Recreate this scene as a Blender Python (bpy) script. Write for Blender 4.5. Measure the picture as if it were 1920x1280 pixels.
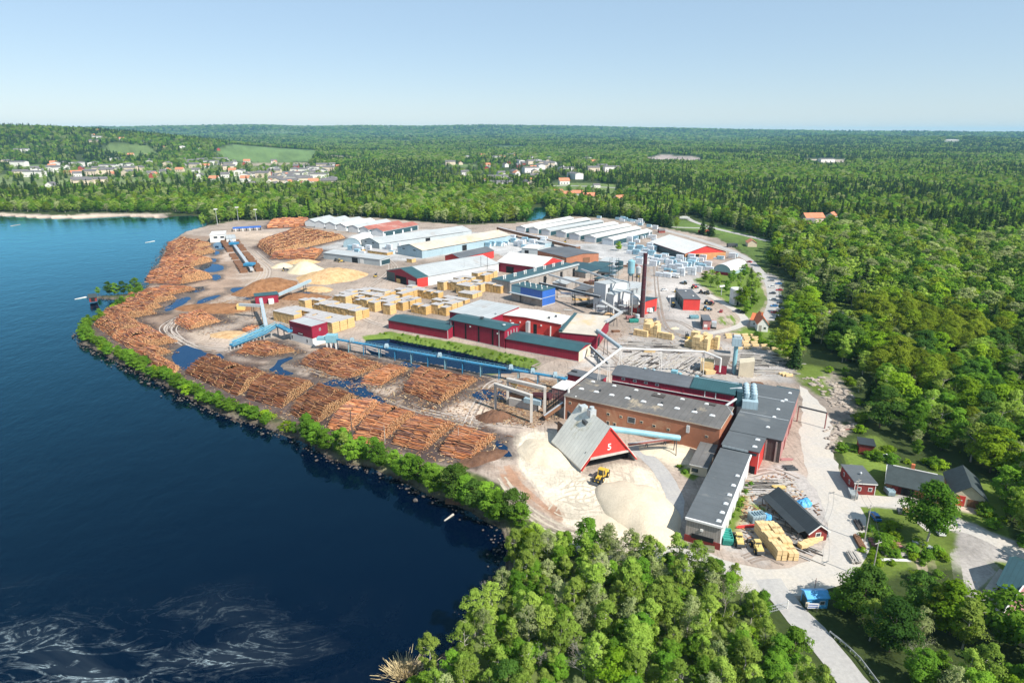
import bpy, math, random
import numpy as np
from mathutils import Vector, Matrix
from math import radians as R, pi, sin, cos, atan, atan2, sqrt, hypot

for _o in list(bpy.data.objects):
    bpy.data.objects.remove(_o, do_unlink=True)
scene = bpy.context.scene
C = scene.collection

# ------------------------------------------------------------------ camera, sky, sun, exposure
CAMH, FPX, HY = 100.0, 1220.0, 250.0            # metres above the yard, focal length and horizon row measured on the photograph
PITCH = atan((640 - HY) / FPX)
cam_data = bpy.data.cameras.new('camera')
cam = bpy.data.objects.new('camera', cam_data); C.objects.link(cam)
cam.location = (0, 0, CAMH); cam.rotation_euler = (pi / 2 - PITCH, 0, 0)
cam_data.sensor_width = 36; cam_data.lens = 36 * FPX / 1920
cam_data.clip_start = 1; cam_data.clip_end = 60000
scene.camera = cam

SUN_AZ, SUN_EL = (0.74, -0.67), R(45)            # the sun stands behind the camera to the right
world = bpy.data.worlds.new('World'); scene.world = world; world.use_nodes = True
wn = world.node_tree; wn.nodes.clear()
sky = wn.nodes.new('ShaderNodeTexSky'); sky.sky_type = 'NISHITA'; sky.sun_disc = False
sky.sun_elevation = SUN_EL; sky.sun_rotation = atan2(SUN_AZ[0], SUN_AZ[1])
sky.altitude = 100; sky.air_density = 1.0; sky.dust_density = 0.1; sky.ozone_density = 3.0
bg = wn.nodes.new('ShaderNodeBackground'); bg.inputs['Strength'].default_value = 0.085
wo = wn.nodes.new('ShaderNodeOutputWorld')
tn = wn.nodes.new('ShaderNodeMix'); tn.data_type = 'RGBA'; tn.blend_type = 'MULTIPLY'; tn.inputs['Factor'].default_value = 1; tn.inputs['B'].default_value = (1.08, 0.98, 1.0, 1)
th = wn.nodes.new('ShaderNodeMix'); th.data_type = 'RGBA'; th.inputs['Factor'].default_value = 0.5; th.inputs['B'].default_value = (3.95, 5.65, 7.0, 1)   # constant pale blue mixed half in to flatten the sky gradient
wn.links.new(sky.outputs[0], tn.inputs['A']); wn.links.new(tn.outputs['Result'], th.inputs['A']); wn.links.new(th.outputs['Result'], bg.inputs['Color']); wn.links.new(bg.outputs[0], wo.inputs['Surface'])
sd = bpy.data.lights.new('sun', 'SUN'); sd.energy = 5.0; sd.angle = R(0.5); sd.color = (1, 0.95, 0.87)
sun = bpy.data.objects.new('sun', sd); C.objects.link(sun)
_n = hypot(*SUN_AZ)
_d = Vector((-SUN_AZ[0] / _n * cos(SUN_EL), -SUN_AZ[1] / _n * cos(SUN_EL), -sin(SUN_EL)))
sun.rotation_euler = _d.to_track_quat('-Z', 'Y').to_euler()
scene.view_settings.view_transform = 'Standard'; scene.view_settings.look = 'None'
scene.view_settings.exposure = 0.60; scene.view_settings.gamma = 1
scene.view_settings.use_curve_mapping = False
scene.render.engine = 'CYCLES'
cy = scene.cycles
cy.max_bounces = 5; cy.diffuse_bounces = 2; cy.glossy_bounces = 2; cy.transmission_bounces = 2; cy.volume_bounces = 0
cy.transparent_max_bounces = 4; cy.use_denoising = True; cy.sample_clamp_indirect = 4
cy.caustics_reflective = False; cy.caustics_refractive = False

# ------------------------------------------------------------------ helpers
def G(px, py, z=0.0):
    """ground survey: the point at height z seen at photograph pixel (px, py)"""
    cx = (px - 960) / FPX; c2 = -(py - 640) / FPX
    dx, dy, dz = cx, cos(PITCH) + c2 * sin(PITCH), -sin(PITCH) + c2 * cos(PITCH)
    t = (CAMH - z) / -dz
    return Vector((dx * t, dy * t, z))
def Gn(pts): return np.array([G(x, y)[:2] for x, y in pts])

class MB:
    """collects faces, then links them as ONE mesh object"""
    def __init__(s): s.v = []; s.f = []; s.m = []
    def face(s, pts, m=0):
        i = len(s.v); s.v += [tuple(p) for p in pts]; s.f.append(tuple(range(i, i + len(pts)))); s.m.append(m)
    def hexa(s, b, t, m=0, mt=None, bottom=True):
        """b, t: four bottom and four top points, counter-clockwise from above"""
        i = len(s.v); s.v += [tuple(p) for p in b] + [tuple(p) for p in t]
        fs = [(i+4, i+5, i+6, i+7)] + [(i+k, i+(k+1) % 4, i+4+(k+1) % 4, i+4+k) for k in range(4)]
        ms = [m if mt is None else mt] + [m] * 4
        if bottom: fs.append((i+3, i+2, i+1, i)); ms.append(m)
        s.f += fs; s.m += ms
    def box(s, x0, x1, y0, y1, z0, z1, m=0, mt=None, bottom=True):
        s.hexa([(x0,y0,z0),(x1,y0,z0),(x1,y1,z0),(x0,y1,z0)], [(x0,y0,z1),(x1,y0,z1),(x1,y1,z1),(x0,y1,z1)], m, mt, bottom)
    def prism(s, poly, z0, z1, m=0, mt=None):
        n = len(poly); i = len(s.v)
        s.v += [(p[0], p[1], z0) for p in poly] + [(p[0], p[1], z1) for p in poly]
        s.f.append(tuple(range(i + n, i + 2 * n))); s.m.append(m if mt is None else mt)
        for k in range(n):
            s.f.append((i+k, i+(k+1) % n, i+n+(k+1) % n, i+n+k)); s.m.append(m)
    def tube(s, a, b, r, n=8, m=0, r2=None, caps=True):
        a, b = Vector(a), Vector(b); d = (b - a).normalized()
        e = d.cross(Vector((0, 0, 1)));
        if e.length < 1e-3: e = Vector((1, 0, 0))
        e.normalize(); g = d.cross(e); r2 = r if r2 is None else r2; i = len(s.v)
        for k in range(n):
            q = e * cos(2*pi*k/n) + g * sin(2*pi*k/n); s.v.append(tuple(a + q * r))
        for k in range(n):
            q = e * cos(2*pi*k/n) + g * sin(2*pi*k/n); s.v.append(tuple(b + q * r2))
        for k in range(n): s.f.append((i+k, i+(k+1) % n, i+n+(k+1) % n, i+n+k)); s.m.append(m)
        if caps: s.f += [tuple(range(i+n-1, i-1, -1)), tuple(range(i+n, i+2*n))]; s.m += [m, m]
    def beam(s, a, b, w, h, m=0):
        """rectangular bar from a to b"""
        a, b = Vector(a), Vector(b); d = (b - a).normalized(); e = d.cross(Vector((0, 0, 1)))
        if e.length < 1e-3: e = Vector((1, 0, 0))
        e.normalize(); g = e.cross(d)
        q = [(-1,-1),(1,-1),(1,1),(-1,1)]
        p0 = [a + e*(x*w/2) + g*(y*h/2) for x, y in q]; p1 = [b + e*(x*w/2) + g*(y*h/2) for x, y in q]
        i = len(s.v); s.v += [tuple(p) for p in p0 + p1]
        s.f += [(i+3,i+2,i+1,i),(i+4,i+5,i+6,i+7)] + [(i+k, i+(k+1) % 4, i+4+(k+1) % 4, i+4+k) for k in range(4)]; s.m += [m] * 6
    def lathe(s, prof, n=12, c=(0, 0), m=0):
        i = len(s.v)
        for r, z in prof:
            for k in range(n): s.v.append((c[0] + r*cos(2*pi*k/n), c[1] + r*sin(2*pi*k/n), z))
        for j in range(len(prof) - 1):
            for k in range(n): s.f.append((i+j*n+k, i+j*n+(k+1) % n, i+(j+1)*n+(k+1) % n, i+(j+1)*n+k)); s.m.append(m)
        s.f.append(tuple(range(i+(len(prof)-1)*n, i+len(prof)*n))); s.m.append(m)
    def build(s, name, mats, parent=None, loc=None, rot=0, smooth=False):
        me = bpy.data.meshes.new(name); me.from_pydata(s.v, [], s.f)
        mats = mats if isinstance(mats, (list, tuple)) else [mats]
        for m in mats: me.materials.append(m)
        if len(mats) > 1: me.polygons.foreach_set('material_index', s.m)
        if smooth: me.polygons.foreach_set('use_smooth', [True] * len(s.f))
        me.update()
        o = bpy.data.objects.new(name, me); C.objects.link(o)
        if parent: o.parent = parent
        if loc is not None: o.location = loc; o.rotation_euler = (0, 0, rot)
        return o

def tag(o, label, cat, group=None, kind=None):
    o['label'] = label; o['category'] = cat
    if group: o['group'] = group
    if kind: o['kind'] = kind
    return o
def thing(name, label, cat, loc, rot=0, group=None):
    o = bpy.data.objects.new(name, None); C.objects.link(o); o.empty_display_size = 0.5
    o.location = loc; o.rotation_euler = (0, 0, rot)
    return tag(o, label, cat, group)
def structure(o):
    o['kind'] = 'structure'; return o
def copy_tree(o, parent=None):
    c = o.copy(); C.objects.link(c)
    if parent: c.parent = parent
    for ch in o.children: copy_tree(ch, c)
    return c
def np_mesh(name, V, F, mats, mi=None, smooth=False):
    """mesh straight from arrays; F is (n, k)"""
    me = bpy.data.meshes.new(name); V = np.asarray(V, np.float32); F = np.asarray(F, np.int32); k = F.shape[1]
    me.vertices.add(len(V)); me.vertices.foreach_set('co', V.ravel())
    me.loops.add(F.size); me.loops.foreach_set('vertex_index', F.ravel())
    me.polygons.add(len(F)); me.polygons.foreach_set('loop_start', np.arange(0, F.size, k, dtype=np.int32))
    me.polygons.foreach_set('loop_total', np.full(len(F), k, np.int32))
    for m in (mats if isinstance(mats, (list, tuple)) else [mats]): me.materials.append(m)
    if mi is not None: me.polygons.foreach_set('material_index', np.asarray(mi, np.int32))
    me.polygons.foreach_set('use_smooth', np.full(len(F), smooth)); me.update(calc_edges=True); me.validate()
    return me

# ------------------------------------------------------------------ materials
class NT:
    def __init__(s, name):
        s.m = bpy.data.materials.new(name); s.m.use_nodes = True; s.t = s.m.node_tree; s.t.nodes.clear()
        s.out = s.n('ShaderNodeOutputMaterial')
    def n(s, typ, **kw):
        x = s.t.nodes.new(typ)
        for k, v in kw.items(): setattr(x, k, v)
        return x
    def l(s, a, b): s.t.links.new(a, b)
    def noise(s, co, scale, detail=4, rough=0.6, dist=0):
        x = s.n('ShaderNodeTexNoise'); x.inputs['Scale'].default_value = scale; x.inputs['Detail'].default_value = detail
        x.inputs['Roughness'].default_value = rough; x.inputs['Distortion'].default_value = dist
        if co is not None: s.l(co, x.inputs['Vector'])
        return x.outputs['Fac']
    def ramp(s, fac, p0, p1, c0=(0,0,0,1), c1=(1,1,1,1)):
        x = s.n('ShaderNodeValToRGB'); e = x.color_ramp.elements
        e[0].position = p0; e[1].position = p1; e[0].color = c0; e[1].color = c1; s.l(fac, x.inputs['Fac']); return x.outputs['Color']
    def mix(s, fac, a, b, mode='MIX'):
        x = s.n('ShaderNodeMix', data_type='RGBA', blend_type=mode)
        for sock, v in ((x.inputs['Factor'], fac), (x.inputs['A'], a), (x.inputs['B'], b)):
            if isinstance(v, (int, float)): sock.default_value = v
            elif isinstance(v, tuple): sock.default_value = v if len(v) == 4 else v + (1,)
            else: s.l(v, sock)
        return x.outputs['Result']
    def math(s, op, a, b=None):
        x = s.n('ShaderNodeMath', operation=op)
        for i, v in enumerate((a, b)):
            if v is None: continue
            if isinstance(v, (int, float)): x.inputs[i].default_value = v
            else: s.l(v, x.inputs[i])
        return x.outputs[0]
    def bump(s, h, strength=0.3, dist=0.1):
        x = s.n('ShaderNodeBump'); x.inputs['Strength'].default_value = strength; x.inputs['Distance'].default_value = dist
        s.l(h, x.inputs['Height']); return x.outputs['Normal']
    def bsdf(s, col, rough=0.8, metal=0, spec=0.3, normal=None, ior=None):
        x = s.n('ShaderNodeBsdfPrincipled'); x.inputs['Roughness'].default_value = rough; x.inputs['Metallic'].default_value = metal
        x.inputs['Specular IOR Level'].default_value = spec
        if isinstance(col, tuple): x.inputs['Base Color'].default_value = col if len(col) == 4 else col + (1,)
        else: s.l(col, x.inputs['Base Color'])
        if normal is not None: s.l(normal, x.inputs['Normal'])
        if ior: x.inputs['IOR'].default_value = ior
        s.l(x.outputs[0], s.out.inputs['Surface']); return x

def surf(name, col, rough=0.75, var=0.25, scale=0.35, metal=0, spec=0.3, stripe=0, stripe_amt=0.25, axis='xy', stain=None, stain_at=0.58, bump=0.0):
    """weathered paint, board, sheet or felt: patchy noise, optional boards or seams, optional stains"""
    t = NT(name); tc = t.n('ShaderNodeTexCoord'); co = tc.outputs['Object']
    n1 = t.noise(co, scale, 5, 0.65); n2 = t.noise(co, scale * 9, 3, 0.6)
    f = t.math('ADD', t.math('MULTIPLY', n1, 0.7), t.math('MULTIPLY', n2, 0.3))
    lo = tuple(c * (1 - var) for c in col); hi = tuple(min(1, c * (1 + var)) for c in col)
    c = t.ramp(f, 0.32, 0.68, lo + (1,), hi + (1,)); nrm = None
    if stain:
        s = t.ramp(t.noise(co, scale * 0.6, 6, 0.7, 0.4), stain_at, stain_at + 0.1); c = t.mix(s, c, stain)
    if stripe:
        sp = t.n('ShaderNodeSeparateXYZ'); t.l(co, sp.inputs[0])
        q = {'x': sp.outputs[0], 'y': sp.outputs[1], 'z': sp.outputs[2]}
        v = q[axis[0]]
        for a in axis[1:]: v = t.math('ADD', v, q[a])
        w = t.math('FRACT', t.math('MULTIPLY', v, stripe)); w = t.math('GREATER_THAN', w, 0.82)
        wn_ = t.n('ShaderNodeTexWhiteNoise', noise_dimensions='1D'); t.l(t.math('FLOOR', t.math('MULTIPLY', v, stripe)), wn_.inputs['W'])
        c = t.mix(t.math('MULTIPLY', w, stripe_amt), c, tuple(x * 0.35 for x in col))
        c = t.mix(t.math('MULTIPLY', wn_.outputs[0], stripe_amt * 0.6), c, tuple(x * 0.6 for x in col))
    if bump: nrm = t.bump(n2, bump, 0.05)
    t.bsdf(c, rough, metal, spec, nrm)
    return t.m

M = {}
M['red'] = surf('falu_red_sheet', (0.27, 0.016, 0.040), 0.6, 0.22, 0.2, stripe=1.1, stripe_amt=0.35)
M['red_bright'] = surf('bright_red_sheet', (0.58, 0.050, 0.042), 0.55, 0.15, 0.2, stripe=1.0, stripe_amt=0.15)
M['red_wood'] = surf('red_wood', (0.22, 0.035, 0.030), 0.85, 0.3, 0.4, stripe=3, stripe_amt=0.5)
M['brick'] = surf('brick', (0.36, 0.150, 0.085), 0.9, 0.18, 0.15, stripe=2.2, stripe_amt=0.12, axis='z', stain=(0.42, 0.22, 0.13, 1), stain_at=0.55)
M['orange_brick'] = surf('orange_brick', (0.50, 0.25, 0.11), 0.9, 0.15, 0.3)
M['felt'] = surf('roof_felt', (0.105, 0.115, 0.128), 0.9, 0.22, 0.12, stripe=0.5, stripe_amt=0.12, axis='y', stain=(0.14, 0.13, 0.12, 1), stain_at=0.6)
M['felt_light'] = surf('grey_roof_felt', (0.098, 0.110, 0.118), 0.85, 0.16, 0.10, stripe=0.33, stripe_amt=0.10, axis='y', stain=(0.20, 0.20, 0.19, 1), stain_at=0.62)
M['felt_dusty'] = surf('dusty_roof_felt', (0.13, 0.125, 0.12), 0.95, 0.25, 0.12, stripe=0.5, stripe_amt=0.2, axis='x', stain=(0.40, 0.33, 0.23, 1), stain_at=0.60)
M['green_roof'] = surf('green_sheet_roof', (0.030, 0.085, 0.095), 0.45, 0.2, 0.15, stripe=1.2, stripe_amt=0.35, axis='x', spec=0.5)
M['teal_roof'] = surf('teal_sheet_roof', (0.022, 0.065, 0.080), 0.5, 0.25, 0.15, stripe=1.0, stripe_amt=0.3, axis='x', spec=0.5)
M['black_roof'] = surf('black_sheet_roof', (0.035, 0.042, 0.046), 0.5, 0.2, 0.3, stripe=1.5, stripe_amt=0.4, axis='y', spec=0.5)
M['white_roof'] = surf('white_sheet_roof', (0.63, 0.62, 0.59), 0.5, 0.10, 0.10, stripe=0.4, stripe_amt=0.12, axis='x', stain=(0.56, 0.52, 0.45, 1), stain_at=0.6)
M['grey_roof'] = surf('grey_sheet_roof', (0.41, 0.43, 0.43), 0.55, 0.14, 0.08, stripe=0.35, stripe_amt=0.2, axis='x', stain=(0.36, 0.34, 0.32, 1), stain_at=0.58)
M['cream_roof'] = surf('dusty_cream_roof', (0.48, 0.43, 0.36), 0.8, 0.2, 0.08, stain=(0.60, 0.40, 0.24, 1), stain_at=0.56)
M['rust_roof'] = surf('rusty_sheet_roof', (0.36, 0.13, 0.10), 0.7, 0.3, 0.06, stripe=0.3, stripe_amt=0.3, axis='x', stain=(0.45, 0.33, 0.28, 1), stain_at=0.56)
M['orange_tile'] = surf('orange_roof_tile', (0.55, 0.16, 0.07), 0.85, 0.25, 0.8, stripe=2.0, stripe_amt=0.25, axis='x')
M['dark_tile'] = surf('dark_roof_tile', (0.045, 0.060, 0.062), 0.75, 0.25, 0.6, stripe=2.0, stripe_amt=0.4, axis='y')
M['sheet'] = surf('pale_grey_sheet', (0.42, 0.46, 0.47), 0.5, 0.12, 0.12, stripe=0.8, stripe_amt=0.2)
M['sheet_blue'] = surf('blue_grey_sheet', (0.33, 0.44, 0.49), 0.5, 0.12, 0.12, stripe=0.8, stripe_amt=0.25)
M['white'] = surf('white_paint', (0.68, 0.67, 0.64), 0.6, 0.08, 0.3)
M['white_wall'] = surf('white_sheet_wall', (0.58, 0.59, 0.59), 0.6, 0.10, 0.15, stripe=0.7, stripe_amt=0.15, stain=(0.55, 0.53, 0.5, 1), stain_at=0.62)
M['cream_wall'] = surf('cream_wall', (0.62, 0.54, 0.40), 0.8, 0.12, 0.3)
M['boards'] = surf('weathered_boards', (0.34, 0.31, 0.28), 0.9, 0.25, 0.3, stripe=1.6, stripe_amt=0.5, stain=(0.24, 0.20, 0.17, 1), stain_at=0.56)
M['dark_boards'] = surf('dark_boards', (0.085, 0.075, 0.070), 0.9, 0.3, 0.4, stripe=1.6, stripe_amt=0.5)
M['brown_wall'] = surf('brown_boards', (0.20, 0.10, 0.055), 0.9, 0.25, 0.4, stripe=1.5, stripe_amt=0.5)
M['blue'] = surf('blue_sheet', (0.035, 0.13, 0.46), 0.45, 0.12, 0.2, stripe=1.0, stripe_amt=0.3, spec=0.5)
M['blue_conv'] = surf('blue_steel', (0.030, 0.20, 0.36), 0.5, 0.3, 0.25, spec=0.5, stain=(0.09, 0.14, 0.17, 1), stain_at=0.56)
M['cyan'] = surf('cyan_steel', (0.20, 0.40, 0.46), 0.5, 0.2, 0.3, spec=0.5, stain=(0.25, 0.33, 0.33, 1))
M['galv'] = surf('galvanised_steel', (0.50, 0.52, 0.53), 0.45, 0.2, 0.5, metal=0.3, spec=0.5)
M['galv_warm'] = surf('weathered_concrete_steel', (0.46, 0.43, 0.39), 0.75, 0.2, 0.4)
M['steel_dark'] = surf('dark_steel', (0.06, 0.065, 0.07), 0.6, 0.3, 0.4)
M['maroon'] = surf('maroon_brick', (0.075, 0.022, 0.028), 0.85, 0.25, 0.3, stripe=1.0, stripe_amt=0.3, axis='z')
M['dark'] = surf('dark_opening', (0.012, 0.013, 0.015), 0.9, 0.2, 0.5)  # near-black; also stands for shade inside doorways and openings
M['glass'] = surf('window_glass', (0.035, 0.045, 0.055), 0.12, 0.2, 0.5, spec=0.7)
M['skylight'] = surf('skylight_acrylic', (0.70, 0.72, 0.72), 0.35, 0.08, 0.5, spec=0.5)
M['concrete'] = surf('concrete', (0.44, 0.42, 0.39), 0.9, 0.15, 0.3)
M['yellow'] = surf('yellow_machine_paint', (0.62, 0.40, 0.05), 0.45, 0.15, 0.8, spec=0.5, stain=(0.4, 0.28, 0.12, 1), stain_at=0.62)
M['sand_yellow'] = surf('faded_yellow_paint', (0.62, 0.46, 0.17), 0.5, 0.15, 0.8, spec=0.5)
M['tyre'] = surf('tyre_rubber', (0.020, 0.020, 0.022), 0.9, 0.3, 1)
M['green_paint'] = surf('green_paint', (0.05, 0.33, 0.27), 0.5, 0.15, 0.5)
M['olive'] = surf('olive_boards', (0.16, 0.17, 0.09), 0.85, 0.2, 0.5, stripe=3, stripe_amt=0.4)
M['lumber'] = surf('stacked_lumber', (0.60, 0.385, 0.15), 0.8, 0.22, 0.5, stripe=2.6, stripe_amt=0.35, axis='xy')
M['lumber_end'] = surf('lumber_ends', (0.66, 0.45, 0.20), 0.8, 0.2, 1.2, stripe=1.0, stripe_amt=0.45, axis='z')
M['lumber_pale'] = surf('fresh_lumber', (0.68, 0.50, 0.26), 0.8, 0.15, 0.8, stripe=1.4, stripe_amt=0.3, axis='z')
M['board_top'] = surf('grey_cover_boards', (0.44, 0.42, 0.41), 0.85, 0.25, 0.4, stripe=0.6, stripe_amt=0.35, axis='x')
M['wrap'] = surf('white_wrap', (0.64, 0.67, 0.70), 0.4, 0.12, 0.5, spec=0.5)
M['wrap_blue'] = surf('pale_blue_wrap', (0.28, 0.47, 0.57), 0.4, 0.2, 0.6, spec=0.5, stain=(0.74, 0.78, 0.80, 1), stain_at=0.55)
M['pink_wall'] = surf('faded_red_wall', (0.40, 0.19, 0.18), 0.8, 0.15, 0.4, stripe=1.0, stripe_amt=0.25)
M['tarp_blue'] = surf('blue_tarpaulin', (0.07, 0.32, 0.60), 0.5, 0.35, 0.9, spec=0.5)
M['car_blue'] = surf('blue_car_paint', (0.03, 0.17, 0.42), 0.25, 0.05, 1, spec=0.6)
M['car_white'] = surf('white_car_paint', (0.75, 0.75, 0.75), 0.25, 0.05, 1, spec=0.6)
M['car_grey'] = surf('grey_car_paint', (0.22, 0.24, 0.26), 0.3, 0.05, 1, spec=0.6)
M['car_red'] = surf('red_car_paint', (0.50, 0.03, 0.03), 0.3, 0.05, 1, spec=0.6)
M['car_dark'] = surf('dark_car_paint', (0.03, 0.04, 0.06), 0.25, 0.05, 1, spec=0.6)
M['wood_grey'] = surf('silvered_timber', (0.42, 0.39, 0.35), 0.9, 0.25, 0.8, stripe=2, stripe_amt=0.3)
M['purple'] = surf('red_brown_beam', (0.24, 0.09, 0.08), 0.8, 0.2, 0.5)

# ------------------------------------------------------------------ the lie of the land
def sdist(P, poly, margin=1e9):
    """signed distance to a polygon (negative inside); far points get +margin"""
    poly = np.asarray(poly, float); out = np.full(len(P), margin)
    lo = poly.min(0) - margin; hi = poly.max(0) + margin
    idx = np.where((P[:, 0] > lo[0]) & (P[:, 0] < hi[0]) & (P[:, 1] > lo[1]) & (P[:, 1] < hi[1]))[0]
    if not len(idx): return out
    q = P[idx]; d2 = np.full(len(q), 1e18); ins = np.zeros(len(q), bool); n = len(poly)
    for i in range(n):
        a, b = poly[i], poly[(i + 1) % n]; e = b - a; w = q - a
        t = np.clip((w @ e) / max(e @ e, 1e-9), 0, 1)
        v = w - t[:, None] * e; d2 = np.minimum(d2, (v * v).sum(1))
        c = (a[1] <= q[:, 1]) != (b[1] <= q[:, 1])
        with np.errstate(divide='ignore', invalid='ignore'):
            xc = a[0] + (q[:, 1] - a[1]) * e[0] / (e[1] if e[1] else 1e-9)
        ins ^= c & (q[:, 0] < xc)
    d = np.sqrt(d2); out[idx] = np.where(ins, -d, d); return out
def vnoise(x, y, s, seed=0):
    x = x / s + seed * 17.3; y = y / s - seed * 9.7
    ix, iy = np.floor(x), np.floor(y); fx, fy = x - ix, y - iy
    fx = fx * fx * (3 - 2 * fx); fy = fy * fy * (3 - 2 * fy)
    h = lambda a, b: np.modf(np.abs(np.sin(a * 127.1 + b * 311.7 + seed * 74.7) * 43758.5453))[0]
    return (h(ix, iy) * (1 - fx) + h(ix + 1, iy) * fx) * (1 - fy) + (h(ix, iy + 1) * (1 - fx) + h(ix + 1, iy + 1) * fx) * fy
def sstep(a, b, x):
    t = np.clip((x - a) / (b - a), 0, 1); return t * t * (3 - 2 * t)

LAKE = Gn([(-900, 396), (-300, 399), (0, 403), (80, 408), (160, 408), (230, 404), (300, 407), (345, 402), (372, 403), (386, 412), (385, 421),
  (345, 433), (316, 450), (300, 478), (284, 505), (272, 535), (259, 545), (228, 549), (172, 551), (167, 556), (205, 558), (236, 560), (244, 563), (222, 574), (185, 590), (158, 610), (146, 626), (150, 640), (200, 667),
  (250, 692), (300, 716), (345, 742), (400, 768), (450, 784), (505, 804), (560, 822), (600, 845), (640, 866), (690, 872), (740, 893), (800, 922),
  (850, 941), (880, 955), (905, 972), (935, 985), (942, 1010), (938, 1060), (905, 1110), (870, 1170), (820, 1230), (762, 1262), (742, 1300), (700, 1400), (650, 1500)])
LAKE = np.vstack([LAKE, [(-60, 20), (-400, -100), (-2200, 200), (-2400, 900)]])
POND = Gn([(688, 634), (727, 631), (860, 656), (996, 689), (984, 694), (910, 697), (830, 681), (700, 661), (686, 648)])
RIVER = Gn([(985, 414), (993, 398), (1003, 388), (1018, 386), (1030, 396), (1016, 408)])

def hills(x, y):
    d = np.hypot(x, y); az = np.degrees(np.arctan2(x, y))
    far = sstep(3000, 6500, d)
    h = far * (10 + 34 * vnoise(x, y, 1500, 3) + 22 * vnoise(x, y, 620, 5) + 9 * vnoise(x, y, 240, 7))
    h += 5 * sstep(1200, 2600, d) * vnoise(x, y, 500, 11)
    q = ((x + 2150) / 900) ** 2 + ((y - 3000) / 620) ** 2
    h = h * (1 - 0.6 * np.exp(-q)) + 122 * np.exp(-q) * (0.94 + 0.12 * vnoise(x, y, 400, 2))
    hx = np.interp(az, [-60, -38, -27, -20, -8, -2, 4, 12, 20, 28, 40, 60], [150, 150, 175, 195, 190, 210, 190, 158, 128, 108, 85, 80])
    r = np.exp(-((d - 10500) / 1500) ** 2)
    h = h * (1 - r) + r * hx * (0.93 + 0.14 * vnoise(x, y, 900, 4) + 0.03 * vnoise(x, y, 250, 6))
    h = np.where(d > 10500, np.maximum(h * 0.9, 50), h)
    return h
def height(x, y):
    return float(hills(np.array([x]), np.array([y]))[0])

# ground cover: (colour, width of the ragged edge in m, outline on the ground, track amount)
GRASS = (0.120, 0.170, 0.030); LUSH = (0.120, 0.175, 0.032); GRAVEL = (0.335, 0.272, 0.225); CONC = (0.38, 0.35, 0.325); FOREST = (0.040, 0.058, 0.016)
DUST = (0.58, 0.505, 0.40); ROCK = (0.30, 0.25, 0.21); SAND = (0.52, 0.43, 0.34)
YARD = Gn([(385, 424), (440, 414), (560, 411), (620, 407), (700, 408), (790, 416), (860, 421), (960, 419), (1080, 406), (1180, 412), (1230, 424), (1290, 436),
  (1345, 447), (1400, 480), (1432, 520), (1452, 560), (1442, 600), (1400, 640), (1442, 652), (1478, 690), (1500, 715), (1545, 742), (1572, 780), (1562, 830),
  (1580, 885), (1608, 960), (1612, 1010), (1596, 1060), (1535, 1100), (1480, 1135), (1430, 1120), (1330, 1072), (1250, 1032), (1170, 1012), (1080, 1002), (1010, 992),
  (965, 950), (935, 905), (880, 885), (800, 868), (700, 846), (640, 826), (600, 812), (540, 788), (440, 756), (350, 716), (280, 690), (205, 652), (178, 616),
  (192, 592), (234, 566), (272, 545), (284, 505), (302, 460), (342, 433)])
GLADES = [(245, 303, 60, 4), (640, 300, 50, 3), (705, 287, 45, 2.5), (765, 274, 50, 2), (1075, 297, 45, 3), (335, 324, 55, 4), (520, 266, 50, 2), (1400, 287, 50, 2), (60, 318, 60, 4), (860, 312, 40, 3), (1240, 268, 60, 1.5), (950, 282, 45, 2), (150, 340, 50, 3), (1120, 325, 40, 3), (700, 335, 40, 3)]
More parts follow.
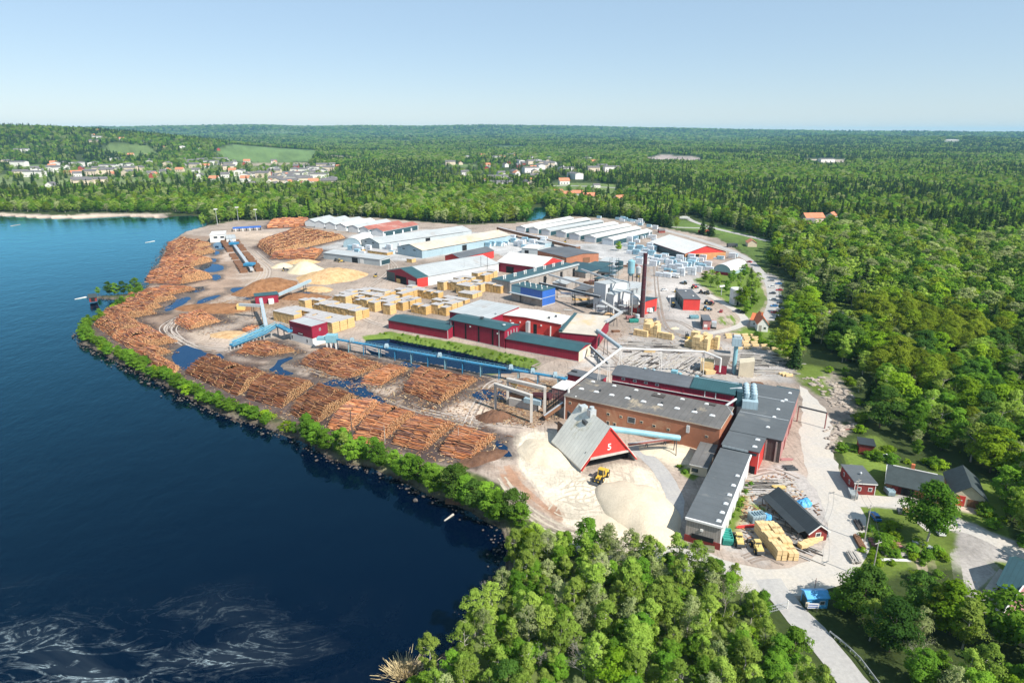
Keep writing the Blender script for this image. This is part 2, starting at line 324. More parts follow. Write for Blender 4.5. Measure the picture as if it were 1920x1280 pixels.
COVER = [
 ((0.105, 0.135, 0.040), 6, Gn([(740, 1340), (800, 1262), (850, 1215), (890, 1165), (925, 1110), (955, 1062), (975, 1035), (1030, 1030), (1100, 1032), (1180, 1040), (1250, 1052), (1330, 1088), (1400, 1115), (1440, 1165), (1500, 1240), (1545, 1310), (1640, 1480), (700, 1480)]), 0),
 (ROCK, 8, Gn([(-900, 392), (0, 399), (120, 404), (200, 400), (310, 400), (320, 410), (160, 413), (0, 408), (-900, 402)]), 0),
 (SAND, 6, Gn([(-900, 394), (0, 400), (90, 405), (170, 401), (300, 402), (305, 408), (160, 411), (0, 407), (-900, 399)]), 0),
 (SAND, 3, Gn([(335, 373), (412, 371), (415, 376), (340, 377)]), 0),
 ((0.12, 0.185, 0.06), 20, Gn([(405, 300), (440, 292), (595, 291), (583, 306), (480, 308), (420, 308)]), 0),
 ((0.33, 0.28, 0.2), 20, Gn([(440, 309), (575, 307), (570, 312), (450, 313)]), 0),
 ((0.34, 0.28, 0.25), 20, Gn([(1208, 298), (1240, 292), (1310, 296), (1312, 306), (1215, 304)]), 0),
 ((0.40, 0.34, 0.27), 20, Gn([(1485, 297), (1530, 300), (1586, 299), (1580, 312), (1540, 310)]), 0),
 *[((0.12, 0.17, 0.055) if i % 3 != 1 else (0.20, 0.19, 0.11), 25, Gn([(x - w, y), (x - w*.4, y - hh), (x + w*.7, y - hh*.8), (x + w, y + hh*.3), (x, y + hh)]), 0) for i, (x, y, w, hh) in enumerate(GLADES)],
 ((0.45, 0.42, 0.38), 20, Gn([(1770, 273), (1794, 273), (1794, 278), (1770, 278)]), 0),
 ((0.15, 0.19, 0.07), 30, Gn([(-300, 360), (-300, 330), (0, 330), (150, 318), (400, 312), (600, 318), (640, 345), (560, 352), (300, 353), (100, 362)]), 0),
 ((0.13, 0.18, 0.05), 25, Gn([(1020, 350), (1050, 342), (1160, 346), (1160, 372), (1100, 380), (1040, 368)]), 0),
 ((0.11, 0.17, 0.04), 18, Gn([(1280, 412), (1330, 420), (1470, 445), (1480, 470), (1430, 500), (1400, 470), (1330, 438), (1250, 425)]), 0),
 (GRASS, 3, Gn([(640, 878), (740, 905), (860, 955), (960, 1000), (1010, 1000), (880, 880), (690, 842), (540, 785), (300, 695), (190, 645), (150, 625), (180, 590), (270, 540),
    (262, 552), (200, 600), (215, 652), (345, 715), (460, 765), (600, 820)]), 0),
 (GRAVEL, 2.5, YARD, 1),
 ((0.30, 0.215, 0.16), 12, Gn([(330, 440), (400, 445), (430, 480), (470, 545), (380, 580), (340, 640), (440, 660), (560, 720), (700, 770), (930, 800), (930, 880), (800, 868), (640, 826), (440, 756), (280, 690), (178, 616), (234, 566), (284, 505)]), 0.6),
 ((0.41, 0.325, 0.255), 8, Gn([(390, 480), (440, 440), (480, 470), (478, 520), (460, 560), (380, 590), (330, 610), (360, 640), (430, 650), (520, 630), (520, 680), (600, 730), (700, 770),
    (930, 790), (1000, 800), (960, 740), (900, 700), (720, 690), (600, 650), (420, 625), (400, 610), (480, 560), (520, 500), (520, 440), (450, 425), (400, 445)]), 1),
 ((0.24, 0.155, 0.10), 6, Gn([(375, 575), (420, 560), (500, 560), (540, 552), (600, 540), (620, 552), (560, 572), (480, 585), (400, 590)]), 0.5),
 ((0.23, 0.16, 0.11), 5, Gn([(900, 745), (940, 700), (1040, 715), (1055, 780), (1000, 805), (930, 795)]), 0.5),
 (CONC, 5, Gn([(1075, 690), (1090, 650), (1165, 640), (1200, 600), (1225, 500), (1310, 500), (1330, 560), (1300, 590), (1345, 640), (1440, 660), (1500, 712), (1380, 720), (1150, 690)]), 0.7),
 ((0.42, 0.41, 0.40), 6, Gn([(590, 470), (660, 440), (800, 430), (960, 440), (1010, 460), (1180, 455), (1230, 480), (1230, 500), (1000, 490), (900, 470), (760, 490), (640, 480)]), 0.4),
 (CONC, 4, Gn([(1395, 885), (1470, 860), (1560, 925), (1560, 1005), (1500, 1050), (1380, 1040), (1340, 1030)]), 0.6),
 ((0.30, 0.26, 0.15), 2.0, Gn([(1395, 905), (1420, 900), (1405, 950), (1385, 1000), (1365, 1000), (1372, 960)]), 0),
 (GRASS, 1.5, Gn([(1392, 915), (1410, 905), (1396, 945), (1376, 992), (1366, 996), (1372, 960)]), 0),
 (GRASS, 1.5, Gn([(1403, 940), (1440, 948), (1448, 962), (1410, 960)]), 0),
 (GRASS, 1.2, Gn([(1268, 868), (1310, 872), (1318, 884), (1300, 900), (1275, 888)]), 0),
 (DUST, 3, Gn([(955, 822), (1000, 806), (1062, 812), (1070, 855), (1095, 888), (1150, 880), (1195, 868), (1235, 885), (1258, 930), (1250, 975), (1225, 1006), (1165, 1012), (1085, 1004),
    (1050, 985), (1010, 940), (985, 900), (965, 870)]), 0.8),
 ((0.55, 0.47, 0.36), 3, Gn([(1180, 832), (1230, 826), (1310, 838), (1300, 870), (1262, 880), (1222, 858)]), 0.3),
 ((0.34, 0.20, 0.13), 2, Gn([(938, 872), (958, 868), (985, 905), (1042, 955), (1050, 975), (1000, 945), (950, 905)]), 0),
 ((0.50, 0.43, 0.34), 4, Gn([(1040, 1000), (1160, 1012), (1250, 1030), (1340, 1075), (1300, 1060), (1200, 1045), (1080, 1035), (1010, 1010)]), 0.3),
 (LUSH, 1.5, Gn([(676, 630), (730, 622), (860, 642), (1000, 672), (1015, 684), (1004, 692), (860, 659), (727, 633), (684, 636)]), 0),
 (LUSH, 1.5, Gn([(905, 698), (930, 692), (945, 697), (920, 703)]), 0),
 (LUSH, 2, Gn([(1300, 525), (1330, 515), (1400, 500), (1425, 520), (1440, 560), (1425, 590), (1400, 600), (1370, 575), (1340, 552)]), 0),
 (LUSH, 1, Gn([(1346, 600), (1352, 594), (1364, 604), (1366, 610), (1360, 612)]), 0),
 (LUSH, 1, Gn([(1364, 592), (1372, 588), (1384, 602), (1382, 608), (1374, 609)]), 0),
 (LUSH, 3, Gn([(1374, 622), (1400, 612), (1470, 618), (1480, 640), (1500, 660), (1490, 690), (1450, 652), (1400, 632)]), 0),
 (ROCK, 5, Gn([(1478, 670), (1500, 690), (1560, 700), (1600, 745), (1590, 790), (1570, 815), (1550, 780), (1540, 740), (1500, 712)]), 0),
 (GRASS, 4, Gn([(1490, 680), (1540, 690), (1560, 720), (1545, 740), (1510, 715)]), 0),
 (GRASS, 3, Gn([(1560, 830), (1640, 820), (1700, 880), (1860, 900), (1900, 960), (1920, 1060), (1960, 1180), (1880, 1150), (1790, 1060), (1700, 1075), (1625, 1070), (1610, 1000), (1585, 900)]), 0),
 (ROCK, 2, Gn([(1552, 800), (1602, 790), (1606, 800), (1580, 815), (1560, 850), (1550, 830)]), 0),
 (CONC, 1.5, Gn([(1575, 872), (1600, 868), (1605, 925), (1640, 935), (1720, 922), (1740, 935), (1720, 955), (1600, 950), (1580, 900)]), 0.5),
 (CONC, 1.5, Gn([(1755, 985), (1790, 970), (1900, 1010), (1935, 1035), (1935, 1060), (1850, 1050), (1800, 1020), (1750, 1005)]), 0.3),
 ((0.46, 0.38, 0.30), 1.5, Gn([(1784, 945), (1800, 938), (1850, 955), (1848, 968), (1800, 958)]), 0),
 (CONC, 2, Gn([(1790, 1040), (1830, 1030), (1880, 1075), (1840, 1110), (1900, 1150), (1880, 1160), (1800, 1105)]), 0.3),
 ((0.46, 0.40, 0.37), 3, Gn([(1535, 585), (1570, 580), (1608, 600), (1600, 615), (1560, 622), (1535, 600)]), 0.2),
 (LUSH, 3, Gn([(1530, 570), (1580, 565), (1640, 580), (1640, 590), (1560, 580)]), 0),
 (CONC, 3, Gn([(1412, 520), (1440, 512), (1466, 525), (1460, 560), (1448, 600), (1436, 600), (1446, 560), (1432, 530)]), 0.2),
 (GRASS, 1.5, Gn([(1640, 950), (1720, 965), (1790, 1000), (1760, 1050), (1690, 1070), (1625, 1060), (1615, 990)]), 0),
 ((0.33, 0.27, 0.2), 2, Gn([(1700, 1030), (1740, 1025), (1750, 1075), (1720, 1085)]), 0)]

# log piles: near-left, near-right, far-right, far-left corner of the footprint; height; log thickness
PILES = [
 ([(822, 852), (880, 864), (936, 822), (868, 802)], 5.0, .36, 'nearest to the sawdust yard'), ([(730, 832), (797, 848), (858, 797), (796, 782)], 5.0, .36, 'second from the sawdust yard'),
 ([(660, 828), (704, 836), (786, 777), (722, 761)], 4.5, .36, 'third from the sawdust yard'), ([(610, 803), (652, 814), (716, 757), (672, 752)], 4.2, .36, 'pale orange, fourth from the sawdust yard'),
 ([(540, 775), (594, 797), (674, 746), (606, 726)], 5.0, .38, 'dark brown, just left of the pale fourth pile'), ([(455, 746), (532, 766), (594, 722), (506, 702)], 4.8, .4, 'long and dark, between shore bushes and wet lane'),
 ([(345, 700), (446, 743), (502, 702), (412, 676)], 4.8, .4, 'broad and dark at the western bend of the front row'), ([(562, 682), (612, 699), (672, 673), (626, 655)], 3.5, .38, 'close below the blue conveyor legs'),
 ([(612, 702), (652, 709), (722, 687), (672, 675)], 3.0, .38, 'small, beside the wet lane in the middle row'), ([(675, 720), (714, 723), (766, 692), (738, 685)], 3.0, .38, 'narrow strip of ends in the middle row'),
 ([(758, 735), (818, 758), (898, 714), (792, 690)], 3.2, .38, 'largest of the middle row, beside the gantry'), ([(268, 676), (326, 706), (336, 690), (288, 662)], 3.6, .42, 'small, at the left edge of the big puddle'),
 ([(236, 660), (285, 670), (322, 660), (288, 651)], 3.5, .42, 'low strip above the big puddle'), ([(208, 634), (250, 658), (334, 641), (285, 617)], 4.6, .45, 'first north of the big puddle'),
 ([(174, 608), (206, 631), (280, 613), (243, 597)], 4.6, .45, 'at the western tip of the yard'), ([(190, 592), (226, 601), (295, 588), (240, 574)], 4.4, .45, 'second from the western tip'),
 ([(216, 577), (262, 585), (306, 576), (262, 562)], 4.4, .48, 'third from the western tip'), ([(232, 563), (280, 571), (332, 560), (278, 547)], 4.2, .48, 'fourth from the western tip'),
 ([(266, 551), (306, 556), (370, 543), (318, 539)], 3.6, .5, 'low, below the domed pile'), ([(274, 530), (334, 533), (400, 522), (330, 497)], 7.0, .55, 'tall and domed beside the oval puddle'),
 ([(300, 500), (352, 502), (400, 490), (335, 478)], 5.5, .6, 'north of the oval puddle'), ([(308, 482), (352, 484), (405, 473), (345, 462)], 5.5, .6, 'between two tongue-shaped puddles'),
 ([(313, 468), (352, 470), (397, 460), (345, 449)], 5.0, .65, 'northernmost on the lake side'), ([(326, 605), (352, 618), (414, 604), (382, 583)], 3.5, .45, 'round and pale in the middle of the yard'),
 ([(444, 662), (496, 668), (556, 659), (505, 641)], 3.5, .42, 'in front of the red and white cube building'), ([(452, 623), (468, 626), (488, 616), (476, 611)], 1.8, .5, 'tiny and bright, behind the blue intake'),
 ([(482, 463), (506, 480), (648, 447), (560, 430)], 6.0, .75, 'huge and far, in front of the row of grey sheds'), ([(508, 485), (590, 488), (606, 470), (530, 474)], 4.5, .75, 'in front of the huge far pile'),
 ([(500, 429), (582, 424), (575, 411), (515, 413)], 4.0, .9, 'farthest, beside the forest edge')]
PUDDLES = [[(318, 669), (343, 645), (370, 652), (396, 668), (414, 660), (420, 676), (385, 691), (342, 697), (331, 682)], [(368, 566), (384, 558), (412, 552), (413, 556), (386, 567), (370, 573)],
 [(430, 540), (463, 538), (465, 547), (432, 549)], [(450, 556), (478, 554), (478, 560), (460, 562)], [(303, 582), (330, 561), (361, 555), (352, 566), (318, 584)], [(344, 546), (370, 538), (385, 537), (380, 545), (360, 550)],
 [(372, 498), (395, 494), (418, 497), (421, 504), (405, 511), (375, 509)], [(395, 516), (410, 514), (416, 520), (405, 527), (397, 524)], [(398, 456), (420, 452), (426, 462), (415, 470), (400, 465)],
 [(398, 472), (410, 470), (413, 475), (402, 480)], [(375, 488), (395, 484), (409, 486), (402, 494)], [(510, 691), (519, 676), (545, 668), (551, 671), (531, 681), (524, 690), (546, 697), (549, 704), (520, 702), (500, 693)],
 [(588, 723), (620, 712), (660, 709), (690, 705), (693, 712), (681, 720), (690, 735), (725, 752), (730, 761), (700, 757), (660, 738), (640, 723), (600, 728)], [(750, 680), (765, 678), (776, 684), (796, 686), (790, 690), (755, 687)],
 [(885, 738), (906, 729), (935, 731), (970, 735), (964, 746), (925, 751), (890, 749)], [(553, 551), (580, 548), (585, 553), (560, 555)], [(577, 561), (596, 559), (598, 563), (580, 565)], [(925, 824), (945, 830), (962, 852), (950, 858), (935, 842)]]

px = np.concatenate([960 + FPX * np.tan(np.radians(np.linspace(-76, -40.5, 26))), np.arange(-70, 1992, 1.9), 960 + FPX * np.tan(np.radians(np.linspace(40.5, 76, 26)))])
AZ = np.arctan((px - 960) / FPX / cos(PITCH))
rows = np.arange(1500, 261.9, -2.0)
dep = np.arctan((rows - 640) / FPX) + PITCH
RR = np.concatenate([np.geomspace(4, 74, 14), CAMH / np.tan(dep), [11500, 12500, 14000, 16000]])
NA, NR = len(AZ), len(RR)
rg, ag = np.meshgrid(RR, AZ, indexing='ij')
X = (rg * np.sin(ag)).ravel(); Y = (rg * np.cos(ag)).ravel(); XY = np.stack([X, Y], 1)
nz = (vnoise(X, Y, 9, 1) + 0.6 * vnoise(X, Y, 3.5, 2) + 0.35 * vnoise(X, Y, 1.6, 3)) / 1.95 - 0.5
nbig = vnoise(X, Y, 40, 4) - 0.5
Z = hills(X, Y)
sl = sdist(XY, LAKE, 40) + nz * 3.0
Z = np.where(sl < 5, np.minimum(Z, -1.5 + np.clip(sl - 0.6, -2.5, 5) * 0.45), Z)
for pl in (POND, RIVER):
    s_ = sdist(XY, pl, 20); Z = np.where(s_ < 1.5, np.minimum(Z, -1.5 + np.clip(s_, -1.5, 1.5)), Z)
col = np.tile(np.array(FOREST), (len(X), 1)); trk = np.zeros(len(X))
D_ = np.hypot(X, Y)
fcol = np.stack([0.030 + 0.030 * vnoise(X, Y, 300, 8), 0.055 + 0.05 * vnoise(X, Y, 420, 9), 0.018 + 0.008 * vnoise(X, Y, 200, 10)], 1)
fw = sstep(2500, 6000, D_)[:, None]; col = col * (1 - fw) + fcol * fw
for c, wdt, poly, tr in COVER:
    s_ = sdist(XY, poly, wdt * 3 + 2); a = sstep(wdt * 0.5, -wdt * 0.5, s_ + nz * wdt * 2.2 + nbig * wdt * 0.5)[:, None]
    cc = np.array(c)[None] * (1 + 0.5 * nz[:, None] + 0.45 * nbig[:, None]); col = col * (1 - a) + cc * a
    trk = trk * (1 - a[:, 0]) + tr * a[:, 0]
for q, hh, lr, nm in PILES:                           # wet bark and mud trodden in round every pile
    s_ = sdist(XY, Gn(q), 20); a = sstep(9.5, 1.5, s_ + nz * 8)[:, None] * 0.9
    col = col * (1 - a) + np.array((0.070, 0.050, 0.047))[None] * (1 + 0.8 * nz[:, None]) * a
for q in PUDDLES:
    s_ = sdist(XY, Gn(q), 12); a = sstep(4.5, 0.5, s_ + nz * 5)[:, None] * 0.75
    col = col * (1 - a) + np.array((0.10, 0.085, 0.075))[None] * a
bank = (sstep(4.2, 1.8, sl) * (D_ < 700))[:, None] * 0.75  # stony strip along the water
col = col * (1 - bank) + np.array((0.17, 0.135, 0.11))[None] * (1 + 0.9 * nz[:, None]) * bank
wet = sstep(1.6, 0.4, sl)[:, None]; col = col * (1 - wet) + np.array((0.05, 0.035, 0.03))[None] * wet
col = np.clip(col, 0.004, 0.8)
ii = (np.arange(NR - 1)[:, None] * NA + np.arange(NA - 1)[None]).ravel()
Fq = np.stack([ii, ii + 1, ii + NA + 1, ii + NA], 1)[:, ::-1]
gt = NT('ground_cover')
tc = gt.n('ShaderNodeTexCoord'); co = tc.outputs['Object']
at = gt.n('ShaderNodeAttribute', attribute_name='cover')
n1 = gt.noise(co, 0.06, 6, 0.7); n2 = gt.noise(co, 0.9, 4, 0.7)
mp = gt.n('ShaderNodeMapping'); mp.inputs['Rotation'].default_value = (0, 0, R(35)); mp.inputs['Scale'].default_value = (0.9, 0.10, 1); gt.l(co, mp.inputs[0])
n3 = gt.noise(mp.outputs[0], 1.0, 4, 0.6, 0.8)
mp2 = gt.n('ShaderNodeMapping'); mp2.inputs['Rotation'].default_value = (0, 0, R(-58)); mp2.inputs['Scale'].default_value = (0.9, 0.08, 1); gt.l(co, mp2.inputs[0])
n4 = gt.noise(mp2.outputs[0], 1.0, 4, 0.6, 0.8)
k = gt.math('ADD', gt.math('MULTIPLY', n1, 0.9), gt.math('MULTIPLY', n2, 1.05)); k = gt.math('ADD', k, 0.03)
tr = gt.math('SUBTRACT', gt.math('MAXIMUM', n3, n4), 0.56); tr = gt.math('MULTIPLY', gt.math('MAXIMUM', tr, 0.0), at.outputs['Alpha'])
k = gt.math('SUBTRACT', k, gt.math('MULTIPLY', tr, 2.3))
cv = gt.mix(1.0, at.outputs['Color'], k, 'MULTIPLY')
gt.bsdf(cv, 0.95, 0, 0.15, gt.bump(n2, 0.35, 0.25))
gm = np_mesh('ground', np.stack([X, Y, Z], 1), Fq, gt.m, smooth=True)
ca = gm.color_attributes.new('cover', 'FLOAT_COLOR', 'POINT'); ca.data.foreach_set('color', np.concatenate([col, trk[:, None]], 1).astype(np.float32).ravel())
ground = bpy.data.objects.new('ground', gm); C.objects.link(ground); structure(ground)
del rg, ag, nbig, fcol, fw

# water
def water_mat(name, deep, wave, rough, foam=False, ior=1.6):
    t = NT(name); co = t.n('ShaderNodeTexCoord').outputs['Object']
    mp = t.n('ShaderNodeMapping'); mp.inputs['Scale'].default_value = (1, 0.45, 1); t.l(co, mp.inputs[0])
    h = t.math('ADD', t.math('MULTIPLY', t.noise(mp.outputs[0], 0.35, 3, 0.6), 1.0), t.math('MULTIPLY', t.noise(co, 0.05, 3, 0.6), 1.6))
    c = deep; r = rough
    if foam:
        sp = t.n('ShaderNodeSeparateXYZ'); t.l(co, sp.inputs[0])
        reg = t.n('ShaderNodeMapRange'); t.l(sp.outputs[1], reg.inputs[0]); reg.inputs[1].default_value = 134; reg.inputs[2].default_value = 96
        regx = t.n('ShaderNodeMapRange'); t.l(sp.outputs[0], regx.inputs[0]); regx.inputs[1].default_value = -20; regx.inputs[2].default_value = -75
        m2 = t.n('ShaderNodeMapping'); m2.inputs['Rotation'].default_value = (0, 0, R(-18)); m2.inputs['Scale'].default_value = (0.6, 1.25, 1); t.l(co, m2.inputs[0])
        wv = t.n('ShaderNodeTexNoise'); wv.inputs['Scale'].default_value = 0.10; wv.inputs['Detail'].default_value = 7; wv.inputs['Roughness'].default_value = 0.58; wv.inputs['Distortion'].default_value = 2.6
        t.l(m2.outputs[0], wv.inputs['Vector'])
        rdg = t.math('SUBTRACT', 1.0, t.math('MULTIPLY', t.math('ABSOLUTE', t.math('SUBTRACT', wv.outputs['Fac'], 0.5)), 15.0))
        rdg = t.math('MAXIMUM', rdg, 0.0)
        soft = t.ramp(t.noise(m2.outputs[0], 0.03, 5, 0.65, 1.5), 0.46, 0.70)
        fine = t.ramp(t.noise(co, 0.5, 5, 0.75, 1.0), 0.36, 0.72)
        region = t.math('MULTIPLY', reg.outputs[0], regx.outputs[0])
        a = t.math('MULTIPLY', t.math('POWER', rdg, 3.0), fine); a = t.math('MULTIPLY', a, t.math('MULTIPLY', region, region))
        a = t.math('MULTIPLY', a, t.math('ADD', soft, 0.06))
        b = t.math('MULTIPLY', t.math('MULTIPLY', soft, region), 0.05)
        f = t.math('MINIMUM', t.math('ADD', t.math('MULTIPLY', a, 2.8), b), 0.85)
        c = t.mix(f, deep, (0.50, 0.62, 0.66))
        rr = t.n('ShaderNodeMapRange'); t.l(f, rr.inputs[0]); rr.inputs[3].default_value = rough; rr.inputs[4].default_value = 0.7
        nb = t.bump(h, wave, 1.0); df = t.n('ShaderNodeBsdfDiffuse'); t.l(c, df.inputs[0])
        gl = t.n('ShaderNodeBsdfGlossy'); gl.inputs['Color'].default_value = (0.34, 0.84, 1.0, 1); t.l(rr.outputs[0], gl.inputs['Roughness']); t.l(nb, gl.inputs['Normal'])
        fr = t.n('ShaderNodeFresnel'); fr.inputs['IOR'].default_value = 1.38; t.l(nb, fr.inputs['Normal']); ms = t.n('ShaderNodeMixShader')
        t.l(t.math('MULTIPLY', t.math('MULTIPLY', t.math('POWER', fr.outputs[0], 1.3), 1.6), t.math('SUBTRACT', 1.0, f)), ms.inputs[0]); t.l(df.outputs[0], ms.inputs[1]); t.l(gl.outputs[0], ms.inputs[2]); t.l(ms.outputs[0], t.out.inputs['Surface'])
    else:
        nb = t.bump(h, wave, 1.0); df = t.n('ShaderNodeBsdfDiffuse'); df.inputs[0].default_value = c + (1,); gl = t.n('ShaderNodeBsdfGlossy'); gl.inputs['Color'].default_value = (0.45, 0.72, 1.0, 1); gl.inputs['Roughness'].default_value = r; t.l(nb, gl.inputs['Normal'])
        fr = t.n('ShaderNodeFresnel'); fr.inputs['IOR'].default_value = ior; t.l(nb, fr.inputs['Normal']); ms = t.n('ShaderNodeMixShader'); t.l(fr.outputs[0], ms.inputs[0]); t.l(df.outputs[0], ms.inputs[1]); t.l(gl.outputs[0], ms.inputs[2]); t.l(ms.outputs[0], t.out.inputs['Surface'])
    return t.m
M['lake'] = water_mat('lake_water', (0.0001, 0.0028, 0.0130), 0.17, 0.05, True)
M['pond'] = water_mat('pond_water', (0.0005, 0.006, 0.020), 0.012, 0.02, False, 1.33)
M['still'] = water_mat('still_water', (0.001, 0.014, 0.045), 0.015, 0.03)
b = MB(); b.face([(-3000, -200, -1.5), (500, -200, -1.5), (500, 1100, -1.5), (-3000, 1100, -1.5)])
structure(b.build('lake_water', M['lake']))
b = MB(); b.prism([(x, y) for x, y in Gn([(680, 628), (727, 628), (860, 653), (1002, 688), (985, 697), (910, 700), (830, 684), (695, 664), (680, 650)])][::-1], -1.3, -1.2)
structure(b.build('pond_water', M['pond']))
rng = random.Random(5)
def blob(pts, z, name, m, amp, z0=None, step=2.0, thick=None):
    """a sheet with a ragged, rounded outline"""
    P = [Vector((x, y)) for x, y in Gn(pts)]
    for _ in range(2):                                # round the corners
        Q = []
        for i in range(len(P)):
            a, c = P[i], P[(i + 1) % len(P)]; Q += [a * .75 + c * .25, a * .25 + c * .75]
        P = Q
    out = []
    for i in range(len(P)):
        a, c = P[i], P[(i + 1) % len(P)]; n = max(1, int((c - a).length / step))
        for j in range(n): out.append(a + (c - a) * j / n)
    o2 = []
    for i, p in enumerate(out):
        d = (out[(i + 1) % len(out)] - out[i - 1]).normalized(); nn = Vector((-d.y, d.x))
        w = amp * (sin(i * 0.9 + p.x) * .5 + sin(i * 2.3 + p.y) * .3 + rng.uniform(-.4, .4)); o2.append(p + nn * w)
    b = MB(); s = [(p.x, p.y) for p in o2]
    ar = sum(s[i][0] * s[(i+1) % len(s)][1] - s[(i+1) % len(s)][0] * s[i][1] for i in range(len(s)))
    if ar < 0: s = s[::-1]
    b.face([(x, y, z) for x, y in s]); return structure(b.build(name, m))
for i, q in enumerate(PUDDLES): blob(q, 0.05 + 0.004 * i, 'puddle', M['still'], 0.7)

# roads: gravel and worn asphalt strips laid on the ground
def strip(pts, w, z, name, m, wob=0.25, taper=0):
    P = [Vector((x, y)) for x, y in Gn(pts)]; S = []
    for i in range(len(P) - 1):
        p0, p1, p2, p3 = P[max(i-1, 0)], P[i], P[i+1], P[min(i+2, len(P)-1)]
        n = max(2, int((p2 - p1).length / 3))
        for j in range(n):
            t = j / n
            S.append(0.5 * ((2*p1) + (p2 - p0)*t + (2*p0 - 5*p1 + 4*p2 - p3)*t*t + (3*p1 - p0 - 3*p2 + p3)*t**3))
    S.append(P[-1]); b = MB(); L = []; 
    for i, p in enumerate(S):
        d = (S[min(i+1, len(S)-1)] - S[max(i-1, 0)]).normalized(); n = Vector((-d.y, d.x))
        wi = w * min(1, (i + .5) / taper) if taper else w; L.append((p + n * (wi/2 + rng.uniform(-wob, wob)), p - n * (wi/2 + rng.uniform(-wob, wob))))
    for i in range(len(L) - 1):
        (a, c), (e, f) = L[i], L[i+1]; b.face([(c.x, c.y, z), (f.x, f.y, z), (e.x, e.y, z), (a.x, a.y, z)])
    return structure(b.build(name, m))
def road_mat(name, col, dusty):
    t = NT(name); co = t.n('ShaderNodeTexCoord').outputs['Object']
    n1 = t.noise(co, 0.10, 5, 0.7, 0.5); n2 = t.noise(co, 1.2, 4, 0.7)
    mp = t.n('ShaderNodeMapping'); mp.inputs['Rotation'].default_value = (0, 0, R(10)); mp.inputs['Scale'].default_value = (0.6, 0.05, 1); t.l(co, mp.inputs[0])
    n3 = t.noise(mp.outputs[0], 1, 4, 0.65, 0.6)
    c = t.mix(t.ramp(n1, 0.30, 0.72), col, dusty); c = t.mix(t.math('MULTIPLY', t.ramp(n3, 0.5, 0.75), 0.3), c, tuple(x * 0.7 for x in col))
    c = t.mix(0.12, c, t.ramp(n2, 0.3, 0.7), 'OVERLAY'); t.bsdf(c, 0.95, 0, 0.15); return t.m
M['road'] = road_mat('dusty_road', (0.42, 0.40, 0.375), (0.50, 0.45, 0.38))
M['asphalt'] = road_mat('worn_asphalt', (0.34, 0.33, 0.325), (0.42, 0.40, 0.37))
strip([(1500, 722), (1528, 770), (1530, 830), (1545, 890), (1578, 950), (1588, 1000), (1578, 1045), (1530, 1080), (1450, 1092), (1370, 1078), (1290, 1046), (1200, 1022)], 10.0, 0.020, 'road', M['road'], 0.6, 10)
strip([(1440, 1085), (1470, 1125), (1520, 1180), (1570, 1240), (1640, 1330)], 6.2, 0.032, 'road', M['asphalt'])
strip([(1283, 405), (1300, 415), (1340, 428), (1400, 442), (1440, 452)], 7, 0.02, 'road', M['asphalt'])
strip([(1225, 426), (1300, 446), (1360, 466), (1400, 485), (1425, 510), (1443, 530), (1450, 565), (1440, 600)], 7, 0.028, 'road', M['asphalt'])
strip([(1330, 428), (1260, 426), (1225, 424)], 7, 0.036, 'road', M['asphalt'])
strip([(1330, 625), (1372, 616), (1395, 604), (1388, 588), (1360, 570), (1320, 548), (1290, 530)], 4.5, 0.02, 'road', M['road'])
strip([(1182, 838), (1212, 856), (1240, 885), (1262, 925), (1264, 965), (1240, 1005)], 5.0, 0.044, 'road', M['asphalt'])
strip([(1575, 942), (1640, 938), (1710, 945), (1725, 930)], 6, 0.040, 'road', M['road'])
strip([(1725, 985), (1790, 985), (1860, 1010), (1940, 1055)], 5, 0.036, 'road', M['road'])
strip([(1035, 349), (1080, 349), (1160, 353)], 14, 0.4, 'road', M['asphalt'])
strip([(150, 312), (160, 320), (172, 331)], 16, 3.0, 'road', M['asphalt'])

# ------------------------------------------------------------------ trees
def leaf_mat(name, c0, c1, var=0.5):
    t = NT(name); oi = t.n('ShaderNodeObjectInfo'); co = t.n('ShaderNodeTexCoord').outputs['Object']
    c = t.mix(oi.outputs['Random'], c0, c1)
    wn_ = t.n('ShaderNodeTexWhiteNoise', noise_dimensions='1D'); t.l(t.math('MULTIPLY', oi.outputs['Random'], 917.0), wn_.inputs['W'])
    b = t.math('ADD', t.math('MULTIPLY', wn_.outputs[0], 0.6), 0.7)
    b = t.math('MULTIPLY', b, t.math('ADD', t.math('MULTIPLY', t.noise(co, 0.7, 2, 0.6), var * 2), 1 - var))
    c = t.mix(1.0, c, b, 'MULTIPLY')
    d = t.n('ShaderNodeBsdfDiffuse'); t.l(c, d.inputs[0]); tr = t.n('ShaderNodeBsdfTranslucent'); t.l(t.mix(1.0, c, (1.15, 1.2, 0.6), 'MULTIPLY'), tr.inputs[0])
    ms = t.n('ShaderNodeMixShader'); ms.inputs[0].default_value = 0.42; t.l(d.outputs[0], ms.inputs[1]); t.l(tr.outputs[0], ms.inputs[2]); t.l(ms.outputs[0], t.out.inputs['Surface'])
    return t.m
LM = {'alder': leaf_mat('alder_leaves', (0.112, 0.243, 0.026), (0.196, 0.345, 0.037)), 'birch': leaf_mat('birch_leaves', (0.230, 0.350, 0.055), (0.320, 0.420, 0.080)),
      'maple': leaf_mat('maple_leaves', (0.185, 0.315, 0.020), (0.245, 0.355, 0.026)), 'dark': leaf_mat('dark_leaves', (0.056, 0.131, 0.025), (0.105, 0.194, 0.031)),
      'pale': leaf_mat('pale_leaves', (0.280, 0.335, 0.131), (0.355, 0.392, 0.186)), 'rusty': leaf_mat('budding_leaves', (0.180, 0.255, 0.022), (0.235, 0.290, 0.030)),
      'spruce': leaf_mat('spruce_needles', (0.038, 0.080, 0.022), (0.075, 0.115, 0.030), 0.4), 'bare': leaf_mat('bare_twigs', (0.275, 0.234, 0.179), (0.358, 0.317, 0.234))}
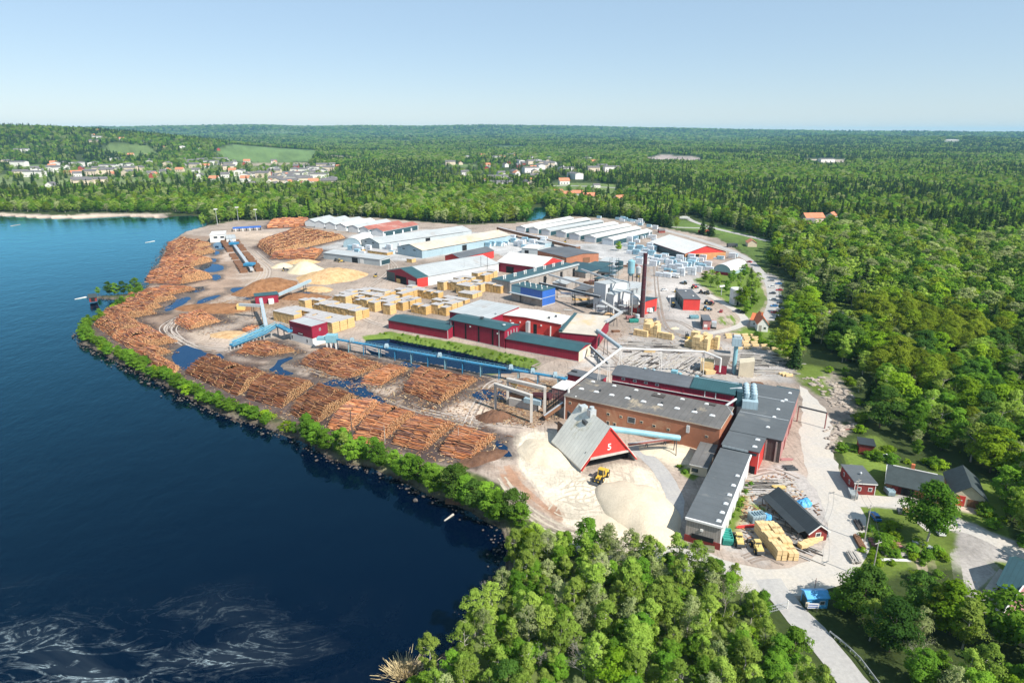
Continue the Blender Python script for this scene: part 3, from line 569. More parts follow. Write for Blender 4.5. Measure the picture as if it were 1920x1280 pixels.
M['bark'] = surf('bark', (0.13, 0.105, 0.085), 0.95, 0.3, 1.0)
M['bark_white'] = surf('pale_bark', (0.42, 0.39, 0.34), 0.9, 0.25, 1.0)

def leaf_cards(r, P, N, s, asp=0.75):
    n = len(P); s = s * r.uniform(0.65, 1.35, n)[:, None]
    a = r.normal(size=(n, 3)); t = np.cross(N, a); t /= np.linalg.norm(t, axis=1)[:, None] + 1e-9; b = np.cross(N, t)
    t = t * s * 0.5; b = b * s * 0.5 * asp
    V = np.stack([P - t, P - b * 1.0, P + t, P + b * 1.0], 1).reshape(-1, 3)
    return V, np.arange(n * 4).reshape(n, 4)
def tubes(r, segs, n=5):
    V, F = [], []
    for a, b, r0, r1 in segs:
        a, b = np.array(a, float), np.array(b, float); d = b - a; d = d / (np.linalg.norm(d) + 1e-9)
        e = np.cross(d, [0.3, 0.2, 1.0] if abs(d[2]) < .9 else [1, 0, 0]); e /= np.linalg.norm(e); g = np.cross(d, e); i = len(V)
        for c, q in ((a, r0), (b, r1)):
            for k in range(n): V.append(c + (e * cos(2*pi*k/n) + g * sin(2*pi*k/n)) * q)
        for k in range(n): F.append((i + k, i + (k+1) % n, i + n + (k+1) % n, i + n + k))
    return np.array(V), np.array(F)
def crown_points(r, h, R0, z0, ncl, nlf, shape):
    Ps, Ns = [], []
    i = 0
    while i < ncl:
        t = r.uniform(0.02, 1); 
        prof = (sin(pi * min(1, t ** shape * 0.93 + 0.05))) ** 0.65
        rad = R0 * prof; q = sqrt(r.uniform(0.12, 1)); a = r.uniform(0, 2 * pi)
        rad *= 1 + 0.22 * sin(3 * a + shape * 7) + 0.12 * sin(5 * a)
        c = np.array([cos(a) * rad * q, sin(a) * rad * q, z0 + (h - z0) * t * 0.94]); cr = R0 * r.uniform(0.20, 0.40) * (0.6 + 0.4 * prof)
        d = r.normal(size=(nlf, 3)); d[:, 2] = np.where(d[:, 2] < -0.35, -d[:, 2] * 0.7, d[:, 2]); d /= np.linalg.norm(d, axis=1)[:, None]
        p = c + d * cr * np.array([1.1, 1.1, 0.9]) * (r.uniform(0.45, 1.0, nlf) ** 0.6 + (r.rand(nlf) < .12) * r.uniform(0, .55, nlf))[:, None]
        o = p - np.array([0, 0, z0 + (h - z0) * 0.42]); o /= np.linalg.norm(o, axis=1)[:, None] + 1e-9
        nn = d * 0.55 + o * 0.5 + np.array([0, 0, 0.25]) + r.normal(size=(nlf, 3)) * 0.38
        Ps.append(p); Ns.append(nn / np.linalg.norm(nn, axis=1)[:, None]); i += 1
    return np.concatenate(Ps), np.concatenate(Ns)
def trunk_segs(r, h, z0, R0, nb=7, r0=None):
    r0 = r0 or h * 0.016; S = []; p = np.zeros(3)
    for k in range(5):
        q = np.array([r.normal() * .12, r.normal() * .12, h * 0.86 * (k + 1) / 5]); S.append((p, q, r0 * (1 - k / 5.6), r0 * (1 - (k + 1) / 5.6))); p = q
    for k in range(nb):
        z = r.uniform(z0 * 0.9, h * 0.75); a = r.uniform(0, 2 * pi); L = R0 * r.uniform(0.5, 0.9)
        S.append(((0, 0, z), (cos(a) * L, sin(a) * L, z + L * r.uniform(.4, 1.0)), r0 * 0.4, r0 * 0.12))
    return S
def spruce_points(r, h, R0, per, nw):
    Ps, Ns = [], []
    for k in range(nw):
        t = (k + r.uniform(0, .6)) / nw; z = h * (0.10 + 0.88 * t); rad = R0 * (1 - t) ** 0.85 + 0.15
        nb = max(5, int(11 * (1 - t * 0.6)))
        for j in range(nb):
            a = 2 * pi * j / nb + r.uniform(-.3, .3); L = rad * r.uniform(.75, 1.15)
            m = max(2, int(per * L / R0))
            u = r.uniform(0.1, 1, m); side = r.normal(size=m) * 0.16 * L
            x = np.cos(a) * u * L - np.sin(a) * side; y = np.sin(a) * u * L + np.cos(a) * side
            Ps.append(np.stack([x, y, z - 0.30 * u * L + r.normal(size=m) * .08], 1))
            nn = np.stack([np.cos(a) * np.full(m, .5), np.sin(a) * np.full(m, .5), np.full(m, .8)], 1) + r.normal(size=(m, 3)) * .35
            Ns.append(nn / np.linalg.norm(nn, axis=1)[:, None])
    return np.concatenate(Ps), np.concatenate(Ns)
def bare_segs(r, h, spread):
    S = []
    def grow(p, d, L, rad, lev):
        q = p
        for _ in range(2):
            d2 = d + r.normal(size=3) * 0.10; d2 /= np.linalg.norm(d2); e = q + d2 * L / 2; S.append((q, e, rad, rad * 0.78)); q = e; rad *= 0.78
        if lev == 0: return
        for _ in range(4 if lev > 2 else 3):
            d3 = d * 0.75 + r.normal(size=3) * spread; d3[2] = abs(d3[2]) * 0.8 + 0.25; d3 /= np.linalg.norm(d3)
            grow(q - (q - p) * r.uniform(0, .55), d3, L * r.uniform(.58, .78), rad * 0.62, lev - 1)
    grow(np.zeros(3), np.array([0, 0, 1.0]), h * 0.36, h * 0.013, 4); return S

PROTO = {}
def make_proto(key, kind, seed, h, R0, z0, ncl, nlf, leaf, shape=0.8, bark='bark', merged=False, spruce=False, bare=None):
    """crown and trunk meshes of one tree kind"""
    r = np.random.RandomState(seed)
    if bare is not None:
        TV, TF = tubes(r, bare_segs(r, h, bare), 4)
        tips = TV[r.randint(len(TV) // 3, len(TV), ncl * nlf)] + r.normal(size=(ncl * nlf, 3)) * 0.35
        N = r.normal(size=tips.shape); N[:, 2] = abs(N[:, 2]) + .3; N /= np.linalg.norm(N, axis=1)[:, None]
        keep = tips[:, 2] > h * 0.3; V, F = leaf_cards(r, tips[keep], N[keep], leaf, 0.5)
    else:
        P, N = spruce_points(r, h, R0, nlf, ncl) if spruce else crown_points(r, h, R0, z0, ncl, nlf, shape)
        V, F = leaf_cards(r, P, N, leaf, 0.7)
        TV, TF = tubes(r, trunk_segs(r, h, z0, R0, 0 if merged else 7), 4 if merged else 6)
    if merged:
        V2 = np.concatenate([V, TV]); F2 = np.concatenate([F, TF + len(V)])
        PROTO[key] = (np_mesh('tree', V2, F2, [LM[kind], M[bark]], np.r_[np.zeros(len(F)), np.ones(len(TF))]), None, h)
    else:
        PROTO[key] = (np_mesh('crown', V, F, LM[kind]), np_mesh('trunk', TV, TF, M[bark]), h)
# detailed trees for the near woods and the bank
make_proto('alder_a', 'alder', 1, 10.5, 3.0, 1.4, 68, 100, 0.40, 1.05)
make_proto('alder_b', 'alder', 2, 10.5, 2.6, 1.2, 62, 95, 0.38, 1.15)
make_proto('birch_a', 'birch', 3, 13, 2.5, 2.6, 62, 74, 0.36, 1.15, 'bark_white')
make_proto('birch_b', 'birch', 4, 12.5, 2.9, 2.4, 56, 74, 0.37, 1.3, 'bark_white')
make_proto('maple', 'maple', 5, 13, 4.2, 2.0, 74, 80, 0.56, 0.8)
make_proto('dark', 'dark', 6, 13.5, 4.1, 2.2, 76, 84, 0.48, 1.0)
make_proto('pale', 'pale', 7, 12, 2.7, 2.6, 42, 48, 0.34, 1.3, 'bark_white')
make_proto('rusty', 'rusty', 8, 14, 3.8, 3.0, 64, 72, 0.46, 1.1)
make_proto('big', 'alder', 9, 17, 5.4, 4.2, 120, 80, 0.58, 0.8, 'bark_white')
make_proto('bush', 'alder', 10, 4.2, 2.1, 0.1, 30, 60, 0.42, 0.85)
make_proto('bush_lime', 'maple', 11, 3.2, 2.0, 0.1, 26, 60, 0.40, 0.85)
make_proto('spruce', 'spruce', 12, 17, 3.0, 1, 24, 22, 0.75, spruce=True)
make_proto('bare_a', 'pale', 13, 12, 3, 2, 14, 30, 0.30, bark='bark_white', bare=0.55)
make_proto('bare_b', 'bare', 14, 11, 3, 2, 4, 30, 0.28, bark='bark_white', bare=0.65)
make_proto('bare_dark', 'bare', 15, 12, 3, 2, 2, 20, 0.25, bark='bark', bare=0.6)
# plainer trees, each kind also standing in the wood by itself
make_proto('m_alder', 'alder', 21, 13.5, 4.6, 2, 52, 26, 0.95, 1.15, merged=True)
make_proto('m_birch', 'birch', 22, 14.5, 3.9, 2.5, 48, 26, 0.9, 1.25, 'bark_white', merged=True)
make_proto('m_dark', 'dark', 23, 14.5, 4.5, 2, 50, 26, 0.95, 1.1, merged=True)
make_proto('m_rusty', 'rusty', 24, 14.5, 4.3, 2.5, 46, 26, 0.9, 1.2, merged=True)
make_proto('m_pale', 'pale', 25, 14, 3.9, 2.5, 40, 22, 0.85, 1.25, 'bark_white', merged=True)
make_proto('m_spruce', 'spruce', 26, 19, 3.3, 1, 15, 11, 1.6, merged=True, spruce=True)
make_proto('m_maple', 'maple', 27, 13.5, 4.9, 2, 52, 26, 1.0, 1.15, merged=True)

TREE_NAME = {'alder_a': 'alder_tree', 'alder_b': 'alder_tree', 'birch_a': 'birch_tree', 'birch_b': 'birch_tree', 'maple': 'maple_tree', 'dark': 'dark_tree', 'pale': 'pale_tree', 'rusty': 'budding_tree',
             'big': 'birch_tree', 'bush': 'bush', 'bush_lime': 'bush', 'spruce': 'spruce_tree', 'bare_a': 'bare_tree', 'bare_b': 'bare_tree', 'bare_dark': 'bare_tree'}
LOOK = {'alder_a': 'mid-green round-crowned alder', 'alder_b': 'narrow mid-green alder', 'birch_a': 'slim yellow-green birch', 'birch_b': 'loose yellow-green birch', 'maple': 'bright lime-green maple',
        'dark': 'dark green broadleaf tree', 'pale': 'pale grey-green tree', 'rusty': 'yellow-green budding tree', 'bush': 'green bush', 'bush_lime': 'bright lime-green bush', 'spruce': 'dark pointed spruce',
        'bare_a': 'whitish half-bare tree', 'bare_b': 'whitish leafless tree', 'bare_dark': 'dark leafless tree'}
def tree(key, x, y, s, rot, label, group=None, z=None):
    cm, tm, h = PROTO[key]; nm = TREE_NAME[key]
    if z is None: z = height(x, y)
    o = thing(nm, label, 'bush' if 'bush' in key else 'tree', (x, y, z - 0.1), rot, group)
    o.scale = s if isinstance(s, tuple) else (s, s, s)
    for n, m in (('crown', cm), ('trunk', tm)):
        c = bpy.data.objects.new(n, m); C.objects.link(c); c.parent = o
    return o

def inpoly(P, poly): return sdist(P, poly, 1) < 0
rs = np.random.RandomState(77)
OPEN = [Gn([(x - w, y), (x - w*.4, y - hh), (x + w*.7, y - hh*.8), (x + w, y + hh*.3), (x, y + hh)]) for x, y, w, hh in GLADES]
OPEN = [Gn(p) for p in (
  [(1560, 850), (1700, 862), (1860, 885), (1880, 960), (1920, 1000), (1940, 1060), (1960, 1230), (1880, 1180), (1790, 1075), (1700, 1085), (1625, 1080), (1600, 1010), (1585, 900)],
  [(1530, 580), (1570, 575), (1612, 596), (1612, 616), (1560, 628), (1530, 604)], [(1400, 500), (1432, 500), (1470, 520), (1478, 548), (1460, 600), (1400, 640), (1370, 640), (1400, 560)],
  [(1478, 660), (1500, 680), (1545, 690), (1600, 745), (1600, 800), (1560, 850), (1530, 790), (1500, 715)], [(1255, 410), (1300, 402), (1400, 436), (1450, 452), (1460, 480), (1430, 510), (1400, 480), (1330, 440), (1255, 430)],
  [(-300, 402), (0, 398), (330, 399), (330, 410), (-300, 412)], [(400, 300), (440, 291), (598, 290), (585, 309), (575, 314), (440, 314)], [(1205, 299), (1240, 290), (1315, 295), (1315, 308), (1215, 306)],
  [(1482, 296), (1588, 297), (1582, 314), (1540, 314)], [(1768, 272), (1798, 272), (1798, 279), (1768, 279)], [(1015, 353), (1040, 341), (1165, 346), (1165, 356), (1040, 360)], [(335, 372), (414, 370), (416, 377), (338, 378)],
  [(985, 420), (990, 396), (1003, 384), (1022, 383), (1035, 396), (1020, 420)], [(140, 306), (158, 306), (185, 333), (160, 336)], [(1610, 815), (1645, 812), (1650, 845), (1605, 850)], [(1490, 412), (1520, 405), (1575, 402), (1575, 420), (1530, 444), (1490, 444)])]
OPEN += [Gn(p) for p in ([(1595, 925), (1735, 945), (1790, 1000), (1790, 1095), (1640, 1095), (1585, 1080)], [(1800, 1040), (1900, 1020), (2010, 1040), (2040, 1290), (1930, 1260), (1850, 1170)], [(1500, 1075), (1640, 1070), (1790, 1080), (1870, 1135), (1900, 1195), (1850, 1180), (1790, 1140), (1640, 1140), (1575, 1148), (1535, 1140)], [(1390, 585), (1455, 580), (1482, 640), (1488, 672), (1440, 660), (1390, 655)], [(1400, 500), (1440, 498), (1490, 520), (1494, 560), (1475, 605), (1430, 620), (1400, 560)])]
OPEN += [Gn([(x - w, y), (x - w*.4, y - hh), (x + w*.7, y - hh*.8), (x + w, y + hh*.3), (x, y + hh)]) for x, y, w, hh in GLADES]
THIN = Gn([(950, 300), (1100, 303), (1190, 330), (1030, 346), (960, 330)])
TOWN = [Gn(p) for p in ([(-300, 362), (-300, 322), (0, 318), (140, 312), (400, 306), (640, 312), (650, 350), (560, 354), (300, 354), (100, 363)], [(800, 330), (840, 300), (1000, 290), (1060, 312), (1000, 338), (860, 340)],
  [(1020, 352), (1050, 330), (1120, 338), (1180, 370), (1160, 385), (1060, 376)])]
def grid_points(d0, d1, sp, amax=46):
    a = R(amax); nx = int(2 * d1 * sin(a) / sp) + 1; ny = int((d1 - d0 * cos(a)) / sp) + 1
    gx, gy = np.meshgrid(np.arange(nx) * sp - d1 * sin(a), np.arange(ny) * sp + d0 * cos(a))
    P = np.stack([gx.ravel(), gy.ravel()], 1) + rs.uniform(-.5, .5, (nx * ny, 2)) * sp
    d = np.hypot(P[:, 0], P[:, 1]); return P[(d >= d0) & (d < d1) & (np.abs(np.arctan2(P[:, 0], P[:, 1])) < a)]
def clear(P, mt=2.0, ml=3.0):
    k = (sdist(P, YARD, mt + 1) > mt) & (sdist(P, LAKE, ml + 1) > ml) & (sdist(P, POND, 5) > 1)
    for o in OPEN: k &= ~inpoly(P, o)
    return P[k]
E_ROAD = Gn([(1440, 1085), (1470, 1125), (1520, 1180), (1570, 1240), (1640, 1330)])
def road_gap(P, line, w):
    k = np.ones(len(P), bool)
    for i in range(len(line) - 1):
        a, b = line[i], line[i+1]; e = b - a; t = np.clip(((P - a) @ e) / (e @ e), 0, 1); k &= np.linalg.norm(P - a - t[:, None] * e, axis=1) > w
    return k
BOTTOM = Gn([(740, 1340), (800, 1262), (850, 1215), (890, 1165), (925, 1110), (955, 1062), (975, 1035), (1030, 1030), (1100, 1032), (1180, 1040), (1250, 1052), (1330, 1088), (1400, 1115), (1440, 1165), (1500, 1240), (1545, 1310), (1640, 1480), (700, 1480)])
BR = Gn([(1578, 1132), (1640, 1128), (1720, 1134), (1780, 1150), (1840, 1200), (1920, 1290), (2000, 1360), (2000, 1480), (1700, 1480), (1640, 1300), (1560, 1190), (1530, 1130)])
pts = np.concatenate([grid_points(90, 330, 4.0)])
pb = pts[inpoly(pts, BOTTOM) & (sdist(pts, LAKE, 9) > 1.5) & road_gap(pts, E_ROAD, 5)]
pr_ = pts[inpoly(pts, BR) & road_gap(pts, E_ROAD, 5.5)][::2]
for i, (x, y) in enumerate(pb):
    k = rs.choice(['alder_a', 'alder_b', 'birch_a', 'birch_b', 'pale', 'bare_a', 'bare_b', 'dark', 'maple'], p=[.10, .11, .27, .23, .15, .09, .03, .01, .01])
    s = rs.uniform(.55, .92)
    if y > 168: s *= 0.76
    tree(k, x, y, (s * rs.uniform(.85, 1.1), s * rs.uniform(.85, 1.1), s), rs.uniform(0, 6.28), LOOK[k] + ' in the young wood along the bottom edge', 'trees of the young wood at the bottom', 0)
for i, (x, y) in enumerate(pr_):
    k = rs.choice(['alder_a', 'dark', 'maple', 'birch_b', 'pale', 'rusty', 'bare_a', 'bush', 'spruce'], p=[.27, .13, .20, .13, .10, .05, .04, .05, .03])
    s = rs.uniform(.6, 1.0)
    tree(k, x, y, (s * 1.1, s * rs.uniform(.95, 1.2), s), rs.uniform(0, 6.28), LOOK[k] + ' between exit road and bottom right houses', 'trees of the bottom right wood', 0)
# bank of the lake
bankline = [(962, 1000), (930, 975), (900, 965), (880, 950), (845, 935), (800, 915), (740, 890), (690, 866), (640, 860), (600, 838), (560, 816), (505, 798), (450, 778), (400, 762), (345, 736), (300, 710), (250, 686), (200, 661), (158, 638), (150, 624), (162, 608), (192, 590), (226, 573), (258, 553)]
bp = Gn(bankline)
for i in range(len(bp) - 1):
    a, b = bp[i], bp[i+1]; L = np.linalg.norm(b - a); e = (b - a) / L; nrm = np.array([-e[1], e[0]]) * (-1)
    px0 = bankline[i][0]
    n = max(1, int(L / (2.3 if px0 > 600 else 2.6)))
    for j in range(n):
        q = a + e * (L * (j + rs.uniform(.1, .9)) / n) + nrm * rs.uniform(-.6, 3.4)
        if 535 < px0 < 600 and rs.rand() < .45: continue
        if px0 > 860: k = rs.choice(['alder_a', 'alder_b', 'dark', 'bush']); s = rs.uniform(.7, 1.0)
        elif px0 > 590: k = rs.choice(['alder_a', 'alder_b', 'bush', 'birch_b', 'bare_a'], p=[.38, .3, .17, .1, .05]); s = rs.uniform(.55, .95)
        else: k = rs.choice(['bush', 'bush_lime', 'alder_b', 'alder_a'], p=[.42, .2, .23, .15]); s = rs.uniform(.7, 1.3) if 'bush' in k else rs.uniform(.42, .66)
        w = 'sawdust yard' if px0 > 800 else 'front row of log piles' if px0 > 540 else 'western log yard'
        tree(k, q[0], q[1], (s * 1.15, s * 1.15, s), rs.uniform(0, 6.28), LOOK[k] + ' on the stony lake bank by the ' + w, 'trees and bushes on the lake bank', -0.3)
for i, (x, y, s) in enumerate([(184, 551, .55), (206, 553, .8), (218, 553, .95), (232, 552, .8), (246, 553, .85), (256, 549, .9), (264, 546, .6)]):
    p = G(x, y); tree('dark' if i % 2 else 'alder_a', p.x, p.y, s * .85, i, ('small tree at the tip of the spit by the boathouse' if i == 0 else LOOK['dark' if i % 2 else 'alder_a'] + ' on the little spit by the boathouse'), 'trees on the spit', 0)
# single trees one can point to
for k, x, y, s, lab in [('big', 1738, 1014, 1.0, 'tall broad birch with a pale trunk in front of the brick garage'), ('bare_dark', 1346, 1142, 1.15, 'lone leafless dark tree leaning over the bend of the dusty road'),
  ('bare_dark', 1800, 1160, 1.25, 'large leafless grey tree on the gravel bank near the bottom right houses'), ('bare_b', 1092, 1282, 1.15, 'biggest whitish leafless tree, lowest in the young wood'), ('alder_b', 1100, 1045, 1.1, 'thin-crowned tree standing before the sawdust heap'),
  ('pale', 1140, 1055, .95, 'sparse small tree at the foot of the sawdust heap'), ('pale', 1178, 1062, .9, 'sparse tree in front of the big sawdust heap on the gravel edge'), ('birch_b', 1212, 1068, .8, 'slender tree between sawdust heap and dusty road'), ('alder_b', 1258, 1075, .5, 'small tree beside the dusty road bend'),
  ('birch_b', 1332, 538, 1.0, 'round tree on the lawn left of the white tower'), ('maple', 1392, 575, 1.0, 'lime-green tree right beside the white tower'), ('alder_a', 1400, 588, .8, 'tall tree at the lower end of the lawn behind the white tower'), ('birch_a', 1408, 560, 1.3, 'tallest tree in the row by the parking road'),
  ('alder_a', 1372, 530, 0.9, 'tree on the lawn beside the grey arched tent'), ('maple', 1160, 470, .65, 'small round tree among white wrapped packs'), ('birch_b', 1345, 540, .9, 'loose yellow-green birch left of the lawn by the white tower'), ('alder_b', 1362, 548, .8, 'narrow alder in the middle of the tower lawn'), ('birch_a', 1386, 545, 1.0, 'slim birch behind the white tower'), ('alder_a', 1412, 575, .9, 'round alder at the lower edge of the parking lawn'), ('birch_b', 1418, 548, 1.1, 'loose birch beside the parking row'), ('maple', 1322, 528, .6, 'little lime-green tree at the tip of the tower lawn'), ('rusty', 1268, 428, .9, 'reddish-brown tree beside the far gate road'), ('spruce', 1405, 545, 1.0, 'dark narrow spruce in the lawn row by the parking road'), ('alder_a', 1395, 520, 1.0, 'upper tree of the lawn row by the parking road')]:
    p = G(x, y); tree(k, p.x, p.y, s, x % 6, lab, None, 0)
# scrub on the pond bank, in the garden lots and along the road edges
SCRUB = [(Gn([(690, 628), (728, 624), (860, 645), (995, 672), (1008, 684), (996, 686), (860, 656), (727, 631)]), 46, (.16, .42), 'on the grassy pond bank'), (Gn([(1618, 985), (1700, 985), (1760, 1040), (1750, 1085), (1640, 1090), (1625, 1060)]), 34, (.3, .8), 'in the rough garden by the poles'),
  (Gn([(1580, 845), (1660, 850), (1760, 872), (1760, 882), (1660, 866), (1590, 862)]), 16, (.4, 1.1), 'behind the red cabin'), (Gn([(1840, 960), (1900, 985), (1930, 1030), (1890, 1010), (1850, 985)]), 8, (.4, .9), 'beside the barn'), (Gn([(1392, 918), (1408, 908), (1394, 950), (1376, 990), (1368, 992)]), 14, (.18, .38), 'along the long shed wall'),
  (Gn([(1380, 632), (1470, 622), (1490, 655), (1480, 675), (1440, 648)]), 18, (.3, .7), 'on the green slope below the orange roofed house'), (Gn([(1260, 1040), (1340, 1068), (1420, 1112), (1410, 1120), (1330, 1085), (1250, 1052)]), 14, (.3, .6), 'on the bank below the dusty road'), (Gn([(1268, 870), (1312, 874), (1300, 898), (1276, 886)]), 7, (.18, .4), 'in front of the small grey hut')]
SCRUB.append((BOTTOM, 150, (.35, .8), 'under the young wood at the bottom'))
for poly, n, (s0, s1), lab in SCRUB:
    lo, hi = poly.min(0), poly.max(0); k = 0; tr_ = 0
    while k < n and tr_ < 3000:
        tr_ += 1; q = np.array([[rs.uniform(lo[0], hi[0]), rs.uniform(lo[1], hi[1])]])
        if sdist(q, poly, 1)[0] > 0: continue
        kk = rs.choice(['bush', 'bush_lime']); s = rs.uniform(s0, s1); tree(kk, q[0][0], q[0][1], (s * 1.2, s * 1.2, s), rs.uniform(0, 6), LOOK[kk] + ' ' + lab, 'bushes ' + lab, 0); k += 1
# the wood on the right: the nearest trees one by one, the rest as one wood
_w = grid_points(110, 520, 7.5, 66); _w = _w[np.degrees(np.arctan2(_w[:, 0], _w[:, 1])) > 46]     # the wood goes on beyond the right edge
P1 = clear(np.concatenate([grid_points(140, 900, 7.6), _w])); P1 = P1[~(inpoly(P1, BOTTOM) | inpoly(P1, BR)) & road_gap(P1, E_ROAD, 8)]
P1 = P1[~((P1[:, 1] < 175) & (P1[:, 0] < 20)) & ~((P1[:, 0] < 62) & (P1[:, 1] < 470))]
az1 = np.degrees(np.arctan2(P1[:, 0], P1[:, 1])); d1 = np.hypot(P1[:, 0], P1[:, 1])
near = (d1 < 420) & (az1 > 12) & (az1 < 42)
order = np.argsort(d1); order = order[near[order]][:330]
sel = np.zeros(len(P1), bool); sel[order] = True
rocky = Gn([(1470, 655), (1520, 640), (1600, 700), (1640, 760), (1640, 850), (1560, 860), (1530, 780)])
garden = Gn([(1540, 830), (1660, 800), (1760, 860), (1660, 870)])
inro = inpoly(P1, rocky) | inpoly(P1, garden)
for j in order:
    x, y = P1[j]
    if inro[j]:
        k = rs.choice(['bush', 'bush_lime', 'alder_b', 'pale']); s = rs.uniform(.7, 1.3) if 'bush' in k else rs.uniform(.4, .6)
        if rs.rand() < .45: continue
        lab = LOOK[k] + ' on the rocky slope beside the east road'
    else:
        v = vnoise(np.array([x]), np.array([y]), 45, 31)[0]; v2 = vnoise(np.array([x]), np.array([y]), 60, 37)[0]
        k = 'rusty' if v > .72 and v2 > .4 else rs.choice(['alder_a', 'dark', 'birch_b', 'maple', 'pale', 'spruce', 'bare_a', 'rusty'], p=[.30, .15, .18, .14, .10, .04, .04, .05]); s = rs.uniform(.85, 1.25)
        if k == 'spruce': s *= .8
        lab = LOOK[k] + ' in the tall wood on the right'
    tree(k, x, y, (s * rs.uniform(.95, 1.25), s * rs.uniform(.95, 1.25), s), rs.uniform(0, 6.28), lab, 'trees of the right wood', 0)
FK = ['m_alder', 'm_birch', 'm_dark', 'm_rusty', 'm_pale', 'm_spruce', 'm_maple']
fp = [P1[~sel & ~((d1 < 420) & inro)]]
fp[0] = fp[0][rs.rand(len(fp[0])) < np.where(inpoly(fp[0], OPEN[4]), .1, 1)]
P2 = clear(grid_points(900, 2300, 9.5)); P3 = clear(np.concatenate([grid_points(2300, 4200, 15.5, 44), grid_points(4200, 6500, 27, 44)])); P4 = grid_points(6500, 11500, 52, 44)
intown = np.zeros(len(P2), bool)
for t_ in TOWN: intown |= inpoly(P2, t_)
P2 = P2[(~intown | (rs.rand(len(P2)) < 0.10)) & (~inpoly(P2, THIN) | (rs.rand(len(P2)) < 0.4))]
P3 = P3[rs.rand(len(P3)) < 0.93]
FP = np.concatenate([fp[0], P2, P3, P4]); sc1 = np.concatenate([np.full(len(fp[0]), 1.12), np.full(len(P2), 1.08), np.where(np.hypot(P3[:, 0], P3[:, 1]) < 4200, 1.5, 2.5), np.full(len(P4), 4.4)])
FX, FY = FP[:, 0], FP[:, 1]; FD = np.hypot(FX, FY); FA = np.degrees(np.arctan2(FX, FY))
con = 0.04 + 0.17 * sstep(600, 1500, FD) + 0.18 * sstep(15, 25, FA) * sstep(600, 950, FD) - 0.10 * sstep(-10, -25, FA) * (FD < 1800)
con = con + 0.9 * (vnoise(FX, FY, 190, 21) - 0.5) + 0.5 * (vnoise(FX, FY, 620, 22) - 0.5); u = rs.rand(len(FP)); kind = np.where(u < con, 5, 0)
w = rs.rand(len(FP)); vv = vnoise(FX, FY, 70, 23); dec = np.select([w < .28, w < .52, w < .66, w < .66 + .16 * vv, w < .91], [0, 1, 2, 3, 4], 6)
kind = np.where(kind == 5, 5, dec).astype(np.int32)
FZ = hills(FX, FY) - 0.2
sv = rs.uniform(.72, 1.22, len(FP)); szz = np.where(FD > 6500, 1.5, np.where(FD > 2300, 1.0, sc1 * np.where(FD > 900, .85, 1))) * sv
scl = np.stack([sc1 * sv * rs.uniform(.85, 1.15, len(FP)), sc1 * sv * rs.uniform(.85, 1.15, len(FP)), szz], 1)
fm = bpy.data.meshes.new('forest'); fm.vertices.add(len(FP)); fm.vertices.foreach_set('co', np.stack([FX, FY, FZ], 1).astype(np.float32).ravel())
for nm, ty, dat, pr in (('kind', 'INT', kind, 'value'), ('scl', 'FLOAT_VECTOR', scl.astype(np.float32), 'vector'), ('rot', 'FLOAT', rs.uniform(0, 6.28, len(FP)).astype(np.float32), 'value')):
    fm.attributes.new(nm, ty, 'POINT').data.foreach_set(pr, np.ascontiguousarray(dat).ravel())
forest = bpy.data.objects.new('forest', fm); C.objects.link(forest)
tag(forest, 'mixed wood of spruce and birch reaching to the horizon behind the mill', 'forest', kind='stuff')
ng = bpy.data.node_groups.new('forest', 'GeometryNodeTree')
ng.interface.new_socket('Geometry', in_out='INPUT', socket_type='NodeSocketGeometry'); ng.interface.new_socket('Geometry', in_out='OUTPUT', socket_type='NodeSocketGeometry')
gi, go = ng.nodes.new('NodeGroupInput'), ng.nodes.new('NodeGroupOutput'); jn = ng.nodes.new('GeometryNodeJoinGeometry')
def attr(nm, ty):
    a = ng.nodes.new('GeometryNodeInputNamedAttribute'); a.data_type = ty; a.inputs['Name'].default_value = nm; return a.outputs['Attribute']
ak, asx, ar = attr('kind', 'INT'), attr('scl', 'FLOAT_VECTOR'), attr('rot', 'FLOAT')
cx = ng.nodes.new('ShaderNodeCombineXYZ'); ng.links.new(ar, cx.inputs['Z'])
spots = {'m_alder': (1512, 640), 'm_birch': (1560, 560), 'm_dark': (1700, 560), 'm_rusty': (1640, 640), 'm_pale': (1500, 520), 'm_spruce': (1800, 520), 'm_maple': (1620, 545)}
words = {'m_alder': 'round mid-green tree at the edge of the right wood by the orange roofed house', 'm_birch': 'yellow-green birch above the forest clearing', 'm_dark': 'dark broad tree deep in the right wood', 'm_rusty': 'olive-yellow tree right of the forest clearing', 'm_pale': 'pale grey-green tree beside the parking road',
         'm_spruce': 'dark spruce far up in the right wood', 'm_maple': 'lime-green tree directly behind the forest clearing'}
for i, kx in enumerate(FK):
    o = bpy.data.objects.new('forest_tree', PROTO[kx][0]); C.objects.link(o); p = G(*spots[kx]); o.location = (p.x, p.y, 0); o.scale = (1.1, 1.1, 1.1); tag(o, words[kx], 'tree')
    oi = ng.nodes.new('GeometryNodeObjectInfo'); oi.inputs['Object'].default_value = o; oi.inputs['As Instance'].default_value = True; oi.transform_space = 'ORIGINAL'
    cmp_ = ng.nodes.new('FunctionNodeCompare'); cmp_.data_type = 'INT'; cmp_.operation = 'EQUAL'
    ia = [s for s in cmp_.inputs if s.type == 'INT']; ng.links.new(ak, ia[0]); ia[1].default_value = i
    ip = ng.nodes.new('GeometryNodeInstanceOnPoints'); ng.links.new(gi.outputs[0], ip.inputs['Points']); ng.links.new(cmp_.outputs[0], ip.inputs['Selection'])
    ng.links.new(oi.outputs['Geometry'], ip.inputs['Instance']); ng.links.new(cx.outputs[0], ip.inputs['Rotation']); ng.links.new(asx, ip.inputs['Scale']); ng.links.new(ip.outputs[0], jn.inputs[0])
ng.links.new(jn.outputs[0], go.inputs[0])
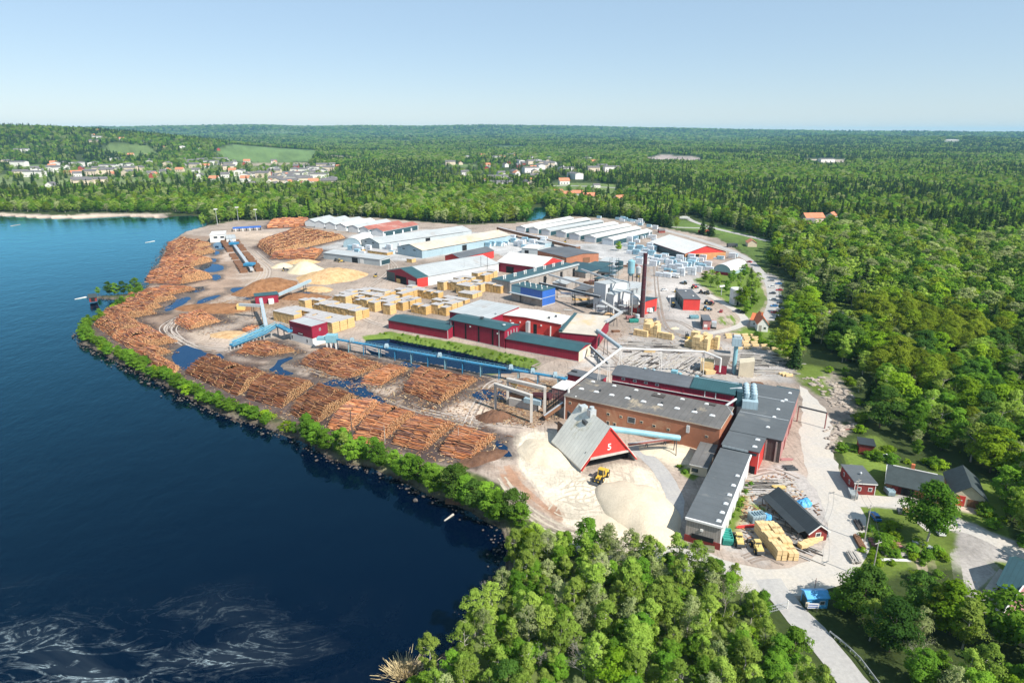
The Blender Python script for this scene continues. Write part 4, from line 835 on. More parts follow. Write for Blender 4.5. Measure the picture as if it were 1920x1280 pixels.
md = forest.modifiers.new('trees', 'NODES'); md.node_group = ng
print('trees', len(pb), len(pr_), len(order), len(FP))

# ------------------------------------------------------------------ air
b = MB(); b.box(-13000, 13000, -400, 17500, -6, 235)
hz = b.build('haze', [])
hm = bpy.data.materials.new('haze'); hm.use_nodes = True; ht = hm.node_tree; ht.nodes.clear()
ho = ht.nodes.new('ShaderNodeOutputMaterial'); hv = ht.nodes.new('ShaderNodeVolumePrincipled')
hv.inputs['Color'].default_value = (0.36, 0.76, 1.0, 1); hv.inputs['Density'].default_value = 4.4e-5; hv.inputs['Anisotropy'].default_value = 0.0
ht.links.new(hv.outputs[0], ho.inputs['Volume']); hz.data.materials.append(hm)
tag(hz, 'thin blue summer haze over the far hills', 'haze', kind='stuff')

# ------------------------------------------------------------------ buildings
class Shed:
    """a building on a surveyed rectangle: A near-left, B near-right, C far-right corner, all seen at height z"""
    def __init__(s, name, label, A, B, C, h, wall='red', roof='felt', kind='flat', rise=0.0, z=None, over=0.35, cat='building', band=None, group=None, dims=None, front_mat=None, thick=0.22):
        z = h if z is None else z
        a, b, c = G(*A, z).xy, G(*B, z).xy, G(*C, z).xy
        if (b - a).length >= (c - b).length or dims == 'u':
            u = (b - a).normalized(); v = Vector((-u.y, u.x)); L = (b - a).length; D = abs((c - b).dot(v))
        else:
            v = (c - b).normalized(); u = Vector((v.y, -v.x)); L = abs((b - a).dot(u)); D = (c - b).length; a = b - u * L
        s.L, s.D, s.h, s.kind, s.rise = L, D, h, kind, rise
        s.root = thing(name, label, cat, (a.x, a.y, 0), atan2(u.y, u.x), group)
        wm = M[wall]; z0 = 0.0
        if band:
            zb, lm = band; m = MB(); m.box(-.04, L + .04, -.04, D + .04, -0.3, zb); m.build('lower_wall', M[lm], s.root); z0 = zb
        else: z0 = -0.3
        m = MB(); q = [(0, 0), (L, 0), (L, D), (0, D)]
        zt = [h] * 4
        if kind == 'mono': zt = [h, h, h + rise, h + rise]
        if kind == 'mono_back': zt = [h + rise, h + rise, h, h]
        if kind == 'mono_right': zt = [h, h + rise, h + rise, h]
        for i in range(4):
            j = (i + 1) % 4; m.face([(*q[i], z0), (*q[j], z0), (*q[j], zt[j]), (*q[i], zt[i])], 1 if (front_mat and i == 0) else 0)
        if kind == 'gable_u':
            m.face([(L, 0, h), (L, D, h), (L, D/2, h + rise)]); m.face([(0, D, h), (0, 0, h), (0, D/2, h + rise)])
        if kind == 'gable_v':
            m.face([(0, 0, h), (L, 0, h), (L/2, 0, h + rise)], 1 if front_mat else 0); m.face([(L, D, h), (0, D, h), (L/2, D, h + rise)])
        if kind == 'arch_v':
            for y, sg in ((0, 1), (D, -1)):
                pts = [(L/2 - sg*L/2*cos(pi*k/12), y, h + rise*sin(pi*k/12)) for k in range(13)]; m.face(pts[::-1])
        m.face([(0, 0, h - .3), (L, 0, h - .3), (L, D, h - .3), (0, D, h - .3)])
        s.wall = m.build('wall', [wm, M[front_mat]] if front_mat else [wm], s.root)
        m = MB(); o = over; t = thick
        def slab(p): m.hexa(p, [(x, y, zz + t) for x, y, zz in p])
        if kind == 'flat': m.box(-o, L + o, -o, D + o, h, h + t)
        elif kind == 'mono': slab([(-o, -o, h), (L + o, -o, h), (L + o, D + o, h + rise), (-o, D + o, h + rise)])
        elif kind == 'mono_back': slab([(-o, -o, h + rise), (L + o, -o, h + rise), (L + o, D + o, h), (-o, D + o, h)])
        elif kind == 'mono_right': slab([(-o, -o, h), (L + o, -o, h + rise), (L + o, D + o, h + rise), (-o, D + o, h)])
        elif kind == 'gable_u':
            k = o * rise / (D / 2); slab([(-o, -o, h - k), (L + o, -o, h - k), (L + o, D/2, h + rise), (-o, D/2, h + rise)]); slab([(-o, D/2, h + rise), (L + o, D/2, h + rise), (L + o, D + o, h - k), (-o, D + o, h - k)])
        elif kind == 'gable_v':
            k = o * rise / (L / 2); slab([(-o, -o, h - k), (L/2, -o, h + rise), (L/2, D + o, h + rise), (-o, D + o, h - k)]); slab([(L/2, -o, h + rise), (L + o, -o, h - k), (L + o, D + o, h - k), (L/2, D + o, h + rise)])
        elif kind == 'arch_v':
            for k in range(12):
                a0, a1 = pi*k/12, pi*(k+1)/12; x0, x1 = L/2 - (L/2 + .15)*cos(a0), L/2 - (L/2 + .15)*cos(a1); z0_, z1_ = h + (rise + .15)*sin(a0), h + (rise + .15)*sin(a1)
                slab([(x0, -o, z0_), (x1, -o, z1_), (x1, D + o, z1_), (x0, D + o, z0_)])
        s.roof = m.build('roof', M[roof], s.root)
    def rz(s, x, y):
        """roof surface height"""
        if s.kind == 'gable_u': return s.h + s.rise * (1 - abs(y - s.D/2) / (s.D/2))
        if s.kind == 'gable_v': return s.h + s.rise * (1 - abs(x - s.L/2) / (s.L/2))
        if s.kind == 'mono': return s.h + s.rise * y / s.D
        if s.kind == 'mono_back': return s.h + s.rise * (1 - y / s.D)
        if s.kind == 'mono_right': return s.h + s.rise * x / s.L
        return s.h
    def panel(s, face, t0, t1, z0, z1, name, mat, proud=0.07, parent=None):
        """a plate on a wall; t runs left to right as seen from outside"""
        m = MB(); p = proud; L, D = s.L, s.D
        if face == 'front': m.box(t0, t1, -p, 0.02, z0, z1)
        elif face == 'right': m.box(L - .02, L + p, t0, t1, z0, z1)
        elif face == 'left': m.box(-p, .02, D - t1, D - t0, z0, z1)
        else: m.box(L - t1, L - t0, D - .02, D + p, z0, z1)
        return m.build(name, M[mat], parent or s.root)
    def window(s, face, t, w, z0, z1, frame='white'):
        f = s.panel(face, t, t + w, z0, z1, 'window', frame, .08); k = 0.14 * min(w, z1 - z0)
        s.panel(face, t + k, t + w - k, z0 + k, z1 - k, 'pane', 'glass', .11, f); return f
    def box(s, name, mat, x0, x1, y0, y1, z0, z1, parent=None):
        m = MB(); m.box(x0, x1, y0, y1, z0, z1); return m.build(name, M[mat], parent or s.root)
    def skylight(s, x, y, w=1.5, d=1.1, mat='skylight'):
        z = s.rz(x, y) + .2; m = MB(); m.box(x - w/2, x + w/2, y - d/2, y + d/2, z - .15, z + .22); o = m.build('skylight', M['galv'], s.root)
        m = MB(); a, b_ = w/2 - .1, d/2 - .1
        m.hexa([(x-a, y-b_, z + .22), (x+a, y-b_, z + .22), (x+a, y+b_, z + .22), (x-a, y+b_, z + .22)], [(x-a*.6, y-b_*.6, z + .5), (x+a*.6, y-b_*.6, z + .5), (x+a*.6, y+b_*.6, z + .5), (x-a*.6, y+b_*.6, z + .5)])
        m.build('dome', M[mat], o)
    def vent(s, x, y, r=.35, hh=1.0, mat='galv'):
        z = s.rz(x, y); m = MB(); m.lathe([(r, z - .2), (r, z + hh), (r*1.5, z + hh), (r*1.5, z + hh + .25), (.05, z + hh + .5)], 8, (x, y)); return m.build('vent', M[mat], s.root)
    def trim(s, mat='white', z=None, face='front', w=.25):
        z = s.h if z is None else z; return s.panel(face, -.3, (s.L if face in ('front', 'back') else s.D) + .3, z - w, z - .01, 'trim', mat, .40)

# --- saw house and its neighbours
S = Shed('saw_house', 'long brick saw house with flat grey roof and two rows of white skylights', (1058, 741), (1350, 803), (1371, 763), 9.2, 'brick', 'felt_dusty', 'flat', over=.25)
L, D = S.L, S.D
for i in range(9): S.skylight(L * (.055 + .108 * i), D * .42, 1.9, 1.2)
for i in range(6): S.skylight(L * (.07 + .155 * i) , D * .88, 1.6, 1.0, 'white')
for i in range(4): S.vent(L * (.18 + .21 * i), D * .5, .3, .7, 'steel_dark')
S.box('hatch', 'dark_boards', L * .50, L * .58, D * .76, D * .9, 9.4, 9.8); S.box('hatch', 'dark_boards', L * .86, L * .9, D * .86, D * .96, 9.4, 9.8)
for i, (f, w, z0, z1) in enumerate([(.035, 1, 6.4, 7.3), (.11, 1.2, 5.4, 6.4), (.21, 1, 5.8, 6.6), (.30, 1.2, 5.2, 6.2), (.385, 1.1, 5.3, 6.2), (.52, 1.1, 5, 5.9), (.60, 1.2, 4.6, 5.5), (.69, 1.1, 4.4, 5.3), (.30, 1.2, 1.4, 3.0), (.345, 1.2, 1.4, 3.0), (.92, 1, 5, 5.8)]):
    S.window('front', L * f, w, z0, z1, 'cream_wall')
S.panel('front', L * .44, L * .44 + 2.8, 4.2, 6.4, 'hatch', 'galv'); S.panel('front', L * .44 + .2, L * .44 + 2.6, 4.4, 6.3, 'shutter', 'steel_dark', .12)
S.box('fan_unit', 'galv', L * .81, L * .81 + 1.0, -.9, 0, 5.6, 8.0)
S.panel('front', 0, L, 9.0, 9.35, 'trim', 'cream_roof', .3); S.panel('left', 0, D, 9.0, 9.35, 'trim', 'pink_wall', .28); S.panel('right', 0, D, 9.0, 9.35, 'trim', 'cream_roof', .3)
S.panel('left', D * .3, D * .75, 0, 5.0, 'gate', 'dark'); S.panel('front', .2, .5, 0, 8.8, 'downpipe', 'white', .25)

S = Shed('red_hall', 'long dark red hall with half grey, half green roof behind the brick saw house', (1148, 702), (1376, 741), (1389, 721), 12.0, 'red', 'felt', 'gable_u', 1.5)
L, D = S.L, S.D
m = MB(); o = .5; k = .3
m.hexa([(L*.66, -o, 12.05), (L+o, -o, 12.05), (L+o, D/2, 13.85), (L*.66, D/2, 13.85)], [(L*.66, -o, 12.45), (L+o, -o, 12.45), (L+o, D/2, 14.25), (L*.66, D/2, 14.25)])
m.hexa([(L*.66, D/2, 13.85), (L+o, D/2, 13.85), (L+o, D+o, 12.05), (L*.66, D+o, 12.05)], [(L*.66, D/2, 14.25), (L+o, D/2, 14.25), (L+o, D+o, 12.45), (L*.66, D+o, 12.45)]); m.build('green_roof_cover', M['green_roof'], S.root)
m = MB(); m.beam((L*.66, D/2, 14.32), (L+o, D/2, 14.32), .35, .15); m.build('ridge_cap', M['sheet_blue'], S.root)
for f in (.085, .185, .28, .375): S.window('front', L * f, 1.3, 10.6, 11.5)
for f in (.16, .42, .60, .775, .86): S.panel('front', L * f, L * f + .3, 9.4, 11.8, 'downpipe', 'white' if f > .7 else 'red', .15)
S.panel('front', 0, L, 9.35, 9.6, 'flashing', 'white', .2)
for f in (.22, .30): S.vent(L * f, D * .8, .4, .5, 'sheet_blue')
S.vent(L*.52, D*.88, .5, .6, 'cyan'); S.vent(L*.66, D*.9, .5, .6, 'cyan'); S.box('roof_unit', 'cyan', L*.44, L*.49, D*.9, D+1, 12.2, 13.5)
S.panel('right', D*.3, D*.6, 9, 11.5, 'gate', 'dark')

S = Shed('grey_hall', 'wide grey roofed hall along the east road with a row of small skylights', (1367, 812), (1466, 826), (1498, 733), 7.8, 'pink_wall', 'felt_light', 'flat', dims='v' if False else None, front_mat='dark_boards')
L, D = S.L, S.D
for i, (fx, fy) in enumerate([(.83, .90), (.80, .74), (.74, .70), (.72, .52), (.70, .36), (.66, .16)]): S.skylight(L * fx, D * fy, 1.3, 1.0)
S.box('canopy', 'teal_roof', L * .48, L * 1.0, D, D + 2.5, 7.0, 7.6)
for fy in (.35, .72): S.box('roof_seam', 'galv', 0, L, D * fy, D * fy + .25, 8.02, 8.10)
S.panel('right', D*.02, D*.98, 6.9, 7.5, 'trim', 'cream_roof', .2)
for f in (.22, .47, .6): S.panel('right', D * f, D * f + 3, 0, 3.4, 'gate', 'red_wood', .1)
for f in (.1, .3, .5, .7, .9): S.panel('front', L * f, L * f + .5, 0, 7.2, 'post', 'boards', .2)
S = Shed('red_annex', 'red annex with grey roof between the grey hall and the long front shed', (1353, 836), (1423, 848), (1437, 817), 7.6, 'red_bright', 'felt_light', 'flat')
S.skylight(S.L*.83, S.D*.62, 1.5, 1.1); S.skylight(S.L*.84, S.D*.2, 1.5, 1.1); S.panel('front', 0, S.L*.72, 7.0, 7.75, 'fascia', 'sheet', .42); S.panel('front', 0, S.L*.95, 6.2, 6.9, 'window_band', 'teal_roof', .1)
S.panel('front', S.L*.8, S.L*.95, 0, 2.6, 'door', 'dark'); S.panel('right', .2, .5, 0, 7.3, 'downpipe', 'white', .15); S.panel('left', S.D*.3, S.D*.8, 0, 4.5, 'gate', 'dark')
S = Shed('long_shed', 'long low shed with light grey roof and grey board gable pointing at the road bend', (1286, 974), (1353, 988), (1407, 853), 6.6, 'white_wall', 'felt_light', 'mono', 0.0, band=None, front_mat='boards')
L, D = S.L, S.D
for f in (.045, .145, .255, .37, .50, .64): S.skylight(L * .87, D * (1 - (1 - f)) + 0, 1.3, 1.1) if f < .6 else S.skylight(L * .87, D * f, 1.2, 1.0)
S.panel('front', -.2, L + .2, 0, 1.9, 'plinth', 'red_wood', .15); S.panel('front', L*.18, L*.82, 1.5, 2.7, 'window_band', 'dark', .18); S.panel('front', -.3, L + .3, 6.35, 6.9, 'trim', 'white', .45)
S.panel('front', L*.42, L*.5, 4.0, 4.6, 'lamp', 'white', .3); S.panel('right', 0, D, 6.3, 6.85, 'trim', 'white', .42)
for f in (.18, .40, .62, .83): S.panel('right', D * f, D * f + 1.2, 0, 2.2, 'door', 'boards', .1)
for f in (.12, .36, .60, .86): S.panel('left', D * f, D * f + 3, 0, 3.5, 'gate', 'dark', .05)
S = Shed('grey_hut', 'small grey roofed hut in the shadow of the long shed', (1296, 867), (1326, 876), (1344, 837), 3.4, 'cream_wall', 'felt_dusty', 'mono', .3)
S.panel('left', 1, 4, 0, 2.4, 'door', 'dark'); S.panel('front', .5, 2.4, 1, 2.2, 'window', 'glass'); S.panel('front', -.3, S.L + .3, 3.2, 3.5, 'trim', 'white', .42)
# --- black open shed
S = Shed('black_shed', 'narrow black roofed timber shed with open side among lumber stacks', (1523, 1003), (1552, 994), (1475, 924), 2.9, 'red_wood', 'black_roof', 'gable_v', 1.9, over=.5)
m = MB(); m.hexa([(-2.4, 1.0, 2.3), (-.35, 1.0, 2.85), (-.35, S.D + .4, 2.85), (-2.4, S.D + .4, 2.3)], [(-2.4, 1.0, 2.45), (-.35, 1.0, 3.0), (-.35, S.D + .4, 3.0), (-2.4, S.D + .4, 2.45)]); cpy = m.build('lean_to', M['black_roof'], S.root)
for i in range(7): S.box('post', 'dark_boards', -2.2, -2.05, 1.3 + i * (S.D - 1.5) / 6, 1.45 + i * (S.D - 1.5) / 6, 0, 2.35)
S.panel('left', .5, S.D - .5, .1, 2.4, 'opening', 'dark', .04); S.window('front', S.L*.36, 1.5, 1.3, 2.6); 
for x in (-.5, S.L + .32):
    m = MB(); zz = 2.9 - .5 * 1.9 / (S.L / 2)
    m.beam((x if x < 0 else S.L + .5, -.56, zz + .12), (S.L/2, -.56, 4.98), .12, .3); m.build('bargeboard', M['white'], S.root)
# --- red sheds by the pond
S = Shed('pond_shed', 'low red shed with green roof, westernmost along the pond', (728, 600), (838, 619), (846, 604), 5.0, 'red', 'green_roof', 'gable_u', 1.2)
S.panel('right', .3, .6, 0, 4.8, 'downpipe', 'sheet', .2); S.panel('front', 0, S.L, 0, .35, 'plinth', 'concrete', .15)
S = Shed('pond_shed', 'tall red shed with dark upright slots in the middle of the pond front', (843, 599), (946, 620), (969, 608), 9.0, 'red', 'green_roof', 'gable_u', 1.2)
for f in (.06, .29, .53, .78): S.panel('front', S.L * f, S.L * f + .9, .4, 8.4, 'slot', 'dark')
for f in (.02, .90): S.panel('front', S.L * f, S.L * f + .35, 0, 8.6, 'downpipe', 'sheet', .2)
S.panel('front', S.L*.38, S.L*.38 + .8, 7.3, 8.0, 'lamp', 'white', .3); S.panel('front', S.L*.87, S.L*.87 + .6, 6.6, 7.3, 'lamp', 'white', .3); S.panel('front', 0, S.L, 0, .35, 'plinth', 'concrete', .15)
S.vent(S.L*.45, S.D*.55, .8, 1.0, 'steel_dark'); S.vent(S.L*.9, S.D*.35, .6, .5, 'sheet'); S.vent(S.L*.93, S.D*.8, .6, .5, 'sheet')
for f in (.2, .4, .6, .8): S.panel('right', S.D * f, S.D * f + .5, 1, 8, 'rib', 'galv', .2)
S = Shed('pond_shed', 'low red shed with green roof and beige end wall, easternmost along the pond', (949, 635), (1085, 659), (1101, 643), 5.0, 'red', 'green_roof', 'gable_u', 1.3)
S.panel('right', .2, S.D - .2, 0, 4.8, 'end_wall', 'cream_wall', .08); S.panel('right', S.D*.35, S.D*.55, 0, 3.5, 'door', 'white', .12); S.panel('front', 0, S.L, 0, .35, 'plinth', 'concrete', .15)
S = Shed('planing_hall', 'red walled hall with flat dull grey roof behind the green roofed pond sheds', (843, 584), (917, 598), (946, 572), 8.2, 'red', 'grey_roof', 'mono', .6, dims='u'); S.vent(S.L*.95, S.D*.3, .5, .8); S.panel('left', 2, 6, 0, 4, 'gate', 'dark')
S = Shed('planing_hall', 'bright red hall with clean white roof behind the tall pond shed', (921, 588), (1052, 608), (1073, 594), 7.2, 'red_bright', 'white_roof', 'gable_v', .9)
for f in (.10, .62): S.panel('front', S.L * f, S.L * f + 2.0, 0, 5.2, 'gate', 'dark')
for f in (.06, .28, .42, .72): S.panel('front', S.L * f, S.L * f + .7, 4.6, 5.4, 'lamp', 'white', .3)
S.vent(S.L*.78, S.D*.3, .5, .9, 'steel_dark'); S.vent(S.L*.82, S.D*.6, .5, .9, 'steel_dark'); S.panel('right', 0, S.D, .2, 6.9, 'end_wall', 'sheet', .06); S.box('filter_unit', 'galv', S.L*.54, S.L*.58, -2.5, -.3, 0, 6.5)
S.box('pipe_stack', 'white', S.L*.86, S.L*.87, -.9, -.3, 0, 5.5)
S = Shed('planing_hall', 'red hall with dusty cream roof beside the chip conveyor', (1052, 620), (1119, 629), (1142, 596), 7.0, 'red', 'cream_roof', 'mono', .8); S.box('roof_edge', 'green_roof', -.5, 1.2, -.3, S.D + .3, 7.25, 8.3); S.panel('right', 3, 8, 0, 4.5, 'gate', 'dark')
S = Shed('blue_hall', 'bright blue hall with dark green roof and grey board front', (959, 534), (1017, 546), (1048, 541), 9.8, 'blue', 'green_roof', 'flat', over=.1)
S.panel('front', 0, S.L, 0, 5.0, 'board_front', 'boards', -.0 + .06); S.box('canopy', 'sheet', -.5, S.L, -2.0, 0, 5.0, 5.4); S.panel('front', S.L*.28, S.L*.33, 0, 4.6, 'post', 'dark_boards', .12); S.panel('right', 0, S.D, 5.2, 5.5, 'band', 'sheet', .08); S.panel('right', 0, S.D, 0, .6, 'plinth', 'concrete', .08); S.panel('front', 0, S.L*.3, 5.6, 9.6, 'teal_patch', 'cyan', .05)
for i in range(5):
    for j in range(2): S.vent(S.L * (.14 + .18 * i), S.D * (.3 + .4 * j), .3, .9, 'white')
# --- cube
S = Shed('control_tower', 'cube-shaped red tower on a white base where the blue conveyors meet', (542, 602), (584, 613), (606, 603), 9.9, 'red_bright' if False else 'red', 'grey_roof', 'flat', over=.05, band=(3.9, 'white'))
L, D = S.L, S.D
S.panel('front', 0, L, 9.5, 10.2, 'parapet', 'red', .2); S.panel('right', 0, D, 9.5, 10.2, 'parapet', 'red', .2); S.panel('left', 0, D, 9.5, 10.2, 'parapet', 'red', .2); S.panel('back', 0, L, 9.5, 10.2, 'parapet', 'red', .2)
sg = S.panel('front', L*.36, L*.60, 4.3, 5.4, 'sign', 'dark', .15)
m = MB()
for i in range(7): m.box(L*.38 + i*L*.03, L*.38 + i*L*.03 + L*.018, -.18, -.15, 4.6, 5.1)
m.build('lettering', M['white'], sg)
for f in (.05, .72): S.window('front', L * f, 1.2, 1.0, 3.0)
S.window('right', D*.45, 1.0, 7.0, 8.2); S.panel('front', L*.98, L*1.0, 0, 3.9, 'corner', 'white', .1)
S = Shed('bark_shed', 'small red shed with green roof between two inclined conveyors on the bark ground', (478, 556), (521, 552), (521, 548), 5.0, 'red', 'green_roof', 'mono', .5); S.box('fan_housing', 'white', S.L*.55, S.L*.78, -3, -.2, 0, 3)
# --- sheds near the brick house
S = Shed('container', 'pinkish box shed with white roof at the end of the blue conveyor', (1039, 724), (1060, 732), (1081, 717), 4.6, 'pink_wall', 'white_roof', 'flat', over=.15)
S = Shed('red_outbuilding', 'low red outbuilding with black roof at the head of the brick saw house', (1064, 701), (1124, 714), (1146, 707), 4.2, 'red', 'felt', 'flat')
for i in range(6): S.vent(S.L*(.03 + .03*i), S.D*.5, .25, .6, 'steel_dark')
# --- western row of grey sheds
rows_ = [((576, 413), (590, 416), (627, 408), 'grey_roof', 'first and leftmost'), ((594, 415.5), (608, 418.5), (655, 409), 'grey_roof', 'second'), ((613, 418), (628, 421), (682, 411), 'grey_roof', 'third'), ((634, 421), (648, 424), (703, 413.5), 'white_roof', 'fourth'),
  ((655, 424), (671, 427), (733, 415.5), 'grey_roof', 'fifth'), ((676, 427), (691, 430), (755, 419), 'rust_roof', 'sixth, rust roofed'), ((697, 430), (718, 433.5), (784, 421), 'rust_roof', 'seventh, rust roofed and rightmost')]
for A, B_, C_, rf, nm in rows_:
    A = (A[0] + .2 * (B_[0] - A[0]), A[1] + .2 * (B_[1] - A[1]))
    S = Shed('storage_shed', 'long pale gabled storage shed, %s at the western forest edge' % nm, A, B_, C_, 5.5, 'white_wall', rf, 'gable_v', 2.6, over=.5, group='storage sheds at the western forest edge')
    S.panel('right', S.D*.02, S.D*.98, 0, 4.6, 'open_side', 'teal_roof', .05)
    for f in (.0, .25, .5, .75): S.panel('right', S.D*f + 1, S.D*f + 3, 0, 3.0, 'stored_goods', 'wrap', .5)
# --- eastern row of white sheds
rows_ = [((965, 424), (985, 427), (1076, 409), 'first and farthest'), ((991, 426), (1009, 429.5), (1107, 411), 'second'), ((1012, 430), (1031, 433), (1132, 415), 'third'), ((1042, 432.5), (1061, 436.5), (1160, 419), 'fourth'),
  ((1064, 437), (1087, 441), (1184, 422.5), 'fifth'), ((1094, 441), (1117, 445.5), (1202, 427.5), 'sixth'), ((1124, 446), (1150, 450), (1223, 433), 'seventh and nearest')]
for A, B_, C_, nm in rows_:
    A = (A[0] + .26 * (B_[0] - A[0]), A[1] + .26 * (B_[1] - A[1]))
    S = Shed('drying_shed', 'long shed with whitish roof, %s in the eastern row' % nm, A, B_, C_, 5.2, 'white_wall', 'white_roof' if nm[0] in 'fs' else 'grey_roof', 'gable_v', 1.6, over=.3, group='white roofed sheds of the eastern row')
    S.panel('right', S.D*.01, S.D*.99, 0, 4.4, 'open_side', 'teal_roof', .05); S.panel('front', S.L*.1, S.L*.9, 0, 4, 'gate', 'wrap', .2)
# --- other halls
S = Shed('arched_tent', 'blue-grey arched tent hall beside the huge log pile', (649, 456), (676, 459), (700, 448), 2.5, 'sheet_blue', 'white_roof', 'arch_v', 6.0, z=2.5)
S = Shed('grey_store', 'very long grey store with pale roof in front of the row of sheds', (678, 450.5), (711, 457), (884, 432.5), 6.0, 'sheet', 'grey_roof', 'gable_v', 3.5, over=.4)
for f in (.2, .62): S.panel('front', S.L*f, S.L*f + 3, 5.2, 6.0, 'window', 'dark')
S.panel('right', S.D*.47, S.D*.52, 0, 5, 'gate', 'dark'); S.panel('right', S.D*.1, S.D*.9, 5.4, 5.8, 'window_band', 'steel_dark', .05)
m = MB(); m.beam((S.L/2, -.5, 9.75), (-.4, -.5, 6.1), .3, .5); m.beam((S.L/2, -.5, 9.75), (S.L + .4, -.5, 6.1), .3, .5); m.build('bargeboard', M['green_roof'], S.root)
S = Shed('sorting_hall', 'pale blue-grey hall with sandy orange stained roof', (755, 461), (791, 470), (957, 441), 6.5, 'sheet_blue', 'cream_roof', 'gable_v', 3.6, over=.4)
S.panel('right', S.D*.42, S.D*.47, 0, 5, 'gate', 'dark'); S.panel('right', S.D*.05, S.D*.95, 5.8, 6.3, 'window_band', 'steel_dark', .05)
for f in (.2, .65): S.panel('front', S.L*f, S.L*f + 3, 5.4, 6.2, 'window', 'dark')
m = MB(); m.beam((S.L/2, -.5, 10.3), (-.4, -.5, 6.6), .3, .5); m.beam((S.L/2, -.5, 10.3), (S.L + .4, -.5, 6.6), .3, .5); m.build('bargeboard', M['green_roof'], S.root)
S = Shed('garage_hall', 'low grey garage hall with scrap heap at its left end', (606, 474), (712, 487), (718, 481), 5.0, 'sheet', 'grey_roof', 'mono', .8)
S.panel('front', S.L*.52, S.L*.62, 0, 4.2, 'gate', 'dark'); S.panel('front', S.L*.66, S.L*.72, .2, 3.8, 'sign', 'white', .12); S.panel('right', 2, 12, .5, 4, 'gate', 'teal_roof')
S = Shed('white_hall', 'long white hall with dark green front roof and red gable beside the lumber yard', (722, 508), (782, 522), (935, 494), 6.5, 'white_wall', 'grey_roof', 'gable_v', 4.0, over=.4)
L, D = S.L, S.D; fd = D * .12
m = MB(); e = .25
m.hexa([(-.5, -.5, 6.75), (L/2, -.5, 10.8), (L/2, fd, 10.8), (-.5, fd, 6.75)], [(-.5, -.5, 6.95), (L/2, -.5, 11.0), (L/2, fd, 11.0), (-.5, fd, 6.95)])
m.hexa([(L/2, -.5, 10.8), (L + .5, -.5, 6.75), (L + .5, fd, 6.75), (L/2, fd, 10.8)], [(L/2, -.5, 11.0), (L + .5, -.5, 6.95), (L + .5, fd, 6.95), (L/2, fd, 11.0)]); m.build('green_roof_cover', M['green_roof'], S.root)
m = MB(); m.face([(0, -.06, 0), (L, -.06, 0), (L, -.06, 6.5), (L/2, -.06, 10.4), (0, -.06, 6.5)]); m.build('red_gable', M['red'], S.root)
S.panel('right', 0, fd, 0, 6.3, 'red_side', 'red_bright', .06); S.panel('front', L*.30, L*.66, 0, 5.2, 'opening', 'dark', .09); S.panel('front', 0, L*.28, 0, 6.4, 'dark_side', 'teal_roof', .09); S.panel('front', L*.72, L*.95, 0, 4.0, 'gate', 'white', .1); S.panel('front', L*.34, L*.46, 0, 3.0, 'lumber_bundle', 'lumber', .5)
S = Shed('red_store', 'small red gabled store with dark grey roof behind the white hall', (834, 480), (862, 484), (926, 470), 6.0, 'red_bright', 'felt', 'gable_v', 2.6)
S = Shed('red_barn', 'big red barn with brilliant white roof in the centre of the mill', (932, 491), (1012, 502), (1059, 489), 7.2, 'red', 'white_roof', 'gable_u', 5.0)
for f in (.22, .70): S.panel('front', S.L*f, S.L*f + 7, 0, 5.0, 'gate', 'dark')
m = MB(); m.face([(S.L + .07, 0, .2), (S.L + .07, S.D, .2), (S.L + .07, S.D, 7.2), (S.L + .07, S.D/2, 12.1), (S.L + .07, 0, 7.2)]); m.build('end_wall', M['red_bright'], S.root)
S = Shed('drying_kilns', 'row of grey drying kilns with green roof and pairs of white vents', (956, 529), (1084, 496), (1064, 488), 8.0, 'boards', 'green_roof', 'flat', over=.2)
S.panel('front', -.5, S.L + .5, 7.6, 8.8, 'fascia', 'sheet', .8)
for i in range(7):
    for dx in (-.9, .9): S.vent(S.L * (.06 + .14 * i) + dx, S.D * .55, .45, 2.2, 'white')
for f in (.25, .5, .75, .95): S.panel('front', S.L*f - 3, S.L*f, 0, 6, 'gate', 'dark')
S = Shed('brick_store', 'brick store with dark grey roof in the middle of the wrapped packs', (1008, 470), (1062, 483), (1104, 471), 6.5, 'brick', 'felt', 'gable_u', 1.5); S.panel('right', S.D*.5, S.D*.72, 0, 4.5, 'gate', 'brown_wall')
S = Shed('terminal_hall', 'large hall with broad white roof and red and orange gable near the gate', (1294, 478), (1361, 471), (1290, 450), 6.0, 'red', 'white_roof', 'gable_v', 5.6, over=.8)
m = MB(); m.face([(0, -.07, 5.4), (S.L, -.07, 5.4), (S.L, -.07, 6.0), (S.L/2, -.07, 11.5), (0, -.07, 6.0)]); m.build('red_gable', M['red_bright'], S.root)
S.panel('front', 0, S.L, 0, 5.4, 'brick_wall', 'orange_brick', .07); S.panel('front', S.L*.2, S.L*.34, 0, 4.6, 'gate', 'dark', .12); S.panel('left', S.D*.02, S.D*.98, 0, 5, 'open_side', 'teal_roof', .06)
S = Shed('arched_tent', 'grey arched tent hall with white roof and red foot near the lawn', (1331, 509), (1370, 511), (1400, 500), 2.6, 'sheet_blue', 'white_roof', 'arch_v', 5.0, z=2.6); S.panel('front', 0, S.L, 0, 2.2, 'base', 'red', .1)
for A, B_, C_, nm in [((1060, 507), (1098, 512), (1135, 503), 'nearest the kilns'), ((1118, 511), (1153, 512), (1168, 503), 'by the blue tank'), ((1084, 529), (1122, 523), (1155, 515), 'beside the boiler house')]:
    S = Shed('low_shed', 'low flat shed with dark teal roof, ' + nm, A, B_, C_, 4.0, 'boards', 'teal_roof', 'mono', .5, group='low teal roofed sheds')
    S.panel('front', S.L*.2, S.L*.4, 0, 3, 'gate', 'dark')
S = Shed('workshop', 'red fronted workshop with slate grey roof beside parked machines', (1281, 562), (1313, 563.5), (1296, 543), 6.0, 'teal_roof', 'felt', 'mono_back', .8, front_mat='red_bright')
